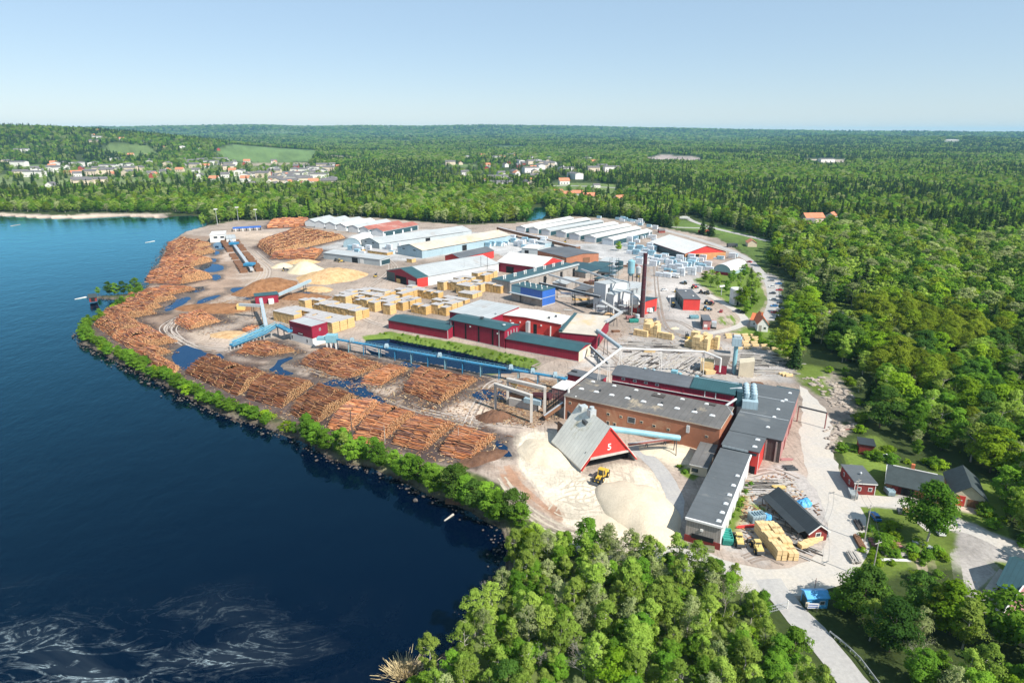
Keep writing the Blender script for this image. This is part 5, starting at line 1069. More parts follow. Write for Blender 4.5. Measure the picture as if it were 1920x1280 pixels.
for f in (.15, .45, .7): S.panel('left', S.D*f, S.D*f + 3, 0, 4.2, 'gate', 'dark')
S.vent(S.L*.7, S.D*.25, .4, .4, 'white'); S.vent(S.L*.5, S.D*.75, .4, .4, 'white')
S = Shed('tool_shed', 'dark side tool shed with red and white front below the workshop', (1319, 603), (1333, 603), (1328, 591), 4.6, 'dark_boards', 'felt', 'mono_back', .6, front_mat='pink_wall'); S.panel('front', .5, 2.2, 1.5, 3, 'window', 'white'); S.panel('front', 2.6, S.L - .3, 0, 1.4, 'base', 'red_bright')
S = Shed('red_cabin', 'small red cabin with white window frames near the road junction', (1603, 906), (1643, 909), (1616, 874), 3.4, 'red_wood', 'felt_light', 'mono_back', .4, over=.3)
S.window('front', S.L*.14, 1.1, 1.2, 2.4); S.window('front', S.L*.66, 1.1, 1.2, 2.4); S.panel('front', -.3, S.L + .3, 3.5, 3.85, 'trim', 'white', .35); S.panel('front', 0, .15, 0, 3.5, 'corner', 'white', .1); S.panel('front', S.L - .15, S.L, 0, 3.5, 'corner', 'white', .1)
S.vent(S.L*.55, S.D*.45, .25, .6); S.window('left', S.D*.2, 1, 1.2, 2.4); S.window('left', S.D*.6, 1, 1.2, 2.4)
S = Shed('brick_garage', 'brick garage with dark roof, white ridge and a chimney, half behind the tall birch', (1664, 904), (1764, 926), (1772, 893), 3.0, 'brick', 'dark_tile', 'gable_u', 2.6, over=.6)
m = MB(); m.beam((1, S.D/2, 5.95), (S.L - 1, S.D/2, 5.95), .3, .2); m.build('ridge_cap', M['white'], S.root); ch = S.box('chimney', 'orange_tile', S.L*.42, S.L*.42 + .9, S.D*.5, S.D*.5 + .9, 4.5, 7.4)
for f in (.10, .22, .34): S.panel('front', S.L*f, S.L*f + 2.4, 0, 2.4, 'garage_door', 'dark' if f > .15 else 'red_wood')
m = MB(); m.beam((-.6, -.6, 2.7), (-.6, S.D/2, 5.7), .15, .3); m.build('bargeboard', M['white'], S.root)
S = Shed('barn', 'dark roofed barn with a bright red double door', (1785, 920), (1848, 935), (1831, 896), 3.6, 'cream_wall', 'dark_tile', 'gable_v', 3.0, over=.6)
dr = S.panel('front', S.L*.14, S.L*.42, .1, 3.2, 'door', 'red_bright', .1); S.panel('front', S.L*.19, S.L*.24, 1.7, 2.0, 'pane', 'white', .13, dr); S.panel('front', S.L*.29, S.L*.34, 1.7, 2.0, 'pane', 'white', .13, dr)
S.panel('front', .2, S.L*.11, .1, 2.6, 'door', 'sheet_blue'); S.panel('front', S.L*.5, S.L*.95, .2, 2.6, 'timber_wall', 'brown_wall', .1)
S = Shed('forest_shack', 'dark red shack half hidden at the edge of the wood', (1612, 836), (1640, 839), (1636, 824), 3.0, 'red_wood', 'black_roof', 'mono_back', .5)
S = Shed('corner_house', 'olive house with dark teal roof cut by the right edge', (1872, 1100), (1935, 1118), (1966, 1068), 3.4, 'olive', 'teal_roof', 'gable_u', 3.2, over=.7)
for f in (.30, .42, .54): S.window('front', S.L*f, 1.0, 1.1, 2.5)
S.panel('front', -.5, S.L*.6, 3.0, 3.3, 'gutter', 'cyan', .75); S.box('woodpile', 'wood_grey', -2.4, -.5, -1, S.D*.7, 0, 1.2)
S = Shed('pink_roof_house', 'corner of a pinkish roof in the bottom right corner', (1890, 1153), (1975, 1205), (2010, 1140), 4.0, 'cream_wall', 'pink_wall', 'mono_back', 1.5, over=.4)
m = MB(); m.beam((-.5, -.5, 5.65), (-.5, S.D + .5, 4.2), .25, .35); m.build('bargeboard', M['white'], S.root)
S = Shed('gate_kiosk', 'blue gate kiosk with blue tarpaulin roof beside the exit road', (1515, 1121), (1554, 1120), (1546, 1104), 2.8, 'tarp_blue', 'tarp_blue', 'gable_u', .7, over=.3); S.panel('left', .5, 2.5, 0, 2.3, 'door', 'teal_roof'); S.window('front', S.L*.6, 1.2, 1.0, 2.0)
# --- white house with orange roof, in two wings
S = Shed('white_house', 'white house with orange tiled roof below the parking road', (1422, 609), (1441, 608), (1433, 595), 4.2, 'white', 'orange_tile', 'gable_v', 3.4, over=.4); S.window('front', S.L*.55, 1.6, 1.2, 2.8); S.panel('front', S.L*.15, S.L*.4, 0, 3.4, 'timber_bay', 'boards'); S.box('chimney', 'orange_tile', S.L*.4, S.L*.4 + 1, S.D*.4, S.D*.4 + 1, 6, 9)
S = Shed('white_house', 'smaller orange roofed white wing behind the white house', (1408, 599), (1421, 601), (1428, 592), 3.6, 'white', 'orange_tile', 'gable_u', 2.4, over=.4); S.window('front', S.L*.4, 1.2, 1.0, 2.2)
S = Shed('clearing_cottage', 'small white cottage with brown roof in the forest clearing', (1585, 610), (1604, 611), (1600, 602), 3.0, 'white', 'dark_tile', 'gable_v', 2.0)
S = Shed('boathouse', 'tiny dark red boathouse on the spit in the lake', (166, 556), (181, 557), (180, 552), 2.4, 'red_wood', 'dark_tile', 'gable_u', 1.4); S.panel('front', 1, 3, 0, 2, 'door', 'dark')

# ------------------------------------------------------------------ A-frame chip house
a, bq, cq = G(1089, 884).xy, G(1190, 862).xy, G(1056, 830).xy
u = (bq - a).normalized(); v = Vector((-u.y, u.x)); L = (bq - a).length; D = abs((cq - a).dot(v)) * 1.02
af = thing('chip_house', 'steep tent-shaped chip house with bright red gable marked 5', 'building', (a.x, a.y, 0), atan2(u.y, u.x))
RH, xm = 13.2, L * .50
def sl(x0, z0, x1, z1, t):                              # one roof slope as a thick slab
    m = MB(); m.hexa([(x0, -.4, z0), (x1, -.4, z1), (x1, D, z1), (x0, D, z0)] if x0 < x1 else [(x1, -.4, z1), (x0, -.4, z0), (x0, D, z0), (x1, D, z1)],
      [(x0, -.4, z0 + t), (x1, -.4, z1 + t), (x1, D, z1 + t), (x0, D, z0 + t)] if x0 < x1 else [(x1, -.4, z1 + t), (x0, -.4, z0 + t), (x0, D, z0 + t), (x1, D, z1 + t)]); return m
M['tent'] = surf('lichen_grey_sheet', (0.74, 0.71, 0.62), 0.8, 0.16, 0.12, stripe=0.6, stripe_amt=0.2, axis='y', stain=(0.44, 0.38, 0.22, 1), stain_at=0.60)
sl(-.3, .9, xm, RH, .35).build('roof', M['tent'], af); sl(L + .3, .9, xm, RH, .35).build('roof', M['tent'], af)
zb = 4.3; xa = xm * (zb - .9) / (RH - .9)
m = MB(); m.face([(xa, -.1, zb), (L - xa, -.1, zb), (xm, -.1, RH)]); m.build('gable', M['red_bright'], af)
m = MB(); m.box(xa - .3, L - xa + .3, -.5, .1, zb - .7, zb); m.build('lintel', M['galv_warm'], af)
for x0, x1 in ((-.2, xa), (L + .2, L - xa)):
    m = MB(); m.beam((x0, -.5, .6), (x1, -.5, zb + .1), .9, .25); m.build('gable_foot', M['red_bright'], af)
for x0, x1, z0, z1 in ((xa, xm, zb, RH), (L - xa, xm, zb, RH)):
    m = MB(); m.beam((x0, -.5, z0 + .1), (x1, -.5, z1 + .15), .3, .3); m.build('bargeboard', M['red_bright'], af)
m = MB(); m.face([(.3, D - .1, .5), (xm, D - .1, RH - .2), (L - .3, D - .1, .5)]); m.face([(L - .3, D - .15, .5), (xm, D - .15, RH - .2), (.3, D - .15, .5)]); m.build('back_wall', M['brown_wall'], af)
for x in (-.2, L - .3):
    m = MB(); m.box(x, x + .5, -.3, D, -.2, 1.1); m.build('plinth', M['concrete'], af)
m = MB(); m.face([(xa*.35, 2.2, .1), (L - xa*.35, 2.2, .1), (L - xa, 2.2, zb + 1), (xa, 2.2, zb + 1)]); m.build('shade_panel', M['dark'], af)  # added dark panel standing in for the shade inside the house
tx = bpy.data.curves.new('number', 'FONT'); tx.body = '5'; tx.size = 3.0; tx.extrude = .03; tx.offset = 0.06; tx.align_x = 'CENTER'; tx.align_y = 'CENTER'; tx.materials.append(M['white'])
_t = bpy.data.objects.new('number', tx); C.objects.link(_t); bpy.context.view_layer.update(); tm_ = bpy.data.meshes.new_from_object(_t); bpy.data.objects.remove(_t)
to = bpy.data.objects.new('number', tm_); C.objects.link(to); to.parent = af; to.location = (xm, -.16, 6.6); to.rotation_euler = (pi/2, 0, 0)
m = MB(); m.box(xm - 1.1, xm + 1.1, D*.52, D*.52 + 2.2, RH - 1.6, RH + 1.5); tw = m.build('ridge_turret', M['galv'], af)
m = MB(); m.tube((xm, D*.52 + 1.1, RH + 1.4), (xm, D*.52 + 1.1, RH + 2.4), .8, 10); m.build('cowl', M['sheet'], tw)
m = MB(); m.box(xm - 1.2, xm + 1.2, D*.80, D*.80 + 2.2, RH - 1.2, RH + .6); m.build('ridge_turret', M['sheet'], af)
m = MB(); m.box(xm - 3.0, xm - 1.3, D*.50, D*.62, RH - 3.2, RH - 2.0); m.build('roof_hatch', M['steel_dark'], af)
# wing walls behind it
for i, (p, q, h_, lab) in enumerate([((1046, 814), (1060, 826), 5.0, 'brown plank bin wall at the left foot of the chip house'), ((1064, 799), (1072, 806), 6.0, 'dark plank bin wall between chip house and saw house')]):
    a, c = G(*p), G(*q); m = MB(); m.beam((a.x, a.y, h_/2), (c.x, c.y, h_/2), .5, h_); o = m.build('bin_wall', M['brown_wall' if i == 0 else 'dark_boards']); tag(o, lab, 'wall')

# ------------------------------------------------------------------ boiler house, chimney, tanks
S = Shed('boiler_house', 'tall pale metal boiler house in front of the cyclones', (1117, 533), (1136, 538), (1176, 527), 15, 'white_wall', 'grey_roof', 'mono_back', 1.5, over=.2)
S.panel('left', 0, S.D, 0, 15, 'grey_side', 'galv', .06); S.panel('right', 2, 4, 9, 14, 'slot', 'steel_dark')
S = Shed('boiler_house', 'lower white boiler house with dark upright slots beside the chimney', (1137, 549), (1151, 553), (1182, 546), 11, 'white_wall', 'sheet', 'gable_u', 1.0, over=.3)
S = Shed('silo_house', 'grey filter house with sloping roof behind the chimney', (1160, 540), (1188, 545), (1212, 535), 10, 'sheet', 'grey_roof', 'mono', 1.2, over=.2); S.panel('front', 1, 3, 2, 8, 'slot', 'steel_dark'); S.panel('front', 5, 7, 2, 8, 'slot', 'steel_dark')
S = Shed('ash_house', 'small bright red ash house with dark roof at the foot of the chimney', (1209, 568), (1232, 561), (1220, 554), 7, 'red_bright', 'teal_roof', 'mono_back', .8); S.panel('front', S.L*.35, S.L*.85, 0, 3.2, 'gate', 'steel_dark')
p = G(1203, 594); m = MB()
m.lathe([(1.55, 0), (1.42, 6), (1.18, 22), (1.08, 35), (1.24, 35.3), (1.24, 36.6), (.9, 36.7)], 16)
ch = thing('chimney', 'tall maroon brick chimney rising above the boiler house', 'chimney', (p.x, p.y, 0)); m.build('shaft', M['maroon'], ch)
for z in (9, 16, 23, 30):
    m = MB(); m.lathe([(1.50 - z*.012, z), (1.50 - z*.012, z + .35), (1.0, z + .36)], 16); m.build('band', M['steel_dark'], ch)
m = MB(); m.beam((1.55, -.3, 0), (1.12, -.3, 35), .1, .1); m.beam((1.55, .3, 0), (1.12, .3, 35), .1, .1); m.build('ladder', M['galv'], ch)
def silo(name, px_, py_, r, z0, z1, top, mat, label, legs=True):
    p = G(px_, py_); t = thing(name, label, 'silo', (p.x, p.y, 0)); m = MB(); m.lathe([(r*.25, z0 - r*.9), (r, z0), (r, z1), (r*.2, z1 + top)], 14); m.build('body', M[mat], t, smooth=False)
    if legs:
        for k in range(4):
            m = MB(); x, y = r*.75*cos(k*pi/2 + .7), r*.75*sin(k*pi/2 + .7); m.beam((x, y, 0), (x, y, z0 + .5), .3, .3); m.build('leg', M['steel_dark'], t)
    m = MB(); m.lathe([(r*1.03, (z0+z1)/2 - .1), (r*1.03, (z0+z1)/2 + .1), (r, (z0+z1)/2 + .11)], 14); m.build('hoop', M['galv'], t); return t
silo('chip_silo', 1190, 589, 2.9, 6.5, 10.5, 1.2, 'white', 'white round chip silo on dark legs left of the chimney')
silo('cyclone', 1181, 548, 2.3, 13, 21, 1.0, 'cyan', 'blue-green cyclone standing above the boiler house roof')
silo('cyclone', 1195, 545, 1.7, 12, 16, .8, 'galv', 'small grey cyclone between cyclone and chimney')
silo('blue_tank', 1160, 512, 3.2, 3, 9, .5, 'teal_roof', 'dark blue tank among the low teal roofs')
silo('ash_bin', 1195, 601, 1.2, 1.5, 3.6, .3, 'sheet', 'small grey bin in front of the chimney foot')
# white water tower
p = G(1378, 570); t = thing('water_tower', 'white round water tower on a square white foot by the lawn', 'tower', (p.x, p.y, 0), .3)
m = MB(); m.lathe([(3.6, 4.0), (3.6, 9.6), (3.4, 10.1), (.2, 10.6)], 20); m.build('tank', M['white'], t)
m = MB(); m.box(-2.5, 2.5, -2.5, 2.5, 0, 4.0); ft = m.build('base', M['white'], t); m = MB(); m.box(-.6, .6, -2.6, -2.5, .1, 2.2); m.build('door', M['dark'], ft)

# steelwork and ducts round the boilers
for (px_, py_, w_, d_, h_, lab) in [(1168, 588, 5, 4, 8, 'open steel staircase tower left of the chip silo'), (1128, 590, 6, 5, 7, 'dark steel frame under the boiler conveyors'), (1150, 528, 5, 4, 17, 'tall steel frame behind the boiler house')]:
    p = G(px_, py_); t = thing('steel_frame', lab, 'frame', (p.x, p.y, 0), -.5)
    for x in (-w_/2, w_/2):
        for y in (-d_/2, d_/2):
            m = MB(); m.beam((x, y, 0), (x, y, h_), .25, .25); m.build('column', M['steel_dark'], t)
    for z in range(2, h_, 3):
        m = MB(); m.box(-w_/2, w_/2, -d_/2, d_/2, z, z + .15); m.beam((-w_/2, -d_/2, z - 2), (w_/2, -d_/2, z), .3, .15); m.build('platform', M['galv'], t)
for i, (a_, c_, r_, lab) in enumerate([(G(1181, 541, 20), G(1195, 541, 15), .6, 'thick grey duct between the two cyclones'), (G(1150, 541, 12), G(1190, 551, 12), .7, 'grey duct lying on the boiler house roof'), (G(1196, 560, 10), G(1205, 575, 6), .5, 'short pale duct joining silo and chimney'), (G(1140, 520, 16), G(1181, 530, 20), .45, 'grey pipe rising to the tall cyclone')]):
    m = MB(); m.tube(a_, c_, r_, 8); m.tube(c_, c_ - Vector((0, 0, 2.5)), r_, 8); tag(m.build('duct', M['galv']), lab, 'duct')
# ------------------------------------------------------------------ conveyors, pipes, gantry
def truss(mb, a, b, w, h, step=4, m=0):
    """open lattice side between two points: chords and diagonals"""
    a, b = Vector(a), Vector(b); n = max(1, int((b - a).length / step)); d = (b - a); e = d.cross(Vector((0, 0, 1))).normalized() * (w / 2); up = Vector((0, 0, h))
    for s in (e, -e):
        mb.beam(a + s, b + s, .18, .25, m); mb.beam(a + s + up, b + s + up, .15, .18, m)
        for i in range(n): mb.beam(a + s + d * (i / n) + (up if i % 2 else Vector()), a + s + d * ((i + 1) / n) + (Vector() if i % 2 else up), .1, .1, m)
t = thing('blue_conveyor', 'long straight blue log conveyor on posts along the pond', 'conveyor', (0, 0, 0))
A_, B_ = G(612, 652), G(1062, 733); A_.z = B_.z = 5.4
m = MB(); m.beam(A_, B_, 1.9, .5); m.build('trough', M['blue_conv'], t)
m = MB(); d = (B_ - A_); e = d.cross(Vector((0, 0, 1))).normalized()
for s in (1, -1): m.beam(A_ + e*s*.95 + Vector((0, 0, .9)), B_ + e*s*.95 + Vector((0, 0, .9)), .10, .10)
for i in range(61):
    q = A_ + d * i / 60
    for s in (1, -1): m.beam(q + e*s*.95, q + e*s*.95 + Vector((0, 0, .9)), .08, .08)
m.build('railing', M['cyan'], t)
for i in range(14):
    q = A_ + d * (i + .6) / 14.0; m = MB()
    for s in (1, -1): m.beam((q.x + e.x*s*.8, q.y + e.y*s*.8, -1.6), (q.x + e.x*s*.6, q.y + e.y*s*.6, 5.2), .32, .32)
    m.beam((q.x + e.x*.8, q.y + e.y*.8, 2.2), (q.x - e.x*.8, q.y - e.y*.8, 2.2), .2, .2); m.build('trestle', M['cyan' if i % 2 else 'blue_conv'], t)
for f in (.13, .29, .52, .80, .88, .96):
    q = A_ + d * f; m = MB(); m.hexa([(q.x - 1, q.y - 1, 5.7), (q.x + 1, q.y - 1, 5.7), (q.x + 1, q.y + 1, 5.7), (q.x - 1, q.y + 1, 5.7)], [(q.x - .7, q.y - .7, 7.3), (q.x + .7, q.y - .7, 7.3), (q.x + .7, q.y + .7, 7.3), (q.x - .7, q.y + .7, 7.3)]); m.build('drive_unit', M['sheet_blue'], t)
t = thing('log_turner', 'light blue log turner on white legs right of the cube tower', 'machine', G(624, 655)[:])
m = MB(); m.box(-2.6, 2.6, -2, 2, 4.0, 7.6); m.build('housing', M['cyan'], t); m = MB(); m.box(-7, -2.6, -1.6, 1.6, 5.0, 6.4); m.build('feed_table', M['cyan'], t)
for x, y in ((-2.2, -1.6), (2.2, -1.6), (-2.2, 1.6), (2.2, 1.6), (-.2, -1.6)):
    m = MB(); m.beam((x, y, 0), (x, y, 4.2), .6, .6); m.build('leg', M['white'], t)
t = thing('log_intake', 'blue log intake table with legs climbing to the cube tower', 'conveyor', (0, 0, 0))
p0, p1, p2, p3 = G(434, 655, .0), G(497, 636, 0), G(522, 630, 0), G(546, 640, 0)
m = MB()
for a, b, z0, z1 in ((p0, p1, 2.0, 3.4), (p1, p2, 3.4, 6.0), (p2, p3, 6.0, 5.2)): m.beam((a.x, a.y, z0), (b.x, b.y, z1), 2.6, .8)
m.build('deck', M['blue_conv'], t)
m = MB()
for a, b, z0, z1 in ((p0, p1, 2.0, 3.4), (p1, p2, 3.4, 6.0), (p2, p3, 6.0, 5.2)): truss(m, (a.x, a.y, z0 + .4), (b.x, b.y, z1 + .4), 2.8, 1.1, 3)
m.build('railing', M['cyan'], t)
for i in range(10):
    q = p0.lerp(p1, i / 9); m = MB(); m.beam((q.x, q.y - 1, 0), (q.x, q.y - 1, 2.0 + .15*i), .5, .5); m.build('leg', M['concrete'], t)
for q, z in ((p2, 5.6), (p1.lerp(p2, .5), 4.4), (p2.lerp(p3, .5), 5)):
    m = MB(); m.beam((q.x, q.y, 0), (q.x, q.y, z), .5, .5); m.build('leg', M['concrete'], t)
q0, q1 = G(440, 646), G(506, 620); m = MB(); m.beam((q0.x, q0.y, 1.2), (q1.x, q1.y, 2.6), 3.0, .5); m.build('log_table', M['blue_conv'], t); m = MB(); truss(m, (q0.x, q0.y, 1.6), (q1.x, q1.y, 3.0), 3.2, .9, 3); m.build('table_railing', M['cyan'], t)
def conveyor(label, a, b, mat, w=1.6, h=1.3, legs=(.5, .9), r=None, name='conveyor'):
    t = thing(name, label, 'conveyor', (0, 0, 0)); a, b = Vector(a), Vector(b); m = MB()
    if r: m.tube(a, b, r, 12)
    else: m.beam(a, b, w, h)
    m.build('gallery', M[mat], t); m = MB(); up = Vector((0, 0, (h/2 if not r else r) + .06)); m.beam(a + up, b + up, (w*.55 if not r else .3), .1); m.build('cover_strip', M['galv'], t)
    for f in legs:
        q = a.lerp(b, f); m = MB(); e = (b - a).cross(Vector((0, 0, 1))).normalized() * w * .5
        for s in (1, -1): m.beam((q.x + e.x*s*1.5, q.y + e.y*s*1.5, -.2), (q.x + e.x*s*.7, q.y + e.y*s*.7, q.z - .4), .22, .22)
        m.build('trestle', M['steel_dark'], t)
    return t
conveyor('pale blue enclosed conveyor climbing from the intake to the bark ground', G(499, 612, 3), G(489, 561, 9), 'sheet_blue', 1.8, 1.5, (.45, .85))
conveyor('pale conveyor arm over the bark pile with a yellow box at its tip', G(489, 573, 7.5), G(449, 571, 7), 'sheet', 1.6, 1.4, (.4,))
p = G(453, 581); m = MB(); m.box(-2.2, 2.2, -2, 2, 0, 3.4); m.box(-2.3, 2.3, -2.1, 2.1, 3.4, 3.6); tag(m.build('chip_bin', M['sand_yellow'], None, p, .2), 'yellow bin under the tip of the pale conveyor arm', 'bin')
conveyor('blue-grey conveyor rising to the right of the small red bark shed', G(521, 553, 4), G(582, 526, 7), 'sheet_blue', 1.8, 1.6, (.35, .8))
conveyor('thick pale blue tube conveyor along the brick front behind the chip house', G(1142, 803, 11), G(1274, 821, 6.0), 'cyan', legs=(.95,), r=.95)
conveyor('dark low conveyor beam between chip house and brick wall', G(1178, 833, 2.2), G(1292, 818, 2.2), 'purple', 1.0, .6, (.3, .6, .9))
conveyor('blue-grey conveyor slanting down from the cream roofed hall', G(1120, 619, 8), G(1164, 652, 10), 'sheet_blue', 1.4, 1.2, (.4,))
conveyor('grey inclined conveyor in front of the boiler house', G(1127, 563, 13), G(1166, 586, 4), 'galv', 1.5, 1.2, (.5,))
conveyor('short conveyor joining the boiler conveyor from below', G(1166, 585, 4.5), G(1136, 603, 8), 'galv', 1.4, 1.1, (.4,))
conveyor('long dark conveyor bridge from kilns to boiler house', G(1012, 531, 6), G(1125, 557, 11), 'steel_dark', 1.6, 1.3, (.3, .6))
conveyor('pale conveyor bridge right of the blue hall', G(1052, 549, 6), G(1118, 553, 8), 'galv', 1.4, 1.0, (.4, .8))
conveyor('thin dark conveyor running from the pond sheds towards the saw house', G(1107, 650, 5), G(1140, 681, 4), 'steel_dark', 1.0, .8, (.5,))
t = thing('pipe_bridge', 'white pipe bridge crossing the yard from the brick house roof', 'pipe', (0, 0, 0))
W = [G(1066, 728, 11), G(1164, 653, 11), G(1240, 656, 11), G(1320, 659, 11), G(1352, 672, 10)]
m = MB()
for a, b in zip(W[:-1], W[1:]): m.tube(a, b, .45, 8)
m.tube(W[0], W[0] - Vector((0, 0, 2)), .45, 8); m.tube(W[-1], W[-1] - Vector((0, 0, 6)), .4, 8); m.build('pipe', M['white'], t)
for q in (W[0].lerp(W[1], .55), W[0].lerp(W[1], .75), W[1], W[2], W[3]):
    m = MB(); m.beam((q.x - .6, q.y, 0), (q.x - .2, q.y, q.z - .3), .22, .22); m.beam((q.x + .6, q.y, 0), (q.x + .2, q.y, q.z - .3), .22, .22); m.build('support', M['white'], t)
t = thing('white_pipe', 'thin white downpipe leaning on the left end of the brick house', 'pipe', (0, 0, 0)); m = MB(); m.tube(G(1079, 742, 9.6), G(1091, 778, 3), .3, 8); m.tube(G(1091, 778, 3), G(1093, 784, 1), .3, 8); m.build('pipe', M['white'], t)
t = thing('gantry', 'two grey concrete portals standing over the log sorting pit', 'gantry', (0, 0, 0))
for (l0, l1, r0, r1) in (((929, 767), None, (996, 791), None), ((952, 757), None, (1021, 775), None)):
    a, b = G(*l0), G(*r0); f = MB()
    f.beam((a.x, a.y, 10.2), (b.x, b.y, 10.2), 1.6, 1.1); fo = f.build('girder', M['galv_warm'], t)
    d = (b - a).normalized(); e = Vector((-d.y, d.x, 0))
    m = MB(); 
    for s in (1, -1): m.beam((a.x + e.x*s*.7, a.y + e.y*s*.7, 11.5), (b.x + e.x*s*.7, b.y + e.y*s*.7, 11.5), .08, .08)
    m.build('railing', M['galv'], fo)
    for q in (a, b):
        m = MB(); m.beam((q.x, q.y, -.2), (q.x, q.y, 10.7), 1.0, 1.0); m.build('column', M['galv_warm'], t)
p = G(985, 762); t = thing('debarker', 'rusty debarking machinery with pale funnel under the grey portals', 'machine', (p.x, p.y, 0), -.5)
m = MB(); m.box(-6, 6, -2.2, 2.2, 0, 3.2); m.build('pit_wall', M['concrete'], t)
m = MB(); m.beam((-8, 0, 3.6), (7, 0, 4.6), 2.0, 1.0); m.build('log_deck', M['brown_wall'], t)
m = MB(); m.lathe([(.6, 4.5), (.7, 7), (2.0, 9)], 10, (-5, .5)); m.build('funnel', M['sand_yellow'], t)
m = MB(); m.box(1, 8, -3.4, -1.4, 3.2, 5.0); m.build('housing', M['sheet_blue'], t)
m = MB(); m.tube((3, 1.2, 4.6), (10, 1.2, 5.8), 1.5, 12); m.build('drum', M['maroon'], t)
for i in range(9):
    m = MB(); x = 4 + (i % 3) * 3.0; y = 4 + (i // 3) * 2.2; m.beam((x, y, 0), (x, y, 5.5), .2, .2); m.beam((x - 1.4, y, 4 + (i % 2)), (x + 1.4, y, 5), .18, .18); m.build('frame', M['steel_dark'], t)
conveyor('sloping brown conveyor leading into the brick house pit', G(1020, 782, 1.5), G(1055, 757, 5), 'brown_wall', 1.6, 1.2, (.5,))
m = MB(); a, b = G(1018, 690), G(1048, 697)
# sorting line far left
t = thing('sorting_line', 'long grey sorting line with brown log bunks on the western yard', 'conveyor', (0, 0, 0)); a, b = G(429, 450), G(473, 511)
m = MB(); m.beam((a.x, a.y, 3), (b.x, b.y, 2.2), 2.4, 1.6); m.build('line', M['galv'], t); d = (b - a).normalized(); e = Vector((d.y, -d.x, 0))
m = MB()
for i in range(26):
    for s in (1, -1):
        if rng.random() < .15: continue
        q = a.lerp(b, (i + .5) / 26) + e * s * 5.5; hh = rng.uniform(1.0, 2.6); m.beam((q.x - e.x*2.6, q.y - e.y*2.6, hh/2), (q.x + e.x*2.6, q.y + e.y*2.6, hh/2), 4.2, hh)
m.build('log_bunks', M['lumber_end'] if False else M['brown_wall'], t)
for f in (.3, .93):
    q = a.lerp(b, f); m = MB(); m.box(q.x - 3.5, q.x + 3.5, q.y - 3.5, q.y + 3.5, 3.6, 5.2); m.build('drive_hood', M['blue_conv'], t)
S = Shed('sorting_cabin', 'white sorting cabin at the head of the sorting line', (395, 438), (420, 440), (424, 433), 7, 'white', 'white_roof', 'flat'); S.window('front', 3, 4, 3.5, 6); S.window('front', 9, 4, 3.5, 6)
S = Shed('sorting_cabin', 'smaller white cabin beside the start of the sorting line', (424, 447), (442, 447), (440, 440), 4, 'white', 'grey_roof', 'flat'); S.window('front', 2, 3, 1.5, 3)
t = thing('blue_rack', 'long blue rack wall behind the white sorting cabins', 'rack', (0, 0, 0)); a, b = G(437, 434), G(490, 431)
m = MB(); m.beam((a.x, a.y, 3.6), (b.x, b.y, 3.6), 4, 1.6); m.build('top', M['blue'], t)
for i in range(9):
    q = a.lerp(b, i / 8); m = MB(); m.beam((q.x, q.y - 2, 0), (q.x, q.y - 2, 3), .9, .9); m.build('post', M['white' if i % 2 else 'steel_dark'], t)

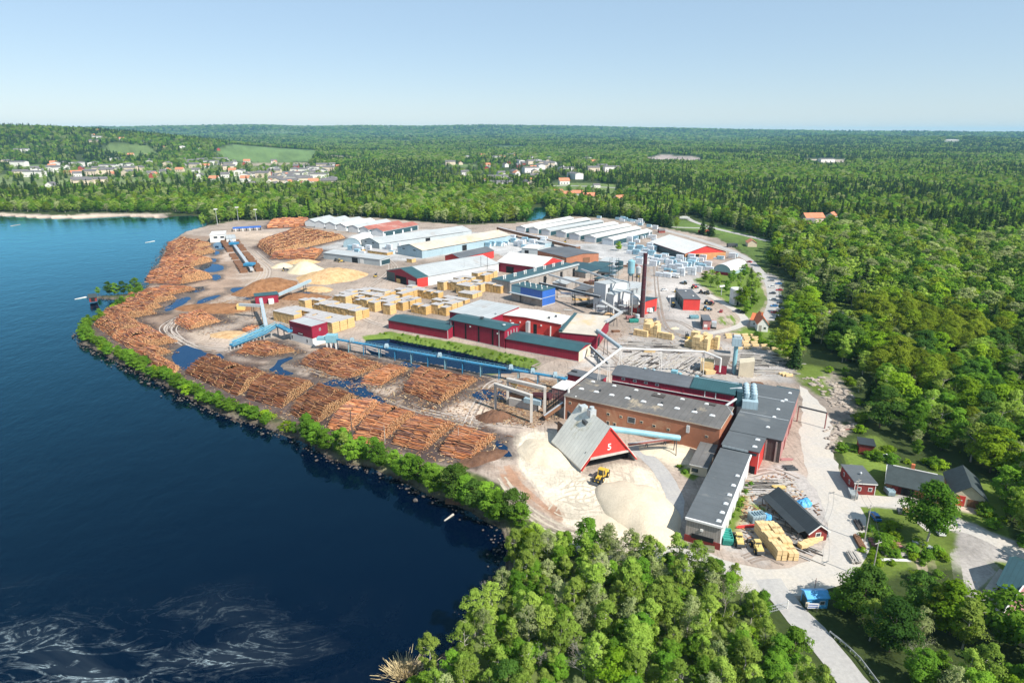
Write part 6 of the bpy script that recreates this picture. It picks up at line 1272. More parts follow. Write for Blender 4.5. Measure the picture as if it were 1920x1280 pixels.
# ------------------------------------------------------------------ log piles
def attr_mat(name, rough=0.9, amt=0.5):
    t = NT(name); at = t.n('ShaderNodeAttribute', attribute_name='tint'); co = t.n('ShaderNodeTexCoord').outputs['Object']
    n = t.math('ADD', t.math('MULTIPLY', t.noise(co, 1.5, 4, 0.7), amt * 2), 1 - amt); t.bsdf(t.mix(1.0, at.outputs['Color'], n, 'MULTIPLY'), rough, 0, 0.2); return t.m
M['log'] = attr_mat('log_bark'); M['log_end'] = attr_mat('log_ends', 0.9, 0.3)
BARK = np.array([(0.46, 0.175, 0.070), (0.50, 0.215, 0.095), (0.33, 0.120, 0.058), (0.16, 0.070, 0.052), (0.56, 0.285, 0.145), (0.27, 0.145, 0.110)])
def log_pile(q, H, dia, nm, seed):
    kk = .88 if seed < 106 else 1.0; dia *= .72
    r = np.random.RandomState(seed); a, b, c, d = Gn(q); m0, m1 = (a + b) / 2, (c + d) / 2; a, b, c, d = m0 + (a - m0) * kk, m0 + (b - m0) * kk, m1 + (c - m1) * kk, m1 + (d - m1) * kk
    Lu = (np.linalg.norm(b - a) + np.linalg.norm(c - d)) / 2; Lv = (np.linalg.norm(c - b) + np.linalg.norm(d - a)) / 2
    n = max(1, int(round(Lu / 5.2))); nv = max(6, int(Lv / (dia * 1.06)))
    tone = 0.60 if 'dark' in nm else 1.30 if 'pale' in nm or 'bright' in nm else r.uniform(.85, 1.15)
    ramp = lambda s: min(1, (min(s, 1 - s) * Lv / (H * 1.25)) ** .75) if 0 < s < 1 else 0
    rows_u = [r.uniform(-.35, .35, nv) for _ in range(n)]; wob = r.uniform(0, 6, 3)
    V, F, T, Tm, MI = [], [], [], [], []; cap = BARK
    for i in range(n):
        hi = r.uniform(.86, 1.06)
        for j in range(nv):
            s = (j + .5) / nv; hloc = H * hi * ramp(s) * (0.88 + .12 * sin(s * (7 + i) + wob[i % 3])); nl = max(1, int(hloc / (dia * .87)))
            ks = range(nl) if i == n - 1 else range(max(0, nl - 2), nl)
            if i == n - 1: ks = range(nl)
            for k in ks:
                top = k >= nl - 2; t0 = (i + .5) / n; s_ = np.clip(s + (k % 2) * .5 / nv + r.uniform(-.25, .25) / nv, 0.005, .995)
                e0, e1 = a + (b - a) * t0, d + (c - d) * t0; ctr = e0 + (e1 - e0) * s_; ud = (b - a) * (1 - s_) + (c - d) * s_; ud /= np.linalg.norm(ud)
                an = r.normal() * (.13 if top else .03); ud = np.array([ud[0]*cos(an) - ud[1]*sin(an), ud[0]*sin(an) + ud[1]*cos(an)])
                ln = r.uniform(.86, 1.08) * Lu / n / 2; ctr = ctr + ud * r.normal() * .25
                z = dia * .5 + k * dia * .87 + r.uniform(-.06, .14) * (2 if top else 1); rad = dia * r.uniform(.36, .56); tilt = r.normal() * (.05 if top else .01)
                w = np.array([-ud[1], ud[0]]); i0 = len(V)
                for sg in (-1, 1):
                    for m in range(6):
                        g = pi * m / 3 + .3; V.append((ctr[0] + ud[0]*ln*sg + w[0]*cos(g)*rad, ctr[1] + ud[1]*ln*sg + w[1]*cos(g)*rad, z + sin(g)*rad + tilt*ln*sg))
                cb = BARK[r.randint(6)] * tone * r.uniform(.6, 1.25); T += [cb] * 12
                for m in range(6): F.append((i0 + m, i0 + (m+1) % 6, i0 + 6 + (m+1) % 6, i0 + 6 + m)); MI.append(0)
                F += [(i0+6, i0+7, i0+8, i0+9), (i0+6, i0+9, i0+10, i0+11), (i0+3, i0+2, i0+1, i0), (i0+5, i0+4, i0+3, i0)]; MI += [1] * 4
    # dark filler added inside the pile to block light between logs
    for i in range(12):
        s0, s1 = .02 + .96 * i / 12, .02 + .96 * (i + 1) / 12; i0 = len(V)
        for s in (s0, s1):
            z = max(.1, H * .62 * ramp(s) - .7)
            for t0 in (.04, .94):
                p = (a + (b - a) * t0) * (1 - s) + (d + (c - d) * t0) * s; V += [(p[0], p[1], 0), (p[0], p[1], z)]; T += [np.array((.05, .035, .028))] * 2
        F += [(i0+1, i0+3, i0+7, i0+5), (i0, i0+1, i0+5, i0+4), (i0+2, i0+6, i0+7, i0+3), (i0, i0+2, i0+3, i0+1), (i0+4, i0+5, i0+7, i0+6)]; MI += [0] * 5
    o0 = np.array([*a, 0.0]); V = np.array(V) - o0
    me = np_mesh('log_pile', V, np.array(F), [M['log'], M['log_end']], MI)
    T = np.array(T); 
    # ends are paler than the bark: colour per corner
    ca = me.color_attributes.new('tint', 'FLOAT_COLOR', 'CORNER'); Fa = np.array(F); cc = T[Fa]; mi = np.array(MI)[:, None, None]
    e = np.clip(cc * 0.35 + np.array((.52, .33, .165)), 0, .8); cc = np.where(mi == 1, e, cc)
    ca.data.foreach_set('color', np.concatenate([cc, np.ones(cc.shape[:2] + (1,))], 2).astype(np.float32).ravel())
    o = bpy.data.objects.new('log_pile', me); C.objects.link(o); o.location = o0
    tag(o, 'pile of rough logs, ' + nm, 'log pile', 'log piles of the mill yard')
for i, (q, H, dia, nm) in enumerate(PILES): log_pile(q, H, dia, nm, 100 + i)

# ------------------------------------------------------------------ heaps
def heap_mat(name, c0, c1, sc=1.2):
    t = NT(name); co = t.n('ShaderNodeTexCoord').outputs['Object']; n1 = t.noise(co, sc * .25, 5, .7, .4); n2 = t.noise(co, sc * 3, 4, .75)
    f = t.math('ADD', t.math('MULTIPLY', n1, .6), t.math('MULTIPLY', n2, .4)); t.bsdf(t.ramp(f, .36, .64, c0 + (1,), c1 + (1,)), .95, 0, .1, t.bump(n2, .6, .3)); return t.m
M['bark_heap'] = heap_mat('loose_bark', (.13, .055, .025), (.36, .19, .095)); M['chip_heap'] = heap_mat('wood_chips', (.36, .20, .085), (.66, .47, .27), 1.2)
M['saw_heap'] = heap_mat('sawdust', (.53, .445, .33), (.67, .575, .44), .5); M['pale_heap'] = heap_mat('pale_chips', (.52, .43, .28), (.64, .56, .40), .5); M['dark_heap'] = heap_mat('dark_bark', (.085, .045, .030), (.20, .11, .07))
def heap(px_, py_, rx, ry, h, mat, name, label, rot=0, rough=.12, seed=1, p=1.25):
    c = G(px_, py_); n, k = 48, 18; r = np.random.RandomState(seed); V = []; ph = r.uniform(0, 6, 6)
    for j in range(k + 1):
        for i in range(n):
            a = 2*pi*i/n; rr = j / k; w = 1 + .10*sin(2*a + ph[0]) + .07*sin(3*a + ph[1]) + .04*sin(7*a + ph[2])
            x, y = cos(a)*rr*rx*w, sin(a)*rr*ry*w; z = h * (max(0, cos(rr*pi/2)) ** p) 
            z += h * rough * (1 - rr) ** .3 * (vnoise(np.array([x*1.0 + seed*9]), np.array([y]), max(rx, ry)*.35, seed)[0] - .5 + .5*(vnoise(np.array([x]), np.array([y + seed]), max(rx, ry)*.1, seed + 3)[0] - .5)) * (rr < 1)
            V.append((x, y, z - .1 * (rr == 1)))
    F = [(j*n+i, (j+1)*n+i, (j+1)*n+(i+1) % n, j*n+(i+1) % n) for j in range(k) for i in range(n)]
    o = bpy.data.objects.new(name, np_mesh(name, V, F, M[mat], smooth=True)); C.objects.link(o); o.location = (c.x, c.y, 0); o.rotation_euler = (0, 0, rot); tag(o, label, 'heap'); return o
heap(1199, 955, 9.8, 17.5, 3.5, 'saw_heap', 'sawdust_heap', 'big pale domed sawdust heap right of the wheel loader', .15, .08, 2, .75)
heap(1018, 850, 7.5, 11, 2.0, 'saw_heap', 'sawdust_heap', 'spread sawdust heap left of the chip house', .3, .25, 3, 1.0)
heap(1140, 990, 7, 7, .7, 'saw_heap', 'sawdust_heap', 'low sawdust bank at the foot of the big dome', 0, .4, 4)
heap(1255, 845, 9, 6, 1.3, 'saw_heap', 'sawdust_heap', 'low sawdust spill below the brick wall', 0, .4, 5)
heap(503, 541, 17, 24, 7, 'bark_heap', 'bark_heap', 'rounded red-brown bark heap beyond the small red bark shed', -.3, .15, 6)
heap(622, 520, 22, 26, 6.5, 'chip_heap', 'chip_heap', 'broad golden wood chip heap beside the garage hall', -.4, .3, 7)
heap(571, 507, 14, 14, 7, 'pale_heap', 'chip_heap', 'cream coloured pointed chip heap left of the golden one', 0, .1, 8)
heap(530, 500, 8, 8, 3, 'pale_heap', 'chip_heap', 'small cream chip heap farthest left', 0, .2, 9); heap(566, 492, 16, 7, 3, 'chip_heap', 'chip_heap', 'low streaky chip heap behind the cream one', 0, .4, 10)
heap(925, 782, 6.5, 5.5, 2.6, 'dark_heap', 'bark_heap', 'dark bark heap at the foot of the grey portals', .2, .4, 11); heap(405, 578, 22, 14, 2.2, 'bark_heap', 'bark_heap', 'long low brown bark bank left of the conveyor arm', -.2, .5, 12)
heap(560, 556, 24, 9, 2.2, 'bark_heap', 'bark_heap', 'low reddish bark bank under the rising conveyor', -.2, .5, 13); heap(596, 543, 12, 8, 2, 'chip_heap', 'bark_heap', 'small brownish bark bank at the conveyor head', -.2, .4, 14)
heap(1140, 596, 5, 4, 3.2, 'chip_heap', 'chip_heap', 'orange-brown chip heap under the boiler house', 0, .3, 15); heap(905, 858, 9, 4.5, 1.2, 'dark_heap', 'bark_heap', 'dark trampled bark between last log pile and shore trees', .6, .7, 16)
heap(985, 720, 8, 4, 2.4, 'bark_heap', 'bark_heap', 'brown bark spill behind the grey portals', -.4, .5, 17); heap(442, 628, 16, 7, .8, 'chip_heap', 'bark_heap', 'thin orange bark strip behind the blue intake', -.1, .5, 18)
heap(1265, 616, 2.6, 1.6, .9, 'pale_heap', 'chip_heap', 'tiny cream chip heap alone on the paved yard', 0, .3, 19)

# ------------------------------------------------------------------ lumber
UA = -0.575; UD = Vector((cos(UA), sin(UA))); VD = Vector((-sin(UA), cos(UA)))
def lumber_mesh(name, lu, lv, h, packs, seed, side, end, top):
    r = random.Random(seed); m = MB(); nz_ = max(1, round(h / 1.25)); nu = packs
    for i in range(nu):
        nn = nz_ - (1 if r.random() < .25 and nz_ > 2 else 0)
        for k in range(nn):
            x0, x1 = lu * i / nu + .06 + r.uniform(-.04, .04), lu * (i + 1) / nu - .06; y0 = r.uniform(-.12, .12); hz_ = h / nz_
            m.box(x0, x1, y0, lv + r.uniform(-.15, .15), k * hz_ + .10, (k + 1) * hz_ - .02, 0)
            for f in (.12, .5, .88): m.box(x0 + .05, x1 - .05, lv * f, lv * f + .12, k * hz_, k * hz_ + .10, 1)
        if top: m.box(lu * i / nu - .05, lu * (i + 1) / nu + .02, -.2, lv + .2, nn * h / nz_ - .015, nn * h / nz_ + .10, 2)
    me = bpy.data.meshes.new(name); me.from_pydata(m.v, [], m.f)
    for k in (side, end, 'board_top'): me.materials.append(M[k])
    me.polygons.foreach_set('material_index', m.m); me.update(); return me
CELLU, CELLV = 6.0, 5.4
LMESH = [lumber_mesh('lumber_stack', 5.7, 5.0, h, 4, s, 'lumber' if s % 2 else 'lumber_end', 'dark_boards', True) for s, h in enumerate((5.6, 6.2, 5.9, 5.0, 3.0, 2.2))]
rl = random.Random(9)
def put(me, x, y, rot, label, cat, group, name=None, sc=None):
    o = bpy.data.objects.new(name or me.name.split('.')[0], me); C.objects.link(o); o.location = (x, y, 0.02); o.rotation_euler = (0, 0, rot)
    if sc: o.scale = sc
    return tag(o, label, cat, group)
LOTS = [((625, 626), (521, 601), (658, 612), 0, 'front row behind the cube tower'), ((669, 602), (553, 581), (690, 596), 0, 'second row from the cube tower'), ((690, 581), (615, 569), (727, 561), 0, 'third row from the cube tower'),
 ((733, 591), (700, 582), (776, 577), 0, 'block above the western pond shed'), ((756, 566), (737, 560), (790, 550), 0, 'block in the middle of the lumber yard'), ((823, 564), (792, 555), (834, 561), 3, 'block at the centre of the lumber yard'),
 ((838, 593), (811, 584), (862, 580), 1, 'block behind the dull grey hall'), ((858, 546), (844, 541), (890, 533), 1, 'file beside the white hall'), ((833, 545), (824, 541), (846, 537), 1, 'file at the corner of the white hall'),
 ((883, 554), (869, 547), (898, 549), 1, 'block left of the blue hall'), ((931, 554), (890, 543), (942, 548), 0, 'wide block next to the blue hall'), ((887, 561), (864, 556), (900, 556), 4, 'low block left of the blue hall'), ((873, 570), (835, 564), (885, 566), 5, 'lowest stacks before the dull grey hall'),
 ((910, 530), (887, 526), (950, 521), 1, 'file below the red barn'), ((800, 591), (777, 582), (810, 585), 3, 'small block behind the western pond shed'), ((773, 493), (742, 498), (775, 489), 4, 'orange stacks beside the garage hall'), ((727, 479), (664, 473), (735, 474), 5, 'orange stacks before the arched tent'),
 ((722, 566), (700, 561), (738, 558), 3, 'block at the western edge of the lumber yard'), ((770, 580), (752, 575), (784, 573), 3, 'block in the heart of the lumber yard'), ((838, 575), (815, 569), (850, 571), 4, 'low block above the dull grey hall')]
for (cn, lf, bk, hm_, nm) in LOTS:
    c, l_, k = G(*cn).xy, G(*lf).xy, G(*bk).xy; nu = max(1, round(abs((l_ - c).dot(UD)) / CELLU)); nv = max(1, round(abs((k - c).dot(VD)) / CELLV))
    nu, nv = min(nu, 12), min(nv, 8)
    for i in range(nu):
        for j in range(nv):
            if rl.random() < .07: continue
            p = c - UD * CELLU * (i + 1) + VD * CELLV * j
            put(LMESH[hm_ if hm_ > 2 else rl.choice((0, 1, 2, 3) if hm_ < 2 else (2, 3))], p.x, p.y, UA + rl.uniform(-.015, .015), 'yellow sawn lumber stack, ' + nm, 'lumber stack', 'lumber stacks, ' + nm)
FRESH = [lumber_mesh('lumber_stack', 5.5, 1.2, 1.3 * k, 4, 40 + k, 'lumber_pale', 'dark_boards', False) for k in (1, 2, 3, 4)]
def fresh(px_, py_, spec, lab, group):
    p = G(px_, py_).xy
    for i, j, k in spec:
        q = p + UD * i * 1.4 + VD * j * 1.4; put(FRESH[k - 1], q.x, q.y, UA, lab, 'lumber stack', group, sc=(1.4, 1.4, 1.25))
fresh(1205, 629, [(0, 0, 4), (0, 1.3, 4), (0, 2.6, 4), (-1.5, 4, 4), (-1.5, 5.3, 4), (5.7, .2, 2), (-3.2, -1.4, 2), (5.7, 1.6, 1)], 'large fresh lumber block alone on the paved yard', 'large fresh lumber block')
fresh(1296, 655, [(0, 0, 4), (0, 1.3, 4), (0, 2.6, 4), (2.4, 4.0, 4), (2.4, 5.3, 4), (-3, 2.6, 2), (-3, 1.2, 2), (-2.4, 5.5, 4), (-2.4, 6.8, 4)], 'stepped fresh lumber block right of the white pipe', 'stepped fresh lumber block')
BUN = lumber_mesh('timber_bundle', 3.0, 2.4, 2.3, 2, 60, 'lumber_pale', 'dark_boards', False); BUNS = lumber_mesh('timber_bundle', 3.4, 1.3, 1.1, 1, 61, 'lumber_pale', 'dark_boards', False)
a, b_ = G(1430, 994).xy, G(1470, 1044).xy; d = (b_ - a).normalized(); e = Vector((-d.y, d.x)); ang = atan2(d.y, d.x)
for i in range(8):
    for j in range(2):
        q = a.lerp(b_, i / 7.6) + e * (j * 2.9) + d * rl.uniform(-.3, .3); put(BUN, q.x, q.y, ang - pi/2 + rl.uniform(-.08, .08), 'fresh timber bundle in the long double row beside the wheel loaders', 'timber bundle', 'timber bundles in the double row', sc=(.85, 1, rl.choice((.95, 1.15, 1.35))))
for i in range(4):
    p = G(1503 + 9 * i, 1031 - 4.5 * i); put(BUNS, p.x, p.y, .35, 'small brown timber bundle in front of the black shed', 'timber bundle', 'timber bundles by the black shed', sc=(.7, 1.3, 1.2))
for (x0, y0, nu, nv, w) in ((1364, 640, 4, 3, 'upper'), (1380, 655, 6, 3, 'lower')):
    p = G(x0, y0).xy
    for i in range(nu):
        for j in range(nv):
            if rl.random() < .12: continue
            q = p + Vector((1, -.05)) * 4.3 * i + Vector((.2, 1)) * 4.6 * j; put(BUNS, q.x, q.y, .12 + rl.uniform(-.1, .1), 'low pale bundle in the %s patch beside the lawn' % w, 'timber bundle', 'pale bundles, %s patch' % w)
for i, (x, y) in enumerate([(1462, 704), (1468, 706), (1474, 707)]):
    p = G(x, y); put(BUNS, p.x, p.y, .2, 'reddish bundle at the north end of the grey hall', 'timber bundle', 'reddish bundles')
# wrapped packs
def pack(name, h, mat, seed):
    m = MB(); r = random.Random(seed); n = max(1, round(h / 1.3))
    for k in range(n):
        for i in range(2):
            x = i * 2.55 + r.uniform(-.06, .06); m.box(x, x + 2.4, r.uniform(-.1, .1), 1.9 + r.uniform(-.1, .1), k * 1.3 + .12, k * 1.3 + 1.27, 0); m.box(x + .2, x + .4, .1, 1.8, k*1.3, k*1.3 + .12, 1); m.box(x + 2.0, x + 2.2, .1, 1.8, k*1.3, k*1.3 + .12, 1)
    me = bpy.data.meshes.new(name); me.from_pydata(m.v, [], m.f); me.materials.append(M[mat]); me.materials.append(M['dark_boards']); me.polygons.foreach_set('material_index', m.m); me.update(); return me
PK = [pack('wrapped_pack', h, mt, i) for i, (h, mt) in enumerate([(1.3, 'wrap'), (2.6, 'wrap'), (3.9, 'wrap'), (2.6, 'wrap_blue'), (3.9, 'wrap_blue'), (5.2, 'wrap')])]
AREAS = [(Gn([(1158, 462), (1220, 456), (1240, 470), (1238, 498), (1210, 500), (1165, 480)]), 46, 'between eastern shed row and chimney'), (Gn([(1236, 482), (1290, 488), (1320, 500), (1328, 512), (1280, 512), (1240, 500)]), 40, 'in front of the terminal hall'),
 (Gn([(955, 452), (1000, 448), (1020, 458), (1000, 470), (960, 468)]), 34, 'north of the brick store'), (Gn([(850, 452), (950, 444), (960, 455), (900, 466), (850, 466)]), 34, 'beside the sandy roofed hall'), (Gn([(1135, 455), (1220, 440), (1235, 446), (1160, 462)]), 20, 'along the nearest eastern shed'),
 (Gn([(640, 470), (668, 466), (700, 470), (680, 476), (645, 480)]), 12, 'by the arched tent'), (Gn([(1110, 408), (1160, 412), (1200, 418), (1235, 430), (1225, 432), (1150, 414)]), 18, 'behind the eastern shed row'), (Gn([(715, 462), (755, 456), (760, 470), (720, 476)]), 14, 'between the two grey halls'), (Gn([(1296, 478), (1366, 476), (1372, 486), (1300, 490)]), 9, 'under the orange gable'), (Gn([(1212, 508), (1250, 500), (1290, 516), (1250, 525)]), 12, 'on the open yard behind the chimney')]
for poly, n, nm in AREAS:
    lo, hi = poly.min(0), poly.max(0); k = 0; tr_ = 0
    while k < n and tr_ < 4000:
        tr_ += 1; q = np.array([[rl.uniform(lo[0], hi[0]), rl.uniform(lo[1], hi[1])]])
        if sdist(q, poly, 1)[0] > 0: continue
        i = rl.choice((0, 1, 1, 2, 3, 4, 3, 5)); bl = i in (3, 4); x, y = q[0]; qq = Vector((x, y)); qq = UD * round(qq.dot(UD) / 6.2) * 6.2 + VD * round(qq.dot(VD) / 3.4) * 3.4
        put(PK[i], qq.x + rl.uniform(-.3, .3), qq.y + rl.uniform(-.3, .3), UA + rl.uniform(-.05, .05), ('pale blue' if bl else 'white') + ' wrapped lumber pack ' + nm, 'lumber pack', ('pale blue' if bl else 'white') + ' packs ' + nm, sc=(1.15, 1.25, 1.15)); k += 1
# bearers laid out on the stacking grounds
m = MB()
for poly, ang, n in ((Gn([(1172, 640), (1290, 650), (1285, 662), (1170, 655)]), -.10, 70), (Gn([(1170, 662), (1330, 668), (1350, 690), (1300, 705), (1180, 690)]), .9, 130), (Gn([(1395, 660), (1465, 664), (1492, 692), (1480, 705), (1400, 700)]), -.08, 110), (Gn([(1470, 985), (1500, 1005), (1490, 1040), (1478, 1040)]), -.75, 30), (Gn([(1405, 905), (1450, 900), (1450, 925), (1410, 930)]), 0, 40)):
    lo, hi = poly.min(0), poly.max(0); k = 0
    while k < n:
        q = np.array([[rl.uniform(lo[0], hi[0]), rl.uniform(lo[1], hi[1])]])
        if sdist(q, poly, 1)[0] > 0: continue
        x, y = q[0]; a_ = ang + rl.uniform(-.05, .05); l_ = rl.uniform(2, 7); m.beam((x - cos(a_)*l_, y - sin(a_)*l_, .15), (x + cos(a_)*l_, y + sin(a_)*l_, .15), .35, .25, rl.choice((0, 0, 1, 2))); k += 1
tag(m.build('timber_bearers', [M['wood_grey'], M['dark_boards'], M['board_top']]), 'thin grey bearers lying in rows on the stacking ground', 'bearers', kind='stuff')

# ------------------------------------------------------------------ vehicles
def wheel(x, y, r, w, parent):
    m = MB(); m.tube((x, y - w/2, r), (x, y + w/2, r), r, 14); o = m.build('wheel', M['tyre'], parent); m = MB(); m.tube((x, y - w/2 - .02, r), (x, y + w/2 + .02, r), r * .5, 10); m.build('rim', M['sand_yellow'] if r > .6 else M['galv'], o)
def wheel_loader(px_, py_, rot, label, mat='yellow'):
    p = G(px_, py_); t = thing('wheel_loader', label, 'wheel loader', (p.x, p.y, .05), rot, None)
    m = MB(); m.hexa([(-3.6, -1.1, .9), (-.6, -1.1, .9), (-.6, 1.1, .9), (-3.6, 1.1, .9)], [(-3.3, -1.0, 2.2), (-.6, -1.1, 2.5), (-.6, 1.1, 2.5), (-3.3, 1.0, 2.2)]); m.build('engine_hood', M[mat], t)
    m = MB(); m.box(-3.9, -3.4, -1.2, 1.2, .8, 1.7); m.build('counterweight', M['steel_dark'], t)
    m = MB(); m.box(-.6, 1.9, -.8, .8, .8, 1.5); m.build('front_frame', M[mat], t)
    m = MB(); m.hexa([(-.9, -.9, 1.6), (.7, -.9, 1.6), (.7, .9, 1.6), (-.9, .9, 1.6)], [(-.8, -.8, 3.3), (.45, -.8, 3.3), (.45, .8, 3.3), (-.8, .8, 3.3)]); cb = m.build('cab', M['glass'], t)
    m = MB(); m.box(-1.0, .65, -.95, .95, 3.3, 3.5); m.build('roof', M[mat], cb)
    for x, y in ((-.88, -.88), (.66, -.88), (-.88, .88), (.66, .88)):
        m = MB(); m.beam((x, y, 1.6), (x * .85, y * .9, 3.3), .14, .14); m.build('pillar', M[mat], cb)
    for y in (-.55, .55):
        m = MB(); m.beam((1.0, y, 1.7), (2.6, y, 1.3), .25, .4); m.beam((2.6, y, 1.3), (3.5, y, .7), .25, .4); m.build('lift_arm', M[mat], t)
    m = MB(); m.hexa([(3.3, -1.7, .1), (4.8, -1.7, .15), (4.8, 1.7, .15), (3.3, 1.7, .1)], [(3.2, -1.7, .3), (4.8, -1.7, .22), (4.8, 1.7, .22), (3.2, 1.7, .3)]); m.box(3.2, 3.4, -1.7, 1.7, .2, 1.6)
    for y in (-1.7, 1.6): m.hexa([(3.3, y, .2), (4.7, y, .2), (4.7, y + .1, .2), (3.3, y + .1, .2)], [(3.3, y, 1.5), (3.8, y, 1.5), (3.8, y + .1, 1.5), (3.3, y + .1, 1.5)])
    m.build('bucket', M['steel_dark'], t)
    for x in (-2.2, 1.5):
        for y in (-1.15, 1.15): wheel(x, y, .85, .65, t)
    m = MB(); m.tube((-2.0, .4, 2.2), (-2.0, .4, 3.2), .1, 6); m.build('exhaust', M['steel_dark'], t); return t
wheel_loader(1127, 898, atan2(-1, -.62), 'yellow wheel loader with dark bucket working on the sawdust yard').scale = (1.0, 1.0, 1.0)
wheel_loader(1384, 1017, pi * .46, 'pale yellow wheel loader parked beside the green container', 'sand_yellow').scale = (.8, .8, .8)
wheel_loader(1418, 1030, pi * .5, 'pale yellow wheel loader parked nearest the timber bundles', 'sand_yellow').scale = (.8, .8, .8)
def car_meshes(mat):
    b_ = MB()
    b_.hexa([(-2.1, -.85, .35), (2.1, -.85, .35), (2.1, .85, .35), (-2.1, .85, .35)], [(-2.1, -.85, .95), (2.0, -.85, .85), (2.0, .85, .85), (-2.1, .85, .95)])
    c_ = MB(); c_.hexa([(-1.8, -.80, .92), (1.0, -.80, .9), (1.0, .80, .9), (-1.8, .80, .92)], [(-1.3, -.66, 1.44), (.25, -.66, 1.46), (.25, .66, 1.46), (-1.3, .66, 1.44)])
    r_ = MB(); r_.box(-1.28, .24, -.64, .64, 1.44, 1.49)
    return [('body', b_, mat), ('windows', c_, 'glass'), ('roof', r_, mat)]
CAR = {}
def car(px_, py_, rot, mat, label, group=None, sc=1.0):
    p = G(px_, py_)
    if mat not in CAR:
        t = thing('parked_car', label, 'car', (p.x, p.y, .05), rot, group)
        for n, m, k in car_meshes(mat): m.build(n, M[k], t)
        for x in (-1.3, 1.3):
            for y in (-.78, .78): wheel(x, y, .33, .22, t)
        CAR[mat] = t
    else:
        t = copy_tree(CAR[mat]); t.location = (p.x, p.y, .05); t.rotation_euler = (0, 0, rot); t['label'] = label
        if 'group' in t: del t['group']
        if group: t['group'] = group
    t.scale = (sc, sc, sc); return t
car(1640, 971, pi*.47, 'car_blue', 'blue car parked in the shade left of the tall birch'); car(1759, 998, pi*.47, 'car_white', 'white car parked behind the trunk of the tall birch')
car(1722, 929, .3, 'car_dark', 'dark car in front of the brick garage'); car(1660, 858, .3, 'car_white', 'small white trailer-like car on the meadow above the red cabin')
car(1391, 586, .4, 'car_dark', 'dark car on the loop drive by the two small lawns'); car(1384, 584, .4, 'car_grey', 'grey car on the loop drive left of the dark one'); car(1378, 550, .3, 'car_grey', 'grey car below the white tower')
cols = ['car_grey', 'car_blue', 'car_white', 'car_red', 'car_dark', 'car_grey', 'car_white', 'car_dark', 'car_blue', 'car_grey', 'car_red', 'car_white']
cn = {'car_grey': 'grey', 'car_blue': 'blue', 'car_white': 'white', 'car_red': 'red', 'car_dark': 'dark'}; seen_ = {}
for i in range(12):
    c_ = cols[i]; seen_[c_] = seen_.get(c_, 0) + 1; w = ['uppermost', 'second', 'lowest'][seen_[c_] - 1]
    car(1446 + (i % 2) * 13 + (i * .6), 527 + i * 6.0, 2.9 + .1 * (i % 3), c_, '%s of the %s cars in the parking area below the wood' % (w, cn[c_]), 'cars on the parking road', 1.0)
def truck(px_, py_, rot, cab, box, label, ln=9, name='truck', h=3.4):
    p = G(px_, py_); t = thing(name, label, name.replace('_', ' '), (p.x, p.y, .05), rot)
    m = MB(); m.hexa([(0, -1.2, .6), (2.2, -1.2, .6), (2.2, 1.2, .6), (0, 1.2, .6)], [(0, -1.2, 3.0), (1.9, -1.2, 3.0), (1.9, 1.2, 3.0), (0, 1.2, 3.0)]); cb = m.build('cab', M[cab], t); m = MB(); m.box(1.98, 2.16, -1.0, 1.0, 1.8, 2.6); m.build('windscreen', M['glass'], cb)
    m = MB(); m.box(-ln, -.3, -1.2, 1.2, 1.1, h); m.build('load_box', M[box], t); m = MB(); m.box(-ln, 1.8, -.5, .5, .6, 1.0); m.build('chassis', M['steel_dark'], t)
    for x in (1.2, -ln * .55, -ln * .75, -ln * .92):
        for y in (-1.05, 1.05): wheel(x, y, .5, .35, t)
    return t
truck(1330, 437, .1, 'white', 'red_bright', 'red trailer truck on the lawn by the gate road', 12); truck(1216, 601 - 14, .3, 'white', 'galv', 'grey truck beside the red ash house', 6)
truck(1268, 521, -.5, 'white', 'wrap', 'white truck loaded with wrapped packs on the open yard', 10); truck(905, 462, .5, 'white', 'wrap', 'white truck near the sandy roofed hall', 10); truck(1378, 463, .2, 'car_dark', 'steel_dark', 'dark truck beyond the white terminal roof', 8)
truck(1338, 612, 1.3, 'car_red', 'galv', 'red truck right of the tool shed', 5); truck(1290, 412, -.3, 'white', 'white', 'white lorry on the far gate road', 10)
def tractor(px_, py_, rot, mat, label):
    p = G(px_, py_); t = thing('farm_machine', label, 'machine', (p.x, p.y, .05), rot); m = MB(); m.box(0, 2.2, -.5, .5, .9, 1.7); m.build('hood', M[mat], t)
    m = MB(); m.hexa([(-1.4, -.7, 1.0), (.1, -.7, 1.0), (.1, .7, 1.0), (-1.4, .7, 1.0)], [(-1.2, -.6, 2.6), (0, -.6, 2.6), (0, .6, 2.6), (-1.2, .6, 2.6)]); m.build('cab', M['glass'], t); m = MB(); m.box(-1.3, .1, -.7, .7, 2.6, 2.75); m.build('roof', M[mat], t)
    for x, r in ((-1.0, .8), (1.6, .5)):
        for y in (-.8, .8): wheel(x, y, r, .4, t)
    m = MB(); m.box(2.2, 3.4, -1.1, 1.1, .3, 1.0); m.build('front_loader', M['steel_dark'], t)
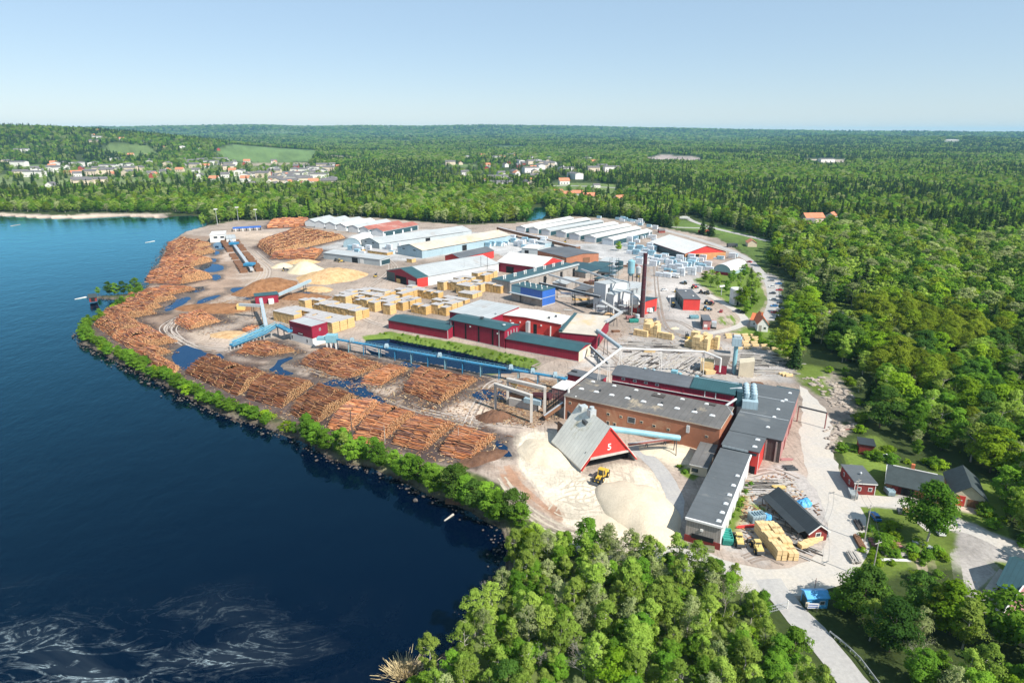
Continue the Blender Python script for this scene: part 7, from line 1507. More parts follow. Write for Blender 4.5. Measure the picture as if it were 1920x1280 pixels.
for x, y, r_, m_, l_ in [(1301, 541, .4, 'car_red', 'bright red machine behind the workshop'), (1314, 550, 1.2, 'pink_wall', 'faded red machine right of the workshop roof'), (1325, 552, 2, 'steel_dark', 'dark machine at the far right of the workshop'), (1326, 570, .3, 'car_dark', 'dark machine right of the workshop wall'),
  (1334, 572, 1.0, 'car_red', 'small red machine beside the dark one'), (1324, 582, 0, 'blue_conv', 'blue machine below the dark one'), (1283, 533, 2.2, 'sheet_blue', 'pale blue machine behind the workshop'), (1262, 575, 1.2, 'yellow', 'yellow-brown machine in the shadow of the workshop'), (638, 492, .5, 'yellow', 'yellow machine in the scrap at the garage hall'), (630, 490, 1.5, 'steel_dark', 'dark machine in the scrap at the garage hall'), (534, 508, .2, 'steel_dark', 'dark loader beside the small cream chip heap'), (1708, 965, 2.8, 'sand_yellow', 'small yellow and white machine left of the tall birch crown')]: tractor(x, y, r_, m_, l_)
def bin_(px_, py_, rot, mat, label, l=5, w=2.3, h=1.8, name='skip'):
    p = G(px_, py_); t = thing(name, label, 'container', (p.x, p.y, .03), rot); m = MB(); q = [(-l/2, -w/2), (l/2, -w/2), (l/2, w/2), (-l/2, w/2)]
    m.box(-l/2, l/2, -w/2, -w/2 + .12, .1, h); m.box(-l/2, l/2, w/2 - .12, w/2, .1, h); m.box(-l/2, -l/2 + .12, -w/2, w/2, .1, h); m.box(l/2 - .12, l/2, -w/2, w/2, .1, h); m.box(-l/2, l/2, -w/2, w/2, .1, h * .7); m.build('tub', M[mat], t)
    m = MB()
    for i in range(5): m.box(-l/2 + .3 + i*(l-.8)/4, -l/2 + .45 + i*(l-.8)/4, -w/2 - .08, w/2 + .08, .2, h - .1)
    m.build('rib', M[mat], t)
bin_(1362, 1012, pi*.45, 'green_paint', 'green skip beside the corner of the long shed', 5, 2.6, 2); bin_(1188, 604, .1, 'green_paint', 'green skip in front of the white chip silo'); bin_(1301, 597, .1, 'cyan', 'turquoise skip below the workshop', 5); bin_(1182, 598, .1, 'pink_wall', 'faded red skip behind the green one')
bin_(1598, 929, 1.3, 'sheet', 'pale open box beside the red cabin', 4, 2, 1.6); bin_(1418, 976, .2, 'sheet_blue', 'grey-blue skip with red rim in the scrap yard', 4, 2.5, 2.4); bin_(1667, 925, 1.5, 'sheet_blue', 'pale blue box at the corner of the brick garage', 3, 2, 1.6)
p = G(1313, 1028); t = thing('covered_pile', 'long green tarpaulin covered timber pile before the long shed', 'pile', (p.x, p.y, 0), -.23); m = MB()
for k in range(6):
    a0, a1 = pi*k/6, pi*(k+1)/6; m.hexa([(-3, -1.1*cos(a0), .1 + .9*sin(a0)), (3.4, -1.1*cos(a0), .1 + .9*sin(a0)), (3.4, -1.1*cos(a1), .1 + .9*sin(a1)), (-3, -1.1*cos(a1), .1 + .9*sin(a1))], [(-3, -1.05*cos(a0), .2 + .9*sin(a0)), (3.4, -1.05*cos(a0), .2 + .9*sin(a0)), (3.4, -1.05*cos(a1), .2 + .9*sin(a1)), (-3, -1.05*cos(a1), .2 + .9*sin(a1))])
m.build('tarpaulin', M['olive'], t); m = MB(); m.box(-2.9, 3.3, -.9, .9, 0, .7); m.build('timber', M['wood_grey'], t)
# small piles, frames and scrap
def plank_pile(px_, py_, rot, l, w, h, mat, label, name='plank_pile'):
    p = G(px_, py_); m = MB(); r = random.Random(int(px_ * 7 + py_)); n = max(2, int(w / .35)); k = max(1, int(h / .22))
    for i in range(n):
        for j in range(k - (r.random() < .3)): m.box(-l/2 + r.uniform(-.5, .5), l/2 + r.uniform(-.5, .5), -w/2 + w*i/n + .03, -w/2 + w*(i+1)/n - .03, j*.22 + .05, j*.22 + .24)
    o = m.build(name, M[mat], None, (p.x, p.y, .03), rot); tag(o, label, 'planks')
for a_ in [(1688, 1040, -.05, 8, 1.6, .5, 'wood_grey', 'grey planks lying in the grass right of the poles'), (1672, 1050, -.06, 9, .9, .35, 'white', 'white planks lying below the grey ones'), (1660, 1020, -.1, 6.5, 4, .7, 'pink_wall', 'flat rusty sheet stack in the grass'), (1735, 1024, -.9, 5, 1.4, .5, 'sheet', 'overturned pale boat-like sheet pile by the birch'),
  (1470, 975, -.75, 6, .5, .4, 'white', 'white beam left of the black shed'), (1483, 988, -.75, 8, .8, .5, 'wood_grey', 'grey beams along the open side of the black shed'), (1398, 988, .15, 5, .9, .5, 'red_bright', 'orange-red steel lattice in the scrap yard'), (1460, 915, -.1, 3, 1.4, .8, 'sand_yellow', 'yellow frame box on the storage ground'),
  (1462, 905, -.5, 4, .8, .4, 'wood_grey', 'loose grey boards on the storage ground'), (1480, 878, .05, 3.6, 3, .5, 'steel_dark', 'dark steel frame lying on the storage ground'), (1475, 862, .05, 3.6, 2, .4, 'pink_wall', 'rusty grid lying beside the grey hall'), (1600, 1048, 1.45, 3.6, 2.2, 1.2, 'wood_grey', 'grey slatted crate stack at the road edge'),
  (1610, 985, 1.4, 4, 1.6, .8, 'dark_boards', 'dark scrap timber at the road edge'), (1611, 1018, 1.4, 5, 1.6, .9, 'brown_wall', 'brown scrap timber at the road edge'), (1592, 805, .2, 5, .5, .4, 'purple', 'red-brown rails by the rocky slope'), (1350, 672, .1, 4, 1.6, 1, 'dark_boards', 'dark timber stack near the pipe bridge end'),
  (1176, 660, -.2, 4, 1.4, .5, 'dark_boards', 'dark bearer pile under the pipe bridge'), (1212, 668, -.1, 5, 1.6, .5, 'dark_boards', 'second dark bearer pile behind the red hall'), (1224, 682, -.1, 5, 1.6, .5, 'dark_boards', 'third dark bearer pile behind the red hall'), (1218, 660, -.1, 5, 1.6, 1.2, 'lumber_pale', 'pale board pile behind the red hall'),
  (1280, 648, .3, 3, 1, .6, 'dark_boards', 'dark boards beside the stepped lumber block'), (1216, 600, .2, 4, 2, .7, 'lumber', 'yellow-brown scrap wood at the foot of the ash house'), (1155, 622, .1, 4, 2, .9, 'brown_wall', 'brown timber under the slanting conveyor'), (1110, 555, .2, 9, 3, 1, 'brown_wall', 'brown log row right of the blue hall'), (1090, 562, .1, 10, 3, .8, 'lumber', 'yellowish log row right of the blue hall'),
  (1120, 580, .3, 6, 2, .5, 'concrete', 'grey slabs below the pale conveyor bridge'), (1040, 588, -.4, 6, 2, .5, 'sand_yellow', 'yellow boards behind the white roofed hall'), (955, 595, .1, 3, 1, .5, 'wood_grey', 'grey boards by the tall pond shed')]: plank_pile(*a_)
for x, y, r_, sz, l_ in [(1507, 944, .3, 2.6, 'blue tarpaulin heap beyond the black shed'), (1437, 972, .5, 1.6, 'small blue tarpaulin heap in the scrap yard')]:
    heap(x, y, sz, sz * .8, 1.3, 'tarp_blue', 'tarpaulin', l_, r_, .8, int(x), .6)
# loading hopper and cyclone behind the red hall
p = G(1375, 700); t = thing('dust_filter', 'pale blue dust filter tower behind the green end of the red hall', 'filter', (p.x, p.y, 0), -.3)
m = MB(); m.lathe([(.9, 0), (.9, 13)], 10); m.build('stem', M['cyan'], t); m = MB(); m.box(-2, 2, -2, 2, 13, 16.5); m.build('filter_box', M['sheet_blue'], t); m = MB(); m.box(-1.4, 1.4, -1.4, 1.4, 16.5, 17.4); m.build('cap', M['sheet'], t)
m = MB(); m.hexa([(2, -3, 0), (8, -3, 0), (8, 3, 0), (2, 3, 0)], [(2, -3, 6), (8, -3, 7.4), (8, 3, 7.4), (2, 3, 6)]); m.build('bin_house', M['cream_wall'], t); m = MB(); m.hexa([(-8, -2.5, 4), (-3, -2.5, 4), (-3, 2.5, 4), (-8, 2.5, 4)], [(-9, -3.5, 9), (-2, -3.5, 9), (-2, 3.5, 9), (-9, 3.5, 9)]); m.build('hopper', M['boards'], t)
m = MB(); m.box(-14, -8.5, -2.5, 2.5, 0, 5); m.build('chip_bay', M['lumber_pale'], t); m = MB(); m.box(-8, -3, -2.5, 2.5, 0, 3.9); m.build('bay_foot', M['red'], t)
p = G(1398, 800); t = thing('dust_filter', 'light blue filter unit with pipes on the roof between brick and grey halls', 'filter', (p.x, p.y, 7.9), -.3)
q = G(1404, 752, 8); t.location = (q.x, q.y, 8.0)
for i in range(2):
    for j in range(4):
        m = MB(); m.lathe([(.3, 2), (1.1, 3.4), (1.1, 5.0), (.5, 5.6)], 10, (-1.3 + 2.6*i, -4.5 + 2.8*j)); m.build('cyclone', M['sheet_blue'], t)
m = MB(); m.box(-2.6, 2.6, -6, 5.4, 1.4, 2.4); m.box(-2.6, 2.6, -7.5, -4.6, 0, 2.8); m.build('frame', M['sheet_blue'], t); m = MB(); m.box(-4.6, -2.7, -6, 3, 0, 5.5); m.build('fan_house', M['teal_roof'], t)
for (a_, c_) in (((-4, 4, 5), (-9, 6, 4)), ((-4, 2, 4), (-9, 4, 3)), ((-4, -5, 3), (-8, -9, 1)), ((-8, -9, 1), (-6, -16, 1)), ((-3, -2, 5.5), (-7, -3, 5))):
    m = MB(); m.tube(a_, c_, .45, 8); m.build('duct', M['galv'], t)
# poles, gates, rails
def pole(px_, py_, h, mat, label, arm=True, name='utility_pole', cat='pole', r=.16):
    p = G(px_, py_); t = thing(name, label, cat, (p.x, p.y, 0), .4); m = MB(); m.tube((0, 0, -.3), (0, 0, h), r, 8, r2=r * .65); m.build('pole', M[mat], t)
    if arm:
        m = MB(); m.beam((-1.1, 0, h - .7), (1.1, 0, h - .7), .14, .14); m.build('crossarm', M[mat], t)
    return t
pole(1633, 1088, 11, 'wood_grey', 'tall grey wooden pole nearest the bottom right wood'); pole(1620, 1016, 11, 'wood_grey', 'tall grey wooden pole between grass and road bend'); pole(1603, 938, 7, 'wood_grey', 'short grey pole by the red cabin')
pole(902, 516, 14, 'steel_dark', 'thin dark mast beside the white hall, left of two', False, 'mast', 'mast', .2); pole(914, 515, 15, 'steel_dark', 'thin dark mast beside the white hall, right of two', False, 'mast', 'mast', .2); pole(871, 520, 12, 'galv', 'thin pale mast in front of the white wall', False, 'mast', 'mast', .2)
def lamp(px_, py_, h, label):
    t = pole(px_, py_, h, 'galv', label, False, 'lamp_mast', 'lamp mast', .3); m = MB(); m.box(-2, 2, -.4, .4, h - .6, h + .4); m.build('lamp_head', M['white'], t)
lamp(408, 422, 18, 'lamp mast at the north tip of the log yard'); lamp(447, 414, 16, 'lamp mast right of the northern tip'); lamp(481, 415, 14, 'lamp mast at the forest edge by the blue rack'); lamp(1255, 583, 9, 'lamp mast left of the workshop'); lamp(1352, 553, 6, 'short lamp post by the white tower lawn'); lamp(1184, 592, 16, 'white lamp mast before the chip silo')
pole(860, 832, 6, 'bark_white', 'bare pale post among shore bushes below the log piles', False, 'post', 'post', .12); pole(722, 832, 7, 'bark_white', 'bare pale post at the left shore log pile', False, 'post', 'post', .12); pole(662, 835, 13, 'dark_boards', 'tall dark dead trunk on the shore', False, 'dead_trunk', 'trunk', .2); pole(1525, 1118, 5, 'purple', 'thin reddish post behind the gate kiosk', False, 'post', 'post', .08)
t = thing('height_gate', 'dark height bar spanning the east road', 'gate', (0, 0, 0)); a_, c_ = G(1494, 790), G(1546, 803); m = MB(); m.beam((a_.x, a_.y, 6), (c_.x, c_.y, 6), .35, .5); m.build('bar', M['steel_dark'], t)
for q in (a_, c_):
    m = MB(); m.beam((q.x, q.y, 0), (q.x, q.y, 6), .3, .3); m.build('post', M['purple'], t)
t = thing('guard_rail', 'grey guard rail along the exit road', 'rail', (0, 0, 0)); line = [G(*q) for q in [(1555, 1188), (1585, 1212), (1612, 1238), (1640, 1275), (1665, 1310)]]; m = MB()
for a_, c_ in zip(line[:-1], line[1:]): m.beam(a_ + Vector((0, 0, .7)), c_ + Vector((0, 0, .7)), .1, .35)
m.build('rail', M['galv'], t); m = MB()
for a_, c_ in zip(line[:-1], line[1:]):
    for k in range(3): q = a_.lerp(c_, k / 3); m.beam(q, q + Vector((0, 0, .8)), .12, .12)
m.build('posts', M['galv'], t)
t = thing('yard_gate', 'open wire mesh gate across the exit road', 'gate', (0, 0, 0)); a_, c_ = G(1437, 1150), G(1476, 1140); m = MB()
for z in (.3, 1.0, 1.8): m.beam((a_.x, a_.y, z), (c_.x, c_.y, z), .06, .08)
for k in range(12): q = a_.lerp(c_, k / 11); m.beam((q.x, q.y, 0), (q.x, q.y, 1.8), .05, .05)
m.build('mesh', M['galv'], t)
for q in (a_, c_):
    m = MB(); m.beam((q.x, q.y, 0), (q.x, q.y, 2.2), .2, .2); m.build('post', M['white'], t)
p = G(1523, 1147); t = thing('info_board', 'white information board with blue lettering on dark posts by the kiosk', 'sign', (p.x, p.y, 0), -.05); m = MB(); m.box(-1.2, 1.2, -.06, .06, 1.0, 2.3); bd = m.build('board', M['white'], t); m = MB()
for j in range(2):
    for i in range(9): m.box(-1.05 + i*.235, -1.05 + i*.235 + .15, -.08, -.065, 1.2 + j*.55, 1.2 + j*.55 + .32)
m.build('lettering', M['blue'], bd)
for x in (-1.0, 1.0):
    m = MB(); m.beam((x, .1, 0), (x, .1, 2.3), .1, .1); m.build('post', M['dark_boards'], t)
p = G(1512, 1144); t = thing('info_board', 'small cream notice board left of the white information board', 'sign', (p.x, p.y, 0), -.05); m = MB(); m.box(-.4, .4, -.06, .06, 1.0, 2.2); m.build('board', M['cream_wall'], t); m = MB(); m.beam((0, .1, 0), (0, .1, 2), .1, .1); m.build('post', M['dark_boards'], t)
m = MB(); a_, c_ = G(850, 965, -1.4), G(833, 976, -1.4); m.tube((a_.x, a_.y, -1.2), (c_.x, c_.y, -1.4), .35, 8, r2=.2); tag(m.build('driftwood', M['bark_white']), 'white log sticking out of the lake below the shore trees', 'log')
m = MB(); a_, c_ = G(835, 944, -1.4), G(868, 947, -.8)
for k in range(5): m.tube((a_.x, a_.y + k*.7, -1.2), (c_.x, c_.y + k*.7, -.6), .25, 6)
tag(m.build('jetty', M['brown_wall']), 'broken brown jetty at the lake bank beside the white log', 'jetty')
m = MB(); a_, c_ = G(162, 557, -1.3), G(140, 561, -1.3); m.tube(a_, c_, .5, 6, r2=.2); tag(m.build('log_boom', M['white']), 'pale floating boom beside the boathouse', 'boom')
m = MB(); a_, c_ = G(290, 452, -1.3), G(272, 455, -1.3); m.tube(a_, c_, .4, 6, r2=.2); a_, c_ = G(20, 424, -1.3), G(38, 421, -1.3); tag(m.build('log_boom', M['white']), 'pale floating boom off the northern log piles', 'boom'); m = MB(); m.tube(a_, c_, .45, 6, r2=.3); tag(m.build('sandbar_log', M['bark_white']), 'pale log floating far out on the lake at left', 'log')
# reeds and shore stones
rr = np.random.RandomState(4); c0 = G(760, 1258, -1.4); n = 1500; a_ = rr.uniform(0, 2*pi, n); d_ = np.abs(rr.normal(size=n)) * 1.6; bx, by = c0.x + np.cos(a_)*d_*1.2, c0.y + np.sin(a_)*d_; hgt = rr.uniform(.4, 1.15, n); lx, ly = np.cos(a_)*.45*d_ + rr.normal(size=n)*.2, np.sin(a_)*.45*d_ + rr.normal(size=n)*.2
b0 = np.stack([bx, by, np.full(n, -1.6)], 1); tp = np.stack([bx + lx, by + ly, -1.4 + hgt], 1); sd_ = np.stack([rr.normal(size=n), rr.normal(size=n), np.zeros(n)], 1) * .05
Vr = np.stack([b0 - sd_, b0 + sd_, tp + sd_*.4, tp - sd_*.4], 1).reshape(-1, 3); M['reed'] = surf('dry_reed', (.50, .40, .22), .9, .3, 2)
o = bpy.data.objects.new('reeds', np_mesh('reeds', Vr, np.arange(n*4).reshape(n, 4), M['reed'])); C.objects.link(o); tag(o, 'tuft of dry beige reeds at the water edge in the bottom wood', 'reeds', kind='stuff')
sp_ = bp; V, F = [], []; ico = np.array([(0,0,1),(.89,0,.45),(.28,.85,.45),(-.72,.53,.45),(-.72,-.53,.45),(.28,-.85,.45),(.72,.53,-.45),(-.28,.85,-.45),(-.89,0,-.45),(-.28,-.85,-.45),(.72,-.53,-.45),(0,0,-1)]); icf = [(0,1,2),(0,2,3),(0,3,4),(0,4,5),(0,5,1),(1,6,2),(2,7,3),(3,8,4),(4,9,5),(5,10,1),(6,7,2),(7,8,3),(8,9,4),(9,10,5),(10,6,1),(11,7,6),(11,8,7),(11,9,8),(11,10,9),(11,6,10)]
LK = LAKE[12:58]
for i in range(len(LK) - 1):
    a_, c_ = LK[i], LK[i+1]; L = np.linalg.norm(c_ - a_); e = (c_ - a_) / (L + 1e-9); nn = np.array([e[1], -e[0]])
    for k in range(int(L * 2.2)):
        q = a_ + e * rr.uniform(0, L) + nn * rr.normal() * 1.7; s = rr.uniform(.10, .36) * (2.0 if rr.rand() < .08 else 1); i0 = len(V)
        for v in ico * (s * rr.uniform(.7, 1.3, (12, 1))) * np.array([1.2, 1, .7]): V.append((q[0] + v[0], q[1] + v[1], -1.0 + v[2] + rr.uniform(-.3, .3)*0))
        F += [(i0 + x, i0 + y, i0 + z) for x, y, z in icf]
M['stone'] = surf('shore_stone', (.10, .085, .075), .9, .5, .8)
o = bpy.data.objects.new('shore_stones', np_mesh('shore_stones', V, F, M['stone'])); C.objects.link(o); tag(o, 'grey stones along the edge of the lake', 'stones', kind='stuff')
M['slope_stone'] = surf('slope_stone', (.33, .28, .235), .9, .35, .6)
V, F = [], []
for poly, n in ((Gn([(1500, 705), (1560, 712), (1600, 745), (1585, 780), (1560, 770), (1545, 735)]), 110), (Gn([(1552, 805), (1600, 795), (1570, 830), (1556, 850)]), 55)):
    lo, hi = poly.min(0), poly.max(0); k = 0
    while k < n:
        q = np.array([[rr.uniform(lo[0], hi[0]), rr.uniform(lo[1], hi[1])]])
        if sdist(q, poly, 1)[0] > 0: continue
        k += 1; s = rr.uniform(.25, 1.1); i0 = len(V)
        for v in ico * (s * rr.uniform(.7, 1.3, (12, 1))) * np.array([1.2, 1, .7]): V.append((q[0][0] + v[0], q[0][1] + v[1], v[2] + .1))
        F += [(i0 + x, i0 + y, i0 + z) for x, y, z in icf]
o = bpy.data.objects.new('slope_rocks', np_mesh('slope_rocks', V, F, M['slope_stone'])); C.objects.link(o); tag(o, 'broken rocks on the slope beside the east road', 'rocks', kind='stuff')

# ------------------------------------------------------------------ the town and scattered houses
M['town_white'] = surf('town_plaster', (.70, .67, .62), .8, .1, .3); M['town_cream'] = surf('town_cream', (.60, .50, .38), .8, .1, .3); M['town_red'] = surf('town_red', (.34, .07, .05), .8, .1, .3); M['town_grey_roof'] = surf('town_roof', (.14, .13, .13), .8, .2, .3); M['town_orange'] = surf('town_tile', (.52, .20, .11), .85, .2, .3)
HM = {}
def house_mesh(wall, roof, l, w, h, rise):
    k = (wall, roof, l)
    if k in HM: return HM[k]
    m = MB(); m.box(-l/2, l/2, -w/2, w/2, -1, h, 0)
    for x in (-l/2, l/2):
        pts = [(x, -w/2, h), (x, w/2, h), (x, 0, h + rise)]; m.face(pts if x > 0 else pts[::-1], 0)
    o = .5
    for s in (-1, 1): m.face([(-l/2 - o, s*(w/2 + o), h - .2), (l/2 + o, s*(w/2 + o), h - .2), (l/2 + o, 0, h + rise + .1), (-l/2 - o, 0, h + rise + .1)][::s], 1)
    for i in range(3): m.box(-l*.35 + i*l*.28, -l*.35 + i*l*.28 + 1.3, -w/2 - .05, -w/2 + .05, 1, 2.5, 2)
    me = bpy.data.meshes.new('house'); me.from_pydata(m.v, [], m.f)
    for q in (wall, roof): me.materials.append(M[q])
    me.materials.append(M['glass']); me.polygons.foreach_set('material_index', m.m); me.update(); HM[k] = me; return me
KINDS_H = [('town_white', 'town_orange', 13, 9, 5, 3.2, 'white house with orange roof'), ('town_white', 'town_grey_roof', 13, 9, 5, 3, 'white house with grey roof'), ('town_cream', 'town_orange', 14, 9, 4, 3, 'cream house with orange roof'), ('town_red', 'town_grey_roof', 11, 8, 4, 3, 'red house with grey roof'), ('town_cream', 'town_grey_roof', 22, 11, 7, 2.5, 'long cream block with grey roof'), ('town_white', 'town_grey_roof', 30, 14, 8, 1.5, 'long low white building')]
rt = random.Random(12); hb = []
for poly, n, nm in ((TOWN[0], 118, 'in the town beyond the lake'), (TOWN[1], 42, 'in the wooded suburb on the slope'), (THIN, 22, 'among trees beyond the river'), (Gn([(-60, 300), (150, 292), (420, 296), (400, 312), (0, 318)]), 22, 'in the upper town'), (Gn([(860, 345), (1000, 335), (1020, 352), (900, 356)]), 8, 'at the edge of the wooded suburb'), (Gn([(0, 285), (200, 268), (420, 268), (420, 290), (100, 300)]), 14, 'under the wooded hill'), (Gn([(440, 330), (600, 322), (640, 350), (560, 355), (460, 352)]), 28, 'in the white eastern part of the town')):
    lo, hi = poly.min(0), poly.max(0); k = 0; tr_ = 0
    while k < n and tr_ < 6000:
        tr_ += 1; q = np.array([[rt.uniform(lo[0], hi[0]), rt.uniform(lo[1], hi[1])]])
        if sdist(q, poly, 1)[0] > 0 or any(abs(q[0][0] - x) < 16 and abs(q[0][1] - y) < 16 for x, y in hb): continue
        hb.append(tuple(q[0])); kd = rt.choice(KINDS_H if 'eastern' not in nm else KINDS_H[:2] + KINDS_H[4:]); x, y = q[0]; z = height(x, y); s = 1.45
        put(house_mesh(*kd[:6]), x, y, rt.choice((0.2, 1.77)) + rt.uniform(-.3, .3), kd[6] + ' ' + nm, 'house', kd[6] + 's ' + nm, 'house', (s, s, s * 1.1)).location.z = z; k += 1
for x, y, kd, r_, s, lab in [(1057, 346, 0, .2, 1.6, 'big white villa above the far road'), (1046, 366, 0, .3, 1.2, 'orange roofed house left of the villa road'), (1062, 368, 2, .1, 1.2, 'cream house below the white villa'), (1083, 369, 0, -.2, 1.3, 'orange roofed white house among trees below the villa'), (1104, 373, 2, .3, 1.4, 'cream gabled house near the river trees'), (1133, 378, 2, 1.2, 1.2, 'pale house with orange roof behind the eastern sheds'),
  (1161, 378, 0, .6, 1.2, 'orange roofed house half hidden behind trees'), (1118, 352, 1, .3, 1.0, 'small house beside the far road'), (995, 320, 2, .4, 1.6, 'pink-roofed block on the suburb slope'), (820, 349, 1, .2, 1.4, 'teal-roofed hall in the woods below the suburb'), (575, 325, 5, .1, 1.2, 'long white school building at the town edge'), (1508, 434, 0, .2, 1.1, 'orange roofed house lowest in the right wood'), (1522, 417, 2, .1, 1.6, 'large orange brick house in the right wood'), (1514, 422, 1, .2, 1.0, 'blue-grey roofed annex below the orange brick house'), (1558, 413, 0, .9, 1.2, 'orange roofed house farthest right in the wood'),
  (1464, 396, 0, .5, .9, 'small orange roofed house between the trees'), (1466, 421, 1, .4, 1.0, 'white cottage with grey roof near the gate road'), (1411, 393, 3, .3, 1.0, 'red cottage in the wood beyond the gate road'), (1378, 393, 1, .6, .8, 'small grey roofed cottage left of the red cottage'), (1408, 461, 2, 1.4, .9, 'pale house behind the terminal hall trees'), (1548, 306, 5, .15, 1.7, 'large red and white depot in the forest clearing'), (1240, 436, 3, .1, .6, 'small brown hut beside the gate road')]:
    kdx = KINDS_H[kd]; p = G(x, y); z = height(p.x, p.y); p = G(x, y, z); put(house_mesh(*kdx[:6]), p.x, p.y, r_, lab, 'house', None, 'house', (s, s, s)).location.z = z

# ------------------------------------------------------------------ wheel tracks, forklifts, wires
rk = random.Random(21); m = MB()
def arc(pts, w, z, mi):
    P = [G(x, y) for x, y in pts]; S = []
    for i in range(len(P) - 1):
        p0, p1, p2, p3 = P[max(i-1, 0)], P[i], P[i+1], P[min(i+2, len(P)-1)]; n = max(3, int((p2 - p1).length / 2))
        for j in range(n):
            t_ = j / n; S.append(0.5 * ((2*p1) + (p2 - p0)*t_ + (2*p0 - 5*p1 + 4*p2 - p3)*t_*t_ + (3*p1 - p0 - 3*p2 + p3)*t_**3))
    for sg in (-1, 1):
        L = []
        for i, p in enumerate(S):
            d = (S[min(i+1, len(S)-1)] - S[max(i-1, 0)]).normalized(); n = Vector((-d.y, d.x, 0)); c = p + n * sg * 1.1; ww = w * rk.uniform(.4, .6); L.append((c + n*ww, c - n*ww))
        for i in range(len(L) - 1):
            if rk.random() < .06: continue
            (a_, c_), (e, f) = L[i], L[i+1]; m.face([(c_.x, c_.y, z), (f.x, f.y, z), (e.x, e.y, z), (a_.x, a_.y, z)], mi)
zt = 0.06
for k in range(16):
    cx, cy = 1120 + rk.uniform(-50, 40), 915 + rk.uniform(-30, 50); a0 = rk.uniform(0, 6.28); r0 = rk.uniform(25, 70)
    arc([(cx + r0 * cos(a0 + j*.5) , cy + r0 * .55 * sin(a0 + j*.5)) for j in range(4)], .5, zt, 0); zt += .0005
arc([(945, 905), (975, 945), (1020, 985), (1080, 1005), (1160, 1016)], .6, zt, 0); arc([(940, 895), (985, 950), (1040, 985), (1100, 1003)], .6, zt + .001, 0)
for pts in ([(430, 445), (470, 480), (500, 505), (470, 545), (400, 575), (330, 600), (310, 620), (340, 645)], [(330, 600), (320, 620), (360, 648), (430, 655)], [(900, 800), (800, 780), (720, 752), (640, 715), (560, 690), (480, 690)], [(980, 800), (900, 790), (780, 765)], [(1000, 710), (930, 720), (900, 760), (880, 800)],
  [(560, 540), (640, 560), (680, 595), (720, 610)], [(640, 640), (720, 660)], [(1110, 640), (1160, 680), (1150, 690)], [(1235, 500), (1240, 560), (1260, 620), (1340, 640)], [(1180, 610), (1260, 600), (1330, 640), (1380, 690), (1460, 700)], [(1000, 690), (1050, 670), (1110, 665)], [(700, 470), (740, 500), (700, 540), (640, 560)], [(1210, 500), (1160, 500), (1110, 480)], [(480, 470), (520, 500), (560, 480), (600, 465)], [(1400, 890), (1450, 880), (1500, 900)], [(1400, 1050), (1440, 1040), (1480, 1060)]):
    for q in range(3):
        o_ = rk.uniform(-6, 6); arc([(x + o_ * 1.2 + rk.uniform(-3, 3), y + o_ * .4 + rk.uniform(-1.5, 1.5)) for x, y in pts], .6, zt, 1 if rk.random() < .6 else 2); zt += .001
M['rut_dust'] = surf('rut_in_sawdust', (.45, .39, .305), .95, .25, .6); M['rut_dark'] = surf('damp_rut', (.26, .21, .175), .95, .25, .5); M['rut_pale'] = surf('dry_rut', (.44, .385, .335), .95, .2, .5)
structure(m.build('track', [M['rut_dust'], M['rut_dark'], M['rut_pale']]))
def forklift(px_, py_, rot, label):
    p = G(px_, py_); t = thing('forklift', label, 'forklift', (p.x, p.y, .05), rot); m = MB(); m.box(-1.6, .6, -.8, .8, .4, 1.4); m.build('body', M['yellow'], t); m = MB(); m.hexa([(-.9, -.7, 1.4), (.5, -.7, 1.4), (.5, .7, 1.4), (-.9, .7, 1.4)], [(-.7, -.6, 2.7), (.3, -.6, 2.7), (.3, .6, 2.7), (-.7, .6, 2.7)]); m.build('cab', M['glass'], t)
    m = MB()
    for y in (-.5, .5): m.beam((.8, y, .2), (.8, y, 3.6), .18, .18); m.beam((.8, y, .25), (2.2, y, .25), .16, .08)
    m.build('mast', M['steel_dark'], t)
    for x in (-1.1, .3):
        for y in (-.8, .8): wheel(x, y, .5, .3, t)
for a_ in [(1268, 548, 1, 'yellow forklift on the open yard left of the workshop'), (1195, 520, 2.4, 'yellow forklift behind the chimney'), (760, 555, .3, 'yellow forklift between lumber stacks'), (1060, 455, 1.2, 'yellow forklift north of the brick store'), (1288, 635, 2.0, 'yellow forklift beside the stepped lumber block'), (705, 520, .6, 'yellow forklift left of the white hall')]: forklift(*a_)
for a_ in [(1245, 545, .4, 'car_white', 'white car standing alone on the open yard'), (1228, 600, 1.4, 'car_grey', 'grey car behind the ash house'), (1118, 668, .2, 'car_white', 'white car by the easternmost pond shed'), (1545, 1000, 1.2, 'car_grey', 'grey car at the gable of the black shed'), (1352, 585, 1.1, 'car_red', 'red car by the tool shed drive'), (1006, 600 - 30, .2, 'car_blue', 'blue car below the blue hall'), (1275, 470, .3, 'car_dark', 'dark car behind the terminal hall'), (1478, 455, .5, 'car_white', 'white car on the far gate road'), (1405, 492, 2.2, 'car_red', 'red car on the road past the arched tent')]: car(*a_)
wl = [G(1633, 1088), G(1620, 1016), G(1603, 938)]
m = MB()
for a_, c_, ha, hc in ((wl[0], wl[1], 10.4, 10.4), (wl[1], wl[2], 10.4, 6.5)):
    for o_ in (-.9, .9):
        pr = None
        for k in range(9):
            t_ = k / 8; q = a_.lerp(c_, t_) + Vector((o_, .3*o_, ha + (hc - ha)*t_ - 3*t_*(1 - t_)))
            if pr is not None: m.tube(pr, q, .03, 4, caps=False)
            pr = q
tag(m.build('wires', M['steel_dark']), 'thin sagging wires between the grey wooden poles', 'wire')
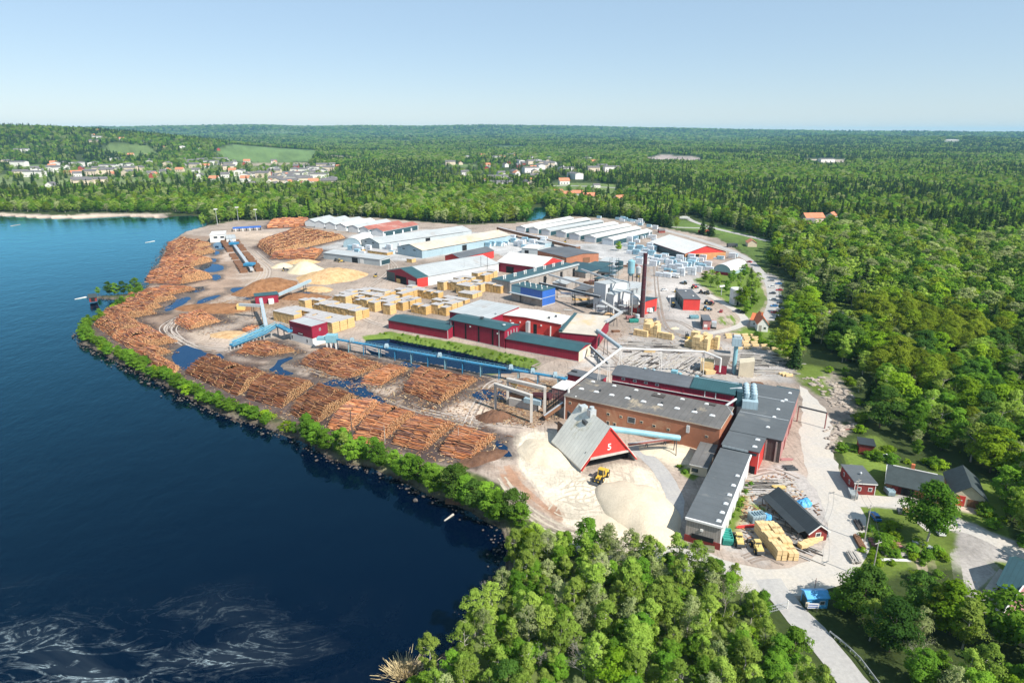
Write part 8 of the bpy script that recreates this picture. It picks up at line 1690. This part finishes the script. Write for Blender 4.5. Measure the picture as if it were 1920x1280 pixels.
# bark litter trodden into the yard
rb = np.random.RandomState(8); Pl = []
for q, hh, lr, nm in PILES:
    a_, b2, c_, d_ = Gn(q); n = 420
    uu, vv_ = rb.uniform(-.25, 1.25, n), rb.uniform(-.2, 1.2, n); w0 = a_ + (b2 - a_) * uu[:, None]; w1 = d_ + (c_ - d_) * uu[:, None]; Pl.append(w0 + (w1 - w0) * vv_[:, None])
for poly, n in ((Gn([(900, 745), (940, 705), (1045, 715), (1055, 785), (1000, 805), (930, 795)]), 1500), (Gn([(600, 650), (900, 720), (1000, 740), (980, 800), (860, 800), (560, 700)]), 2200), (Gn([(380, 560), (520, 555), (620, 545), (640, 560), (520, 600), (400, 640), (340, 620)]), 1800), (Gn([(1150, 690), (1100, 640), (1200, 600), (1340, 640), (1480, 700), (1380, 715)]), 700), (Gn([(1380, 900), (1470, 880), (1550, 960), (1500, 1040), (1380, 1030)]), 700)):
    lo, hi = poly.min(0), poly.max(0); q = rb.uniform(lo, hi, (n * 3, 2)); Pl.append(q[sdist(q, poly, 1) < 0][:n])
Pl = np.concatenate(Pl); n = len(Pl); an = rb.uniform(0, 6.28, n); ln = rb.uniform(.12, .65, n) * np.where(rb.rand(n) < .06, 3, 1); wd = rb.uniform(.06, .22, n)
dx = np.stack([np.cos(an), np.sin(an)], 1) * ln[:, None]; dy = np.stack([-np.sin(an), np.cos(an)], 1) * wd[:, None]; zz = rb.uniform(.13, .2, n)[:, None]
Vb = np.stack([np.concatenate([Pl + s1 * dx + s2 * dy, zz], 1) for s1, s2 in ((-1, -1), (1, -1), (1, 1), (-1, 1))], 1).reshape(-1, 3)
me = np_mesh('bark_litter', Vb, np.arange(n * 4).reshape(n, 4), M['log']); cc = np.array([(.26, .12, .06), (.13, .075, .05), (.40, .24, .12), (.50, .37, .22), (.08, .06, .05)])[rb.randint(0, 5, n)]
ca = me.color_attributes.new('tint', 'FLOAT_COLOR', 'CORNER'); ca.data.foreach_set('color', np.repeat(np.concatenate([cc, np.ones((n, 1))], 1), 4, 0).astype(np.float32).ravel())
o = bpy.data.objects.new('bark_litter', me); C.objects.link(o); tag(o, 'scattered bark and splinters on the yard ground', 'litter', kind='stuff')
# more of the dense middle of the mill
for A, B_, C_, h_, rf, wl_, lab in [((1040, 528), (1062, 533), (1086, 523), 4.5, 'grey_roof', 'boards', 'grey flat roofed shed in front of the drying kilns'), ((1098, 497), (1128, 502), (1148, 495), 4.0, 'green_roof', 'boards', 'low green roofed shed right of the brick store'), ((1064, 497), (1090, 501), (1108, 495), 3.6, 'teal_roof', 'red', 'low teal roofed red shed behind the kilns'),
  ((1126, 488), (1150, 492), (1164, 486), 3.5, 'grey_roof', 'sheet', 'pale low shed between packs and teal roofs'), ((985, 462), (1008, 467), (1022, 461), 4.5, 'white_roof', 'sheet', 'small white roofed shed left of the brick store'), ((1078, 541), (1098, 545), (1112, 539), 3.8, 'felt', 'dark_boards', 'dark low shed by the log rows'), ((1236, 458), (1250, 460), (1258, 456), 3.5, 'rust_roof', 'red', 'little red hut beside the round tree among packs'), ((1002, 452), (1022, 456), (1030, 452), 4, 'grey_roof', 'sheet_blue', 'blue-grey cabin north of the brick store')]:
    S = Shed('low_shed', lab, A, B_, C_, h_, wl_, rf, 'mono', .4); S.panel('front', S.L*.2, S.L*.45, 0, 2.8, 'gate', 'dark')
t = conveyor('long brown roofed sorting line before the eastern shed row', G(935, 428, 4), G(1084, 465, 4), 'brown_wall', 5, 2.4, (.1, .3, .5, .7, .9))
conveyor('pale pipe conveyor crossing over the teal low roofs', G(1090, 505, 8), G(1160, 530, 12), 'galv', 1.2, 1.0, (.3, .7)); conveyor('grey conveyor bridge between kilns and boiler house', G(1030, 515, 7), G(1118, 540, 10), 'galv', 1.3, 1.0, (.25, .6))
for a_ in [(1096, 535, -.55, 9, 2, 1.2, 'brown_wall', 'brown board row left of the boiler house'), (1106, 532, -.55, 9, 2, 1.4, 'brown_wall', 'second brown board row left of the boiler house'), (1116, 529, -.55, 9, 2, 1.2, 'pink_wall', 'reddish board row left of the boiler house'), (1185, 497, -.5, 8, 2, 1.3, 'brown_wall', 'brown board row behind the chimney'), (1194, 500, -.5, 8, 2, 1.3, 'pink_wall', 'reddish board row behind the chimney'), (1172, 500, -.5, 7, 2, 1.1, 'brown_wall', 'dark brown board row right of the teal roofs'),
  (1062, 556, .2, 12, 4, .6, 'wood_grey', 'grey timber deck right of the blue hall'), (1090, 572, .2, 8, 4, 1.2, 'dark_boards', 'dark log chute under the pale conveyor bridge'), (1108, 574, .9, 7, 3, 1, 'brown_wall', 'brown log chute beside the boiler frame'), (955, 580, -.5, 6, 2, .8, 'lumber', 'yellow boards between grey hall and blue hall'), (1065, 582, -.3, 5, 2, .5, 'concrete', 'grey slabs behind the white roofed hall'), (1250, 512, .3, 5, 3, 1.6, 'brown_wall', 'brown crate row among the wrapped packs'), (1262, 513, .3, 4, 3, 2.4, 'lumber', 'yellow crate row among the wrapped packs'), (1170, 636, -.1, 5, 1.5, .4, 'wood_grey', 'grey boards on the paved yard'), (1286, 668, .2, 6, 1.6, .5, 'wood_grey', 'grey boards under the pipe bridge'), (1330, 700, .1, 4, 3, 1.8, 'lumber_pale', 'pale board stack beside the dust filter'), (1420, 720, -.1, 4, 2, .8, 'brown_wall', 'brown boards at the corner of the grey hall')]: plank_pile(*a_)
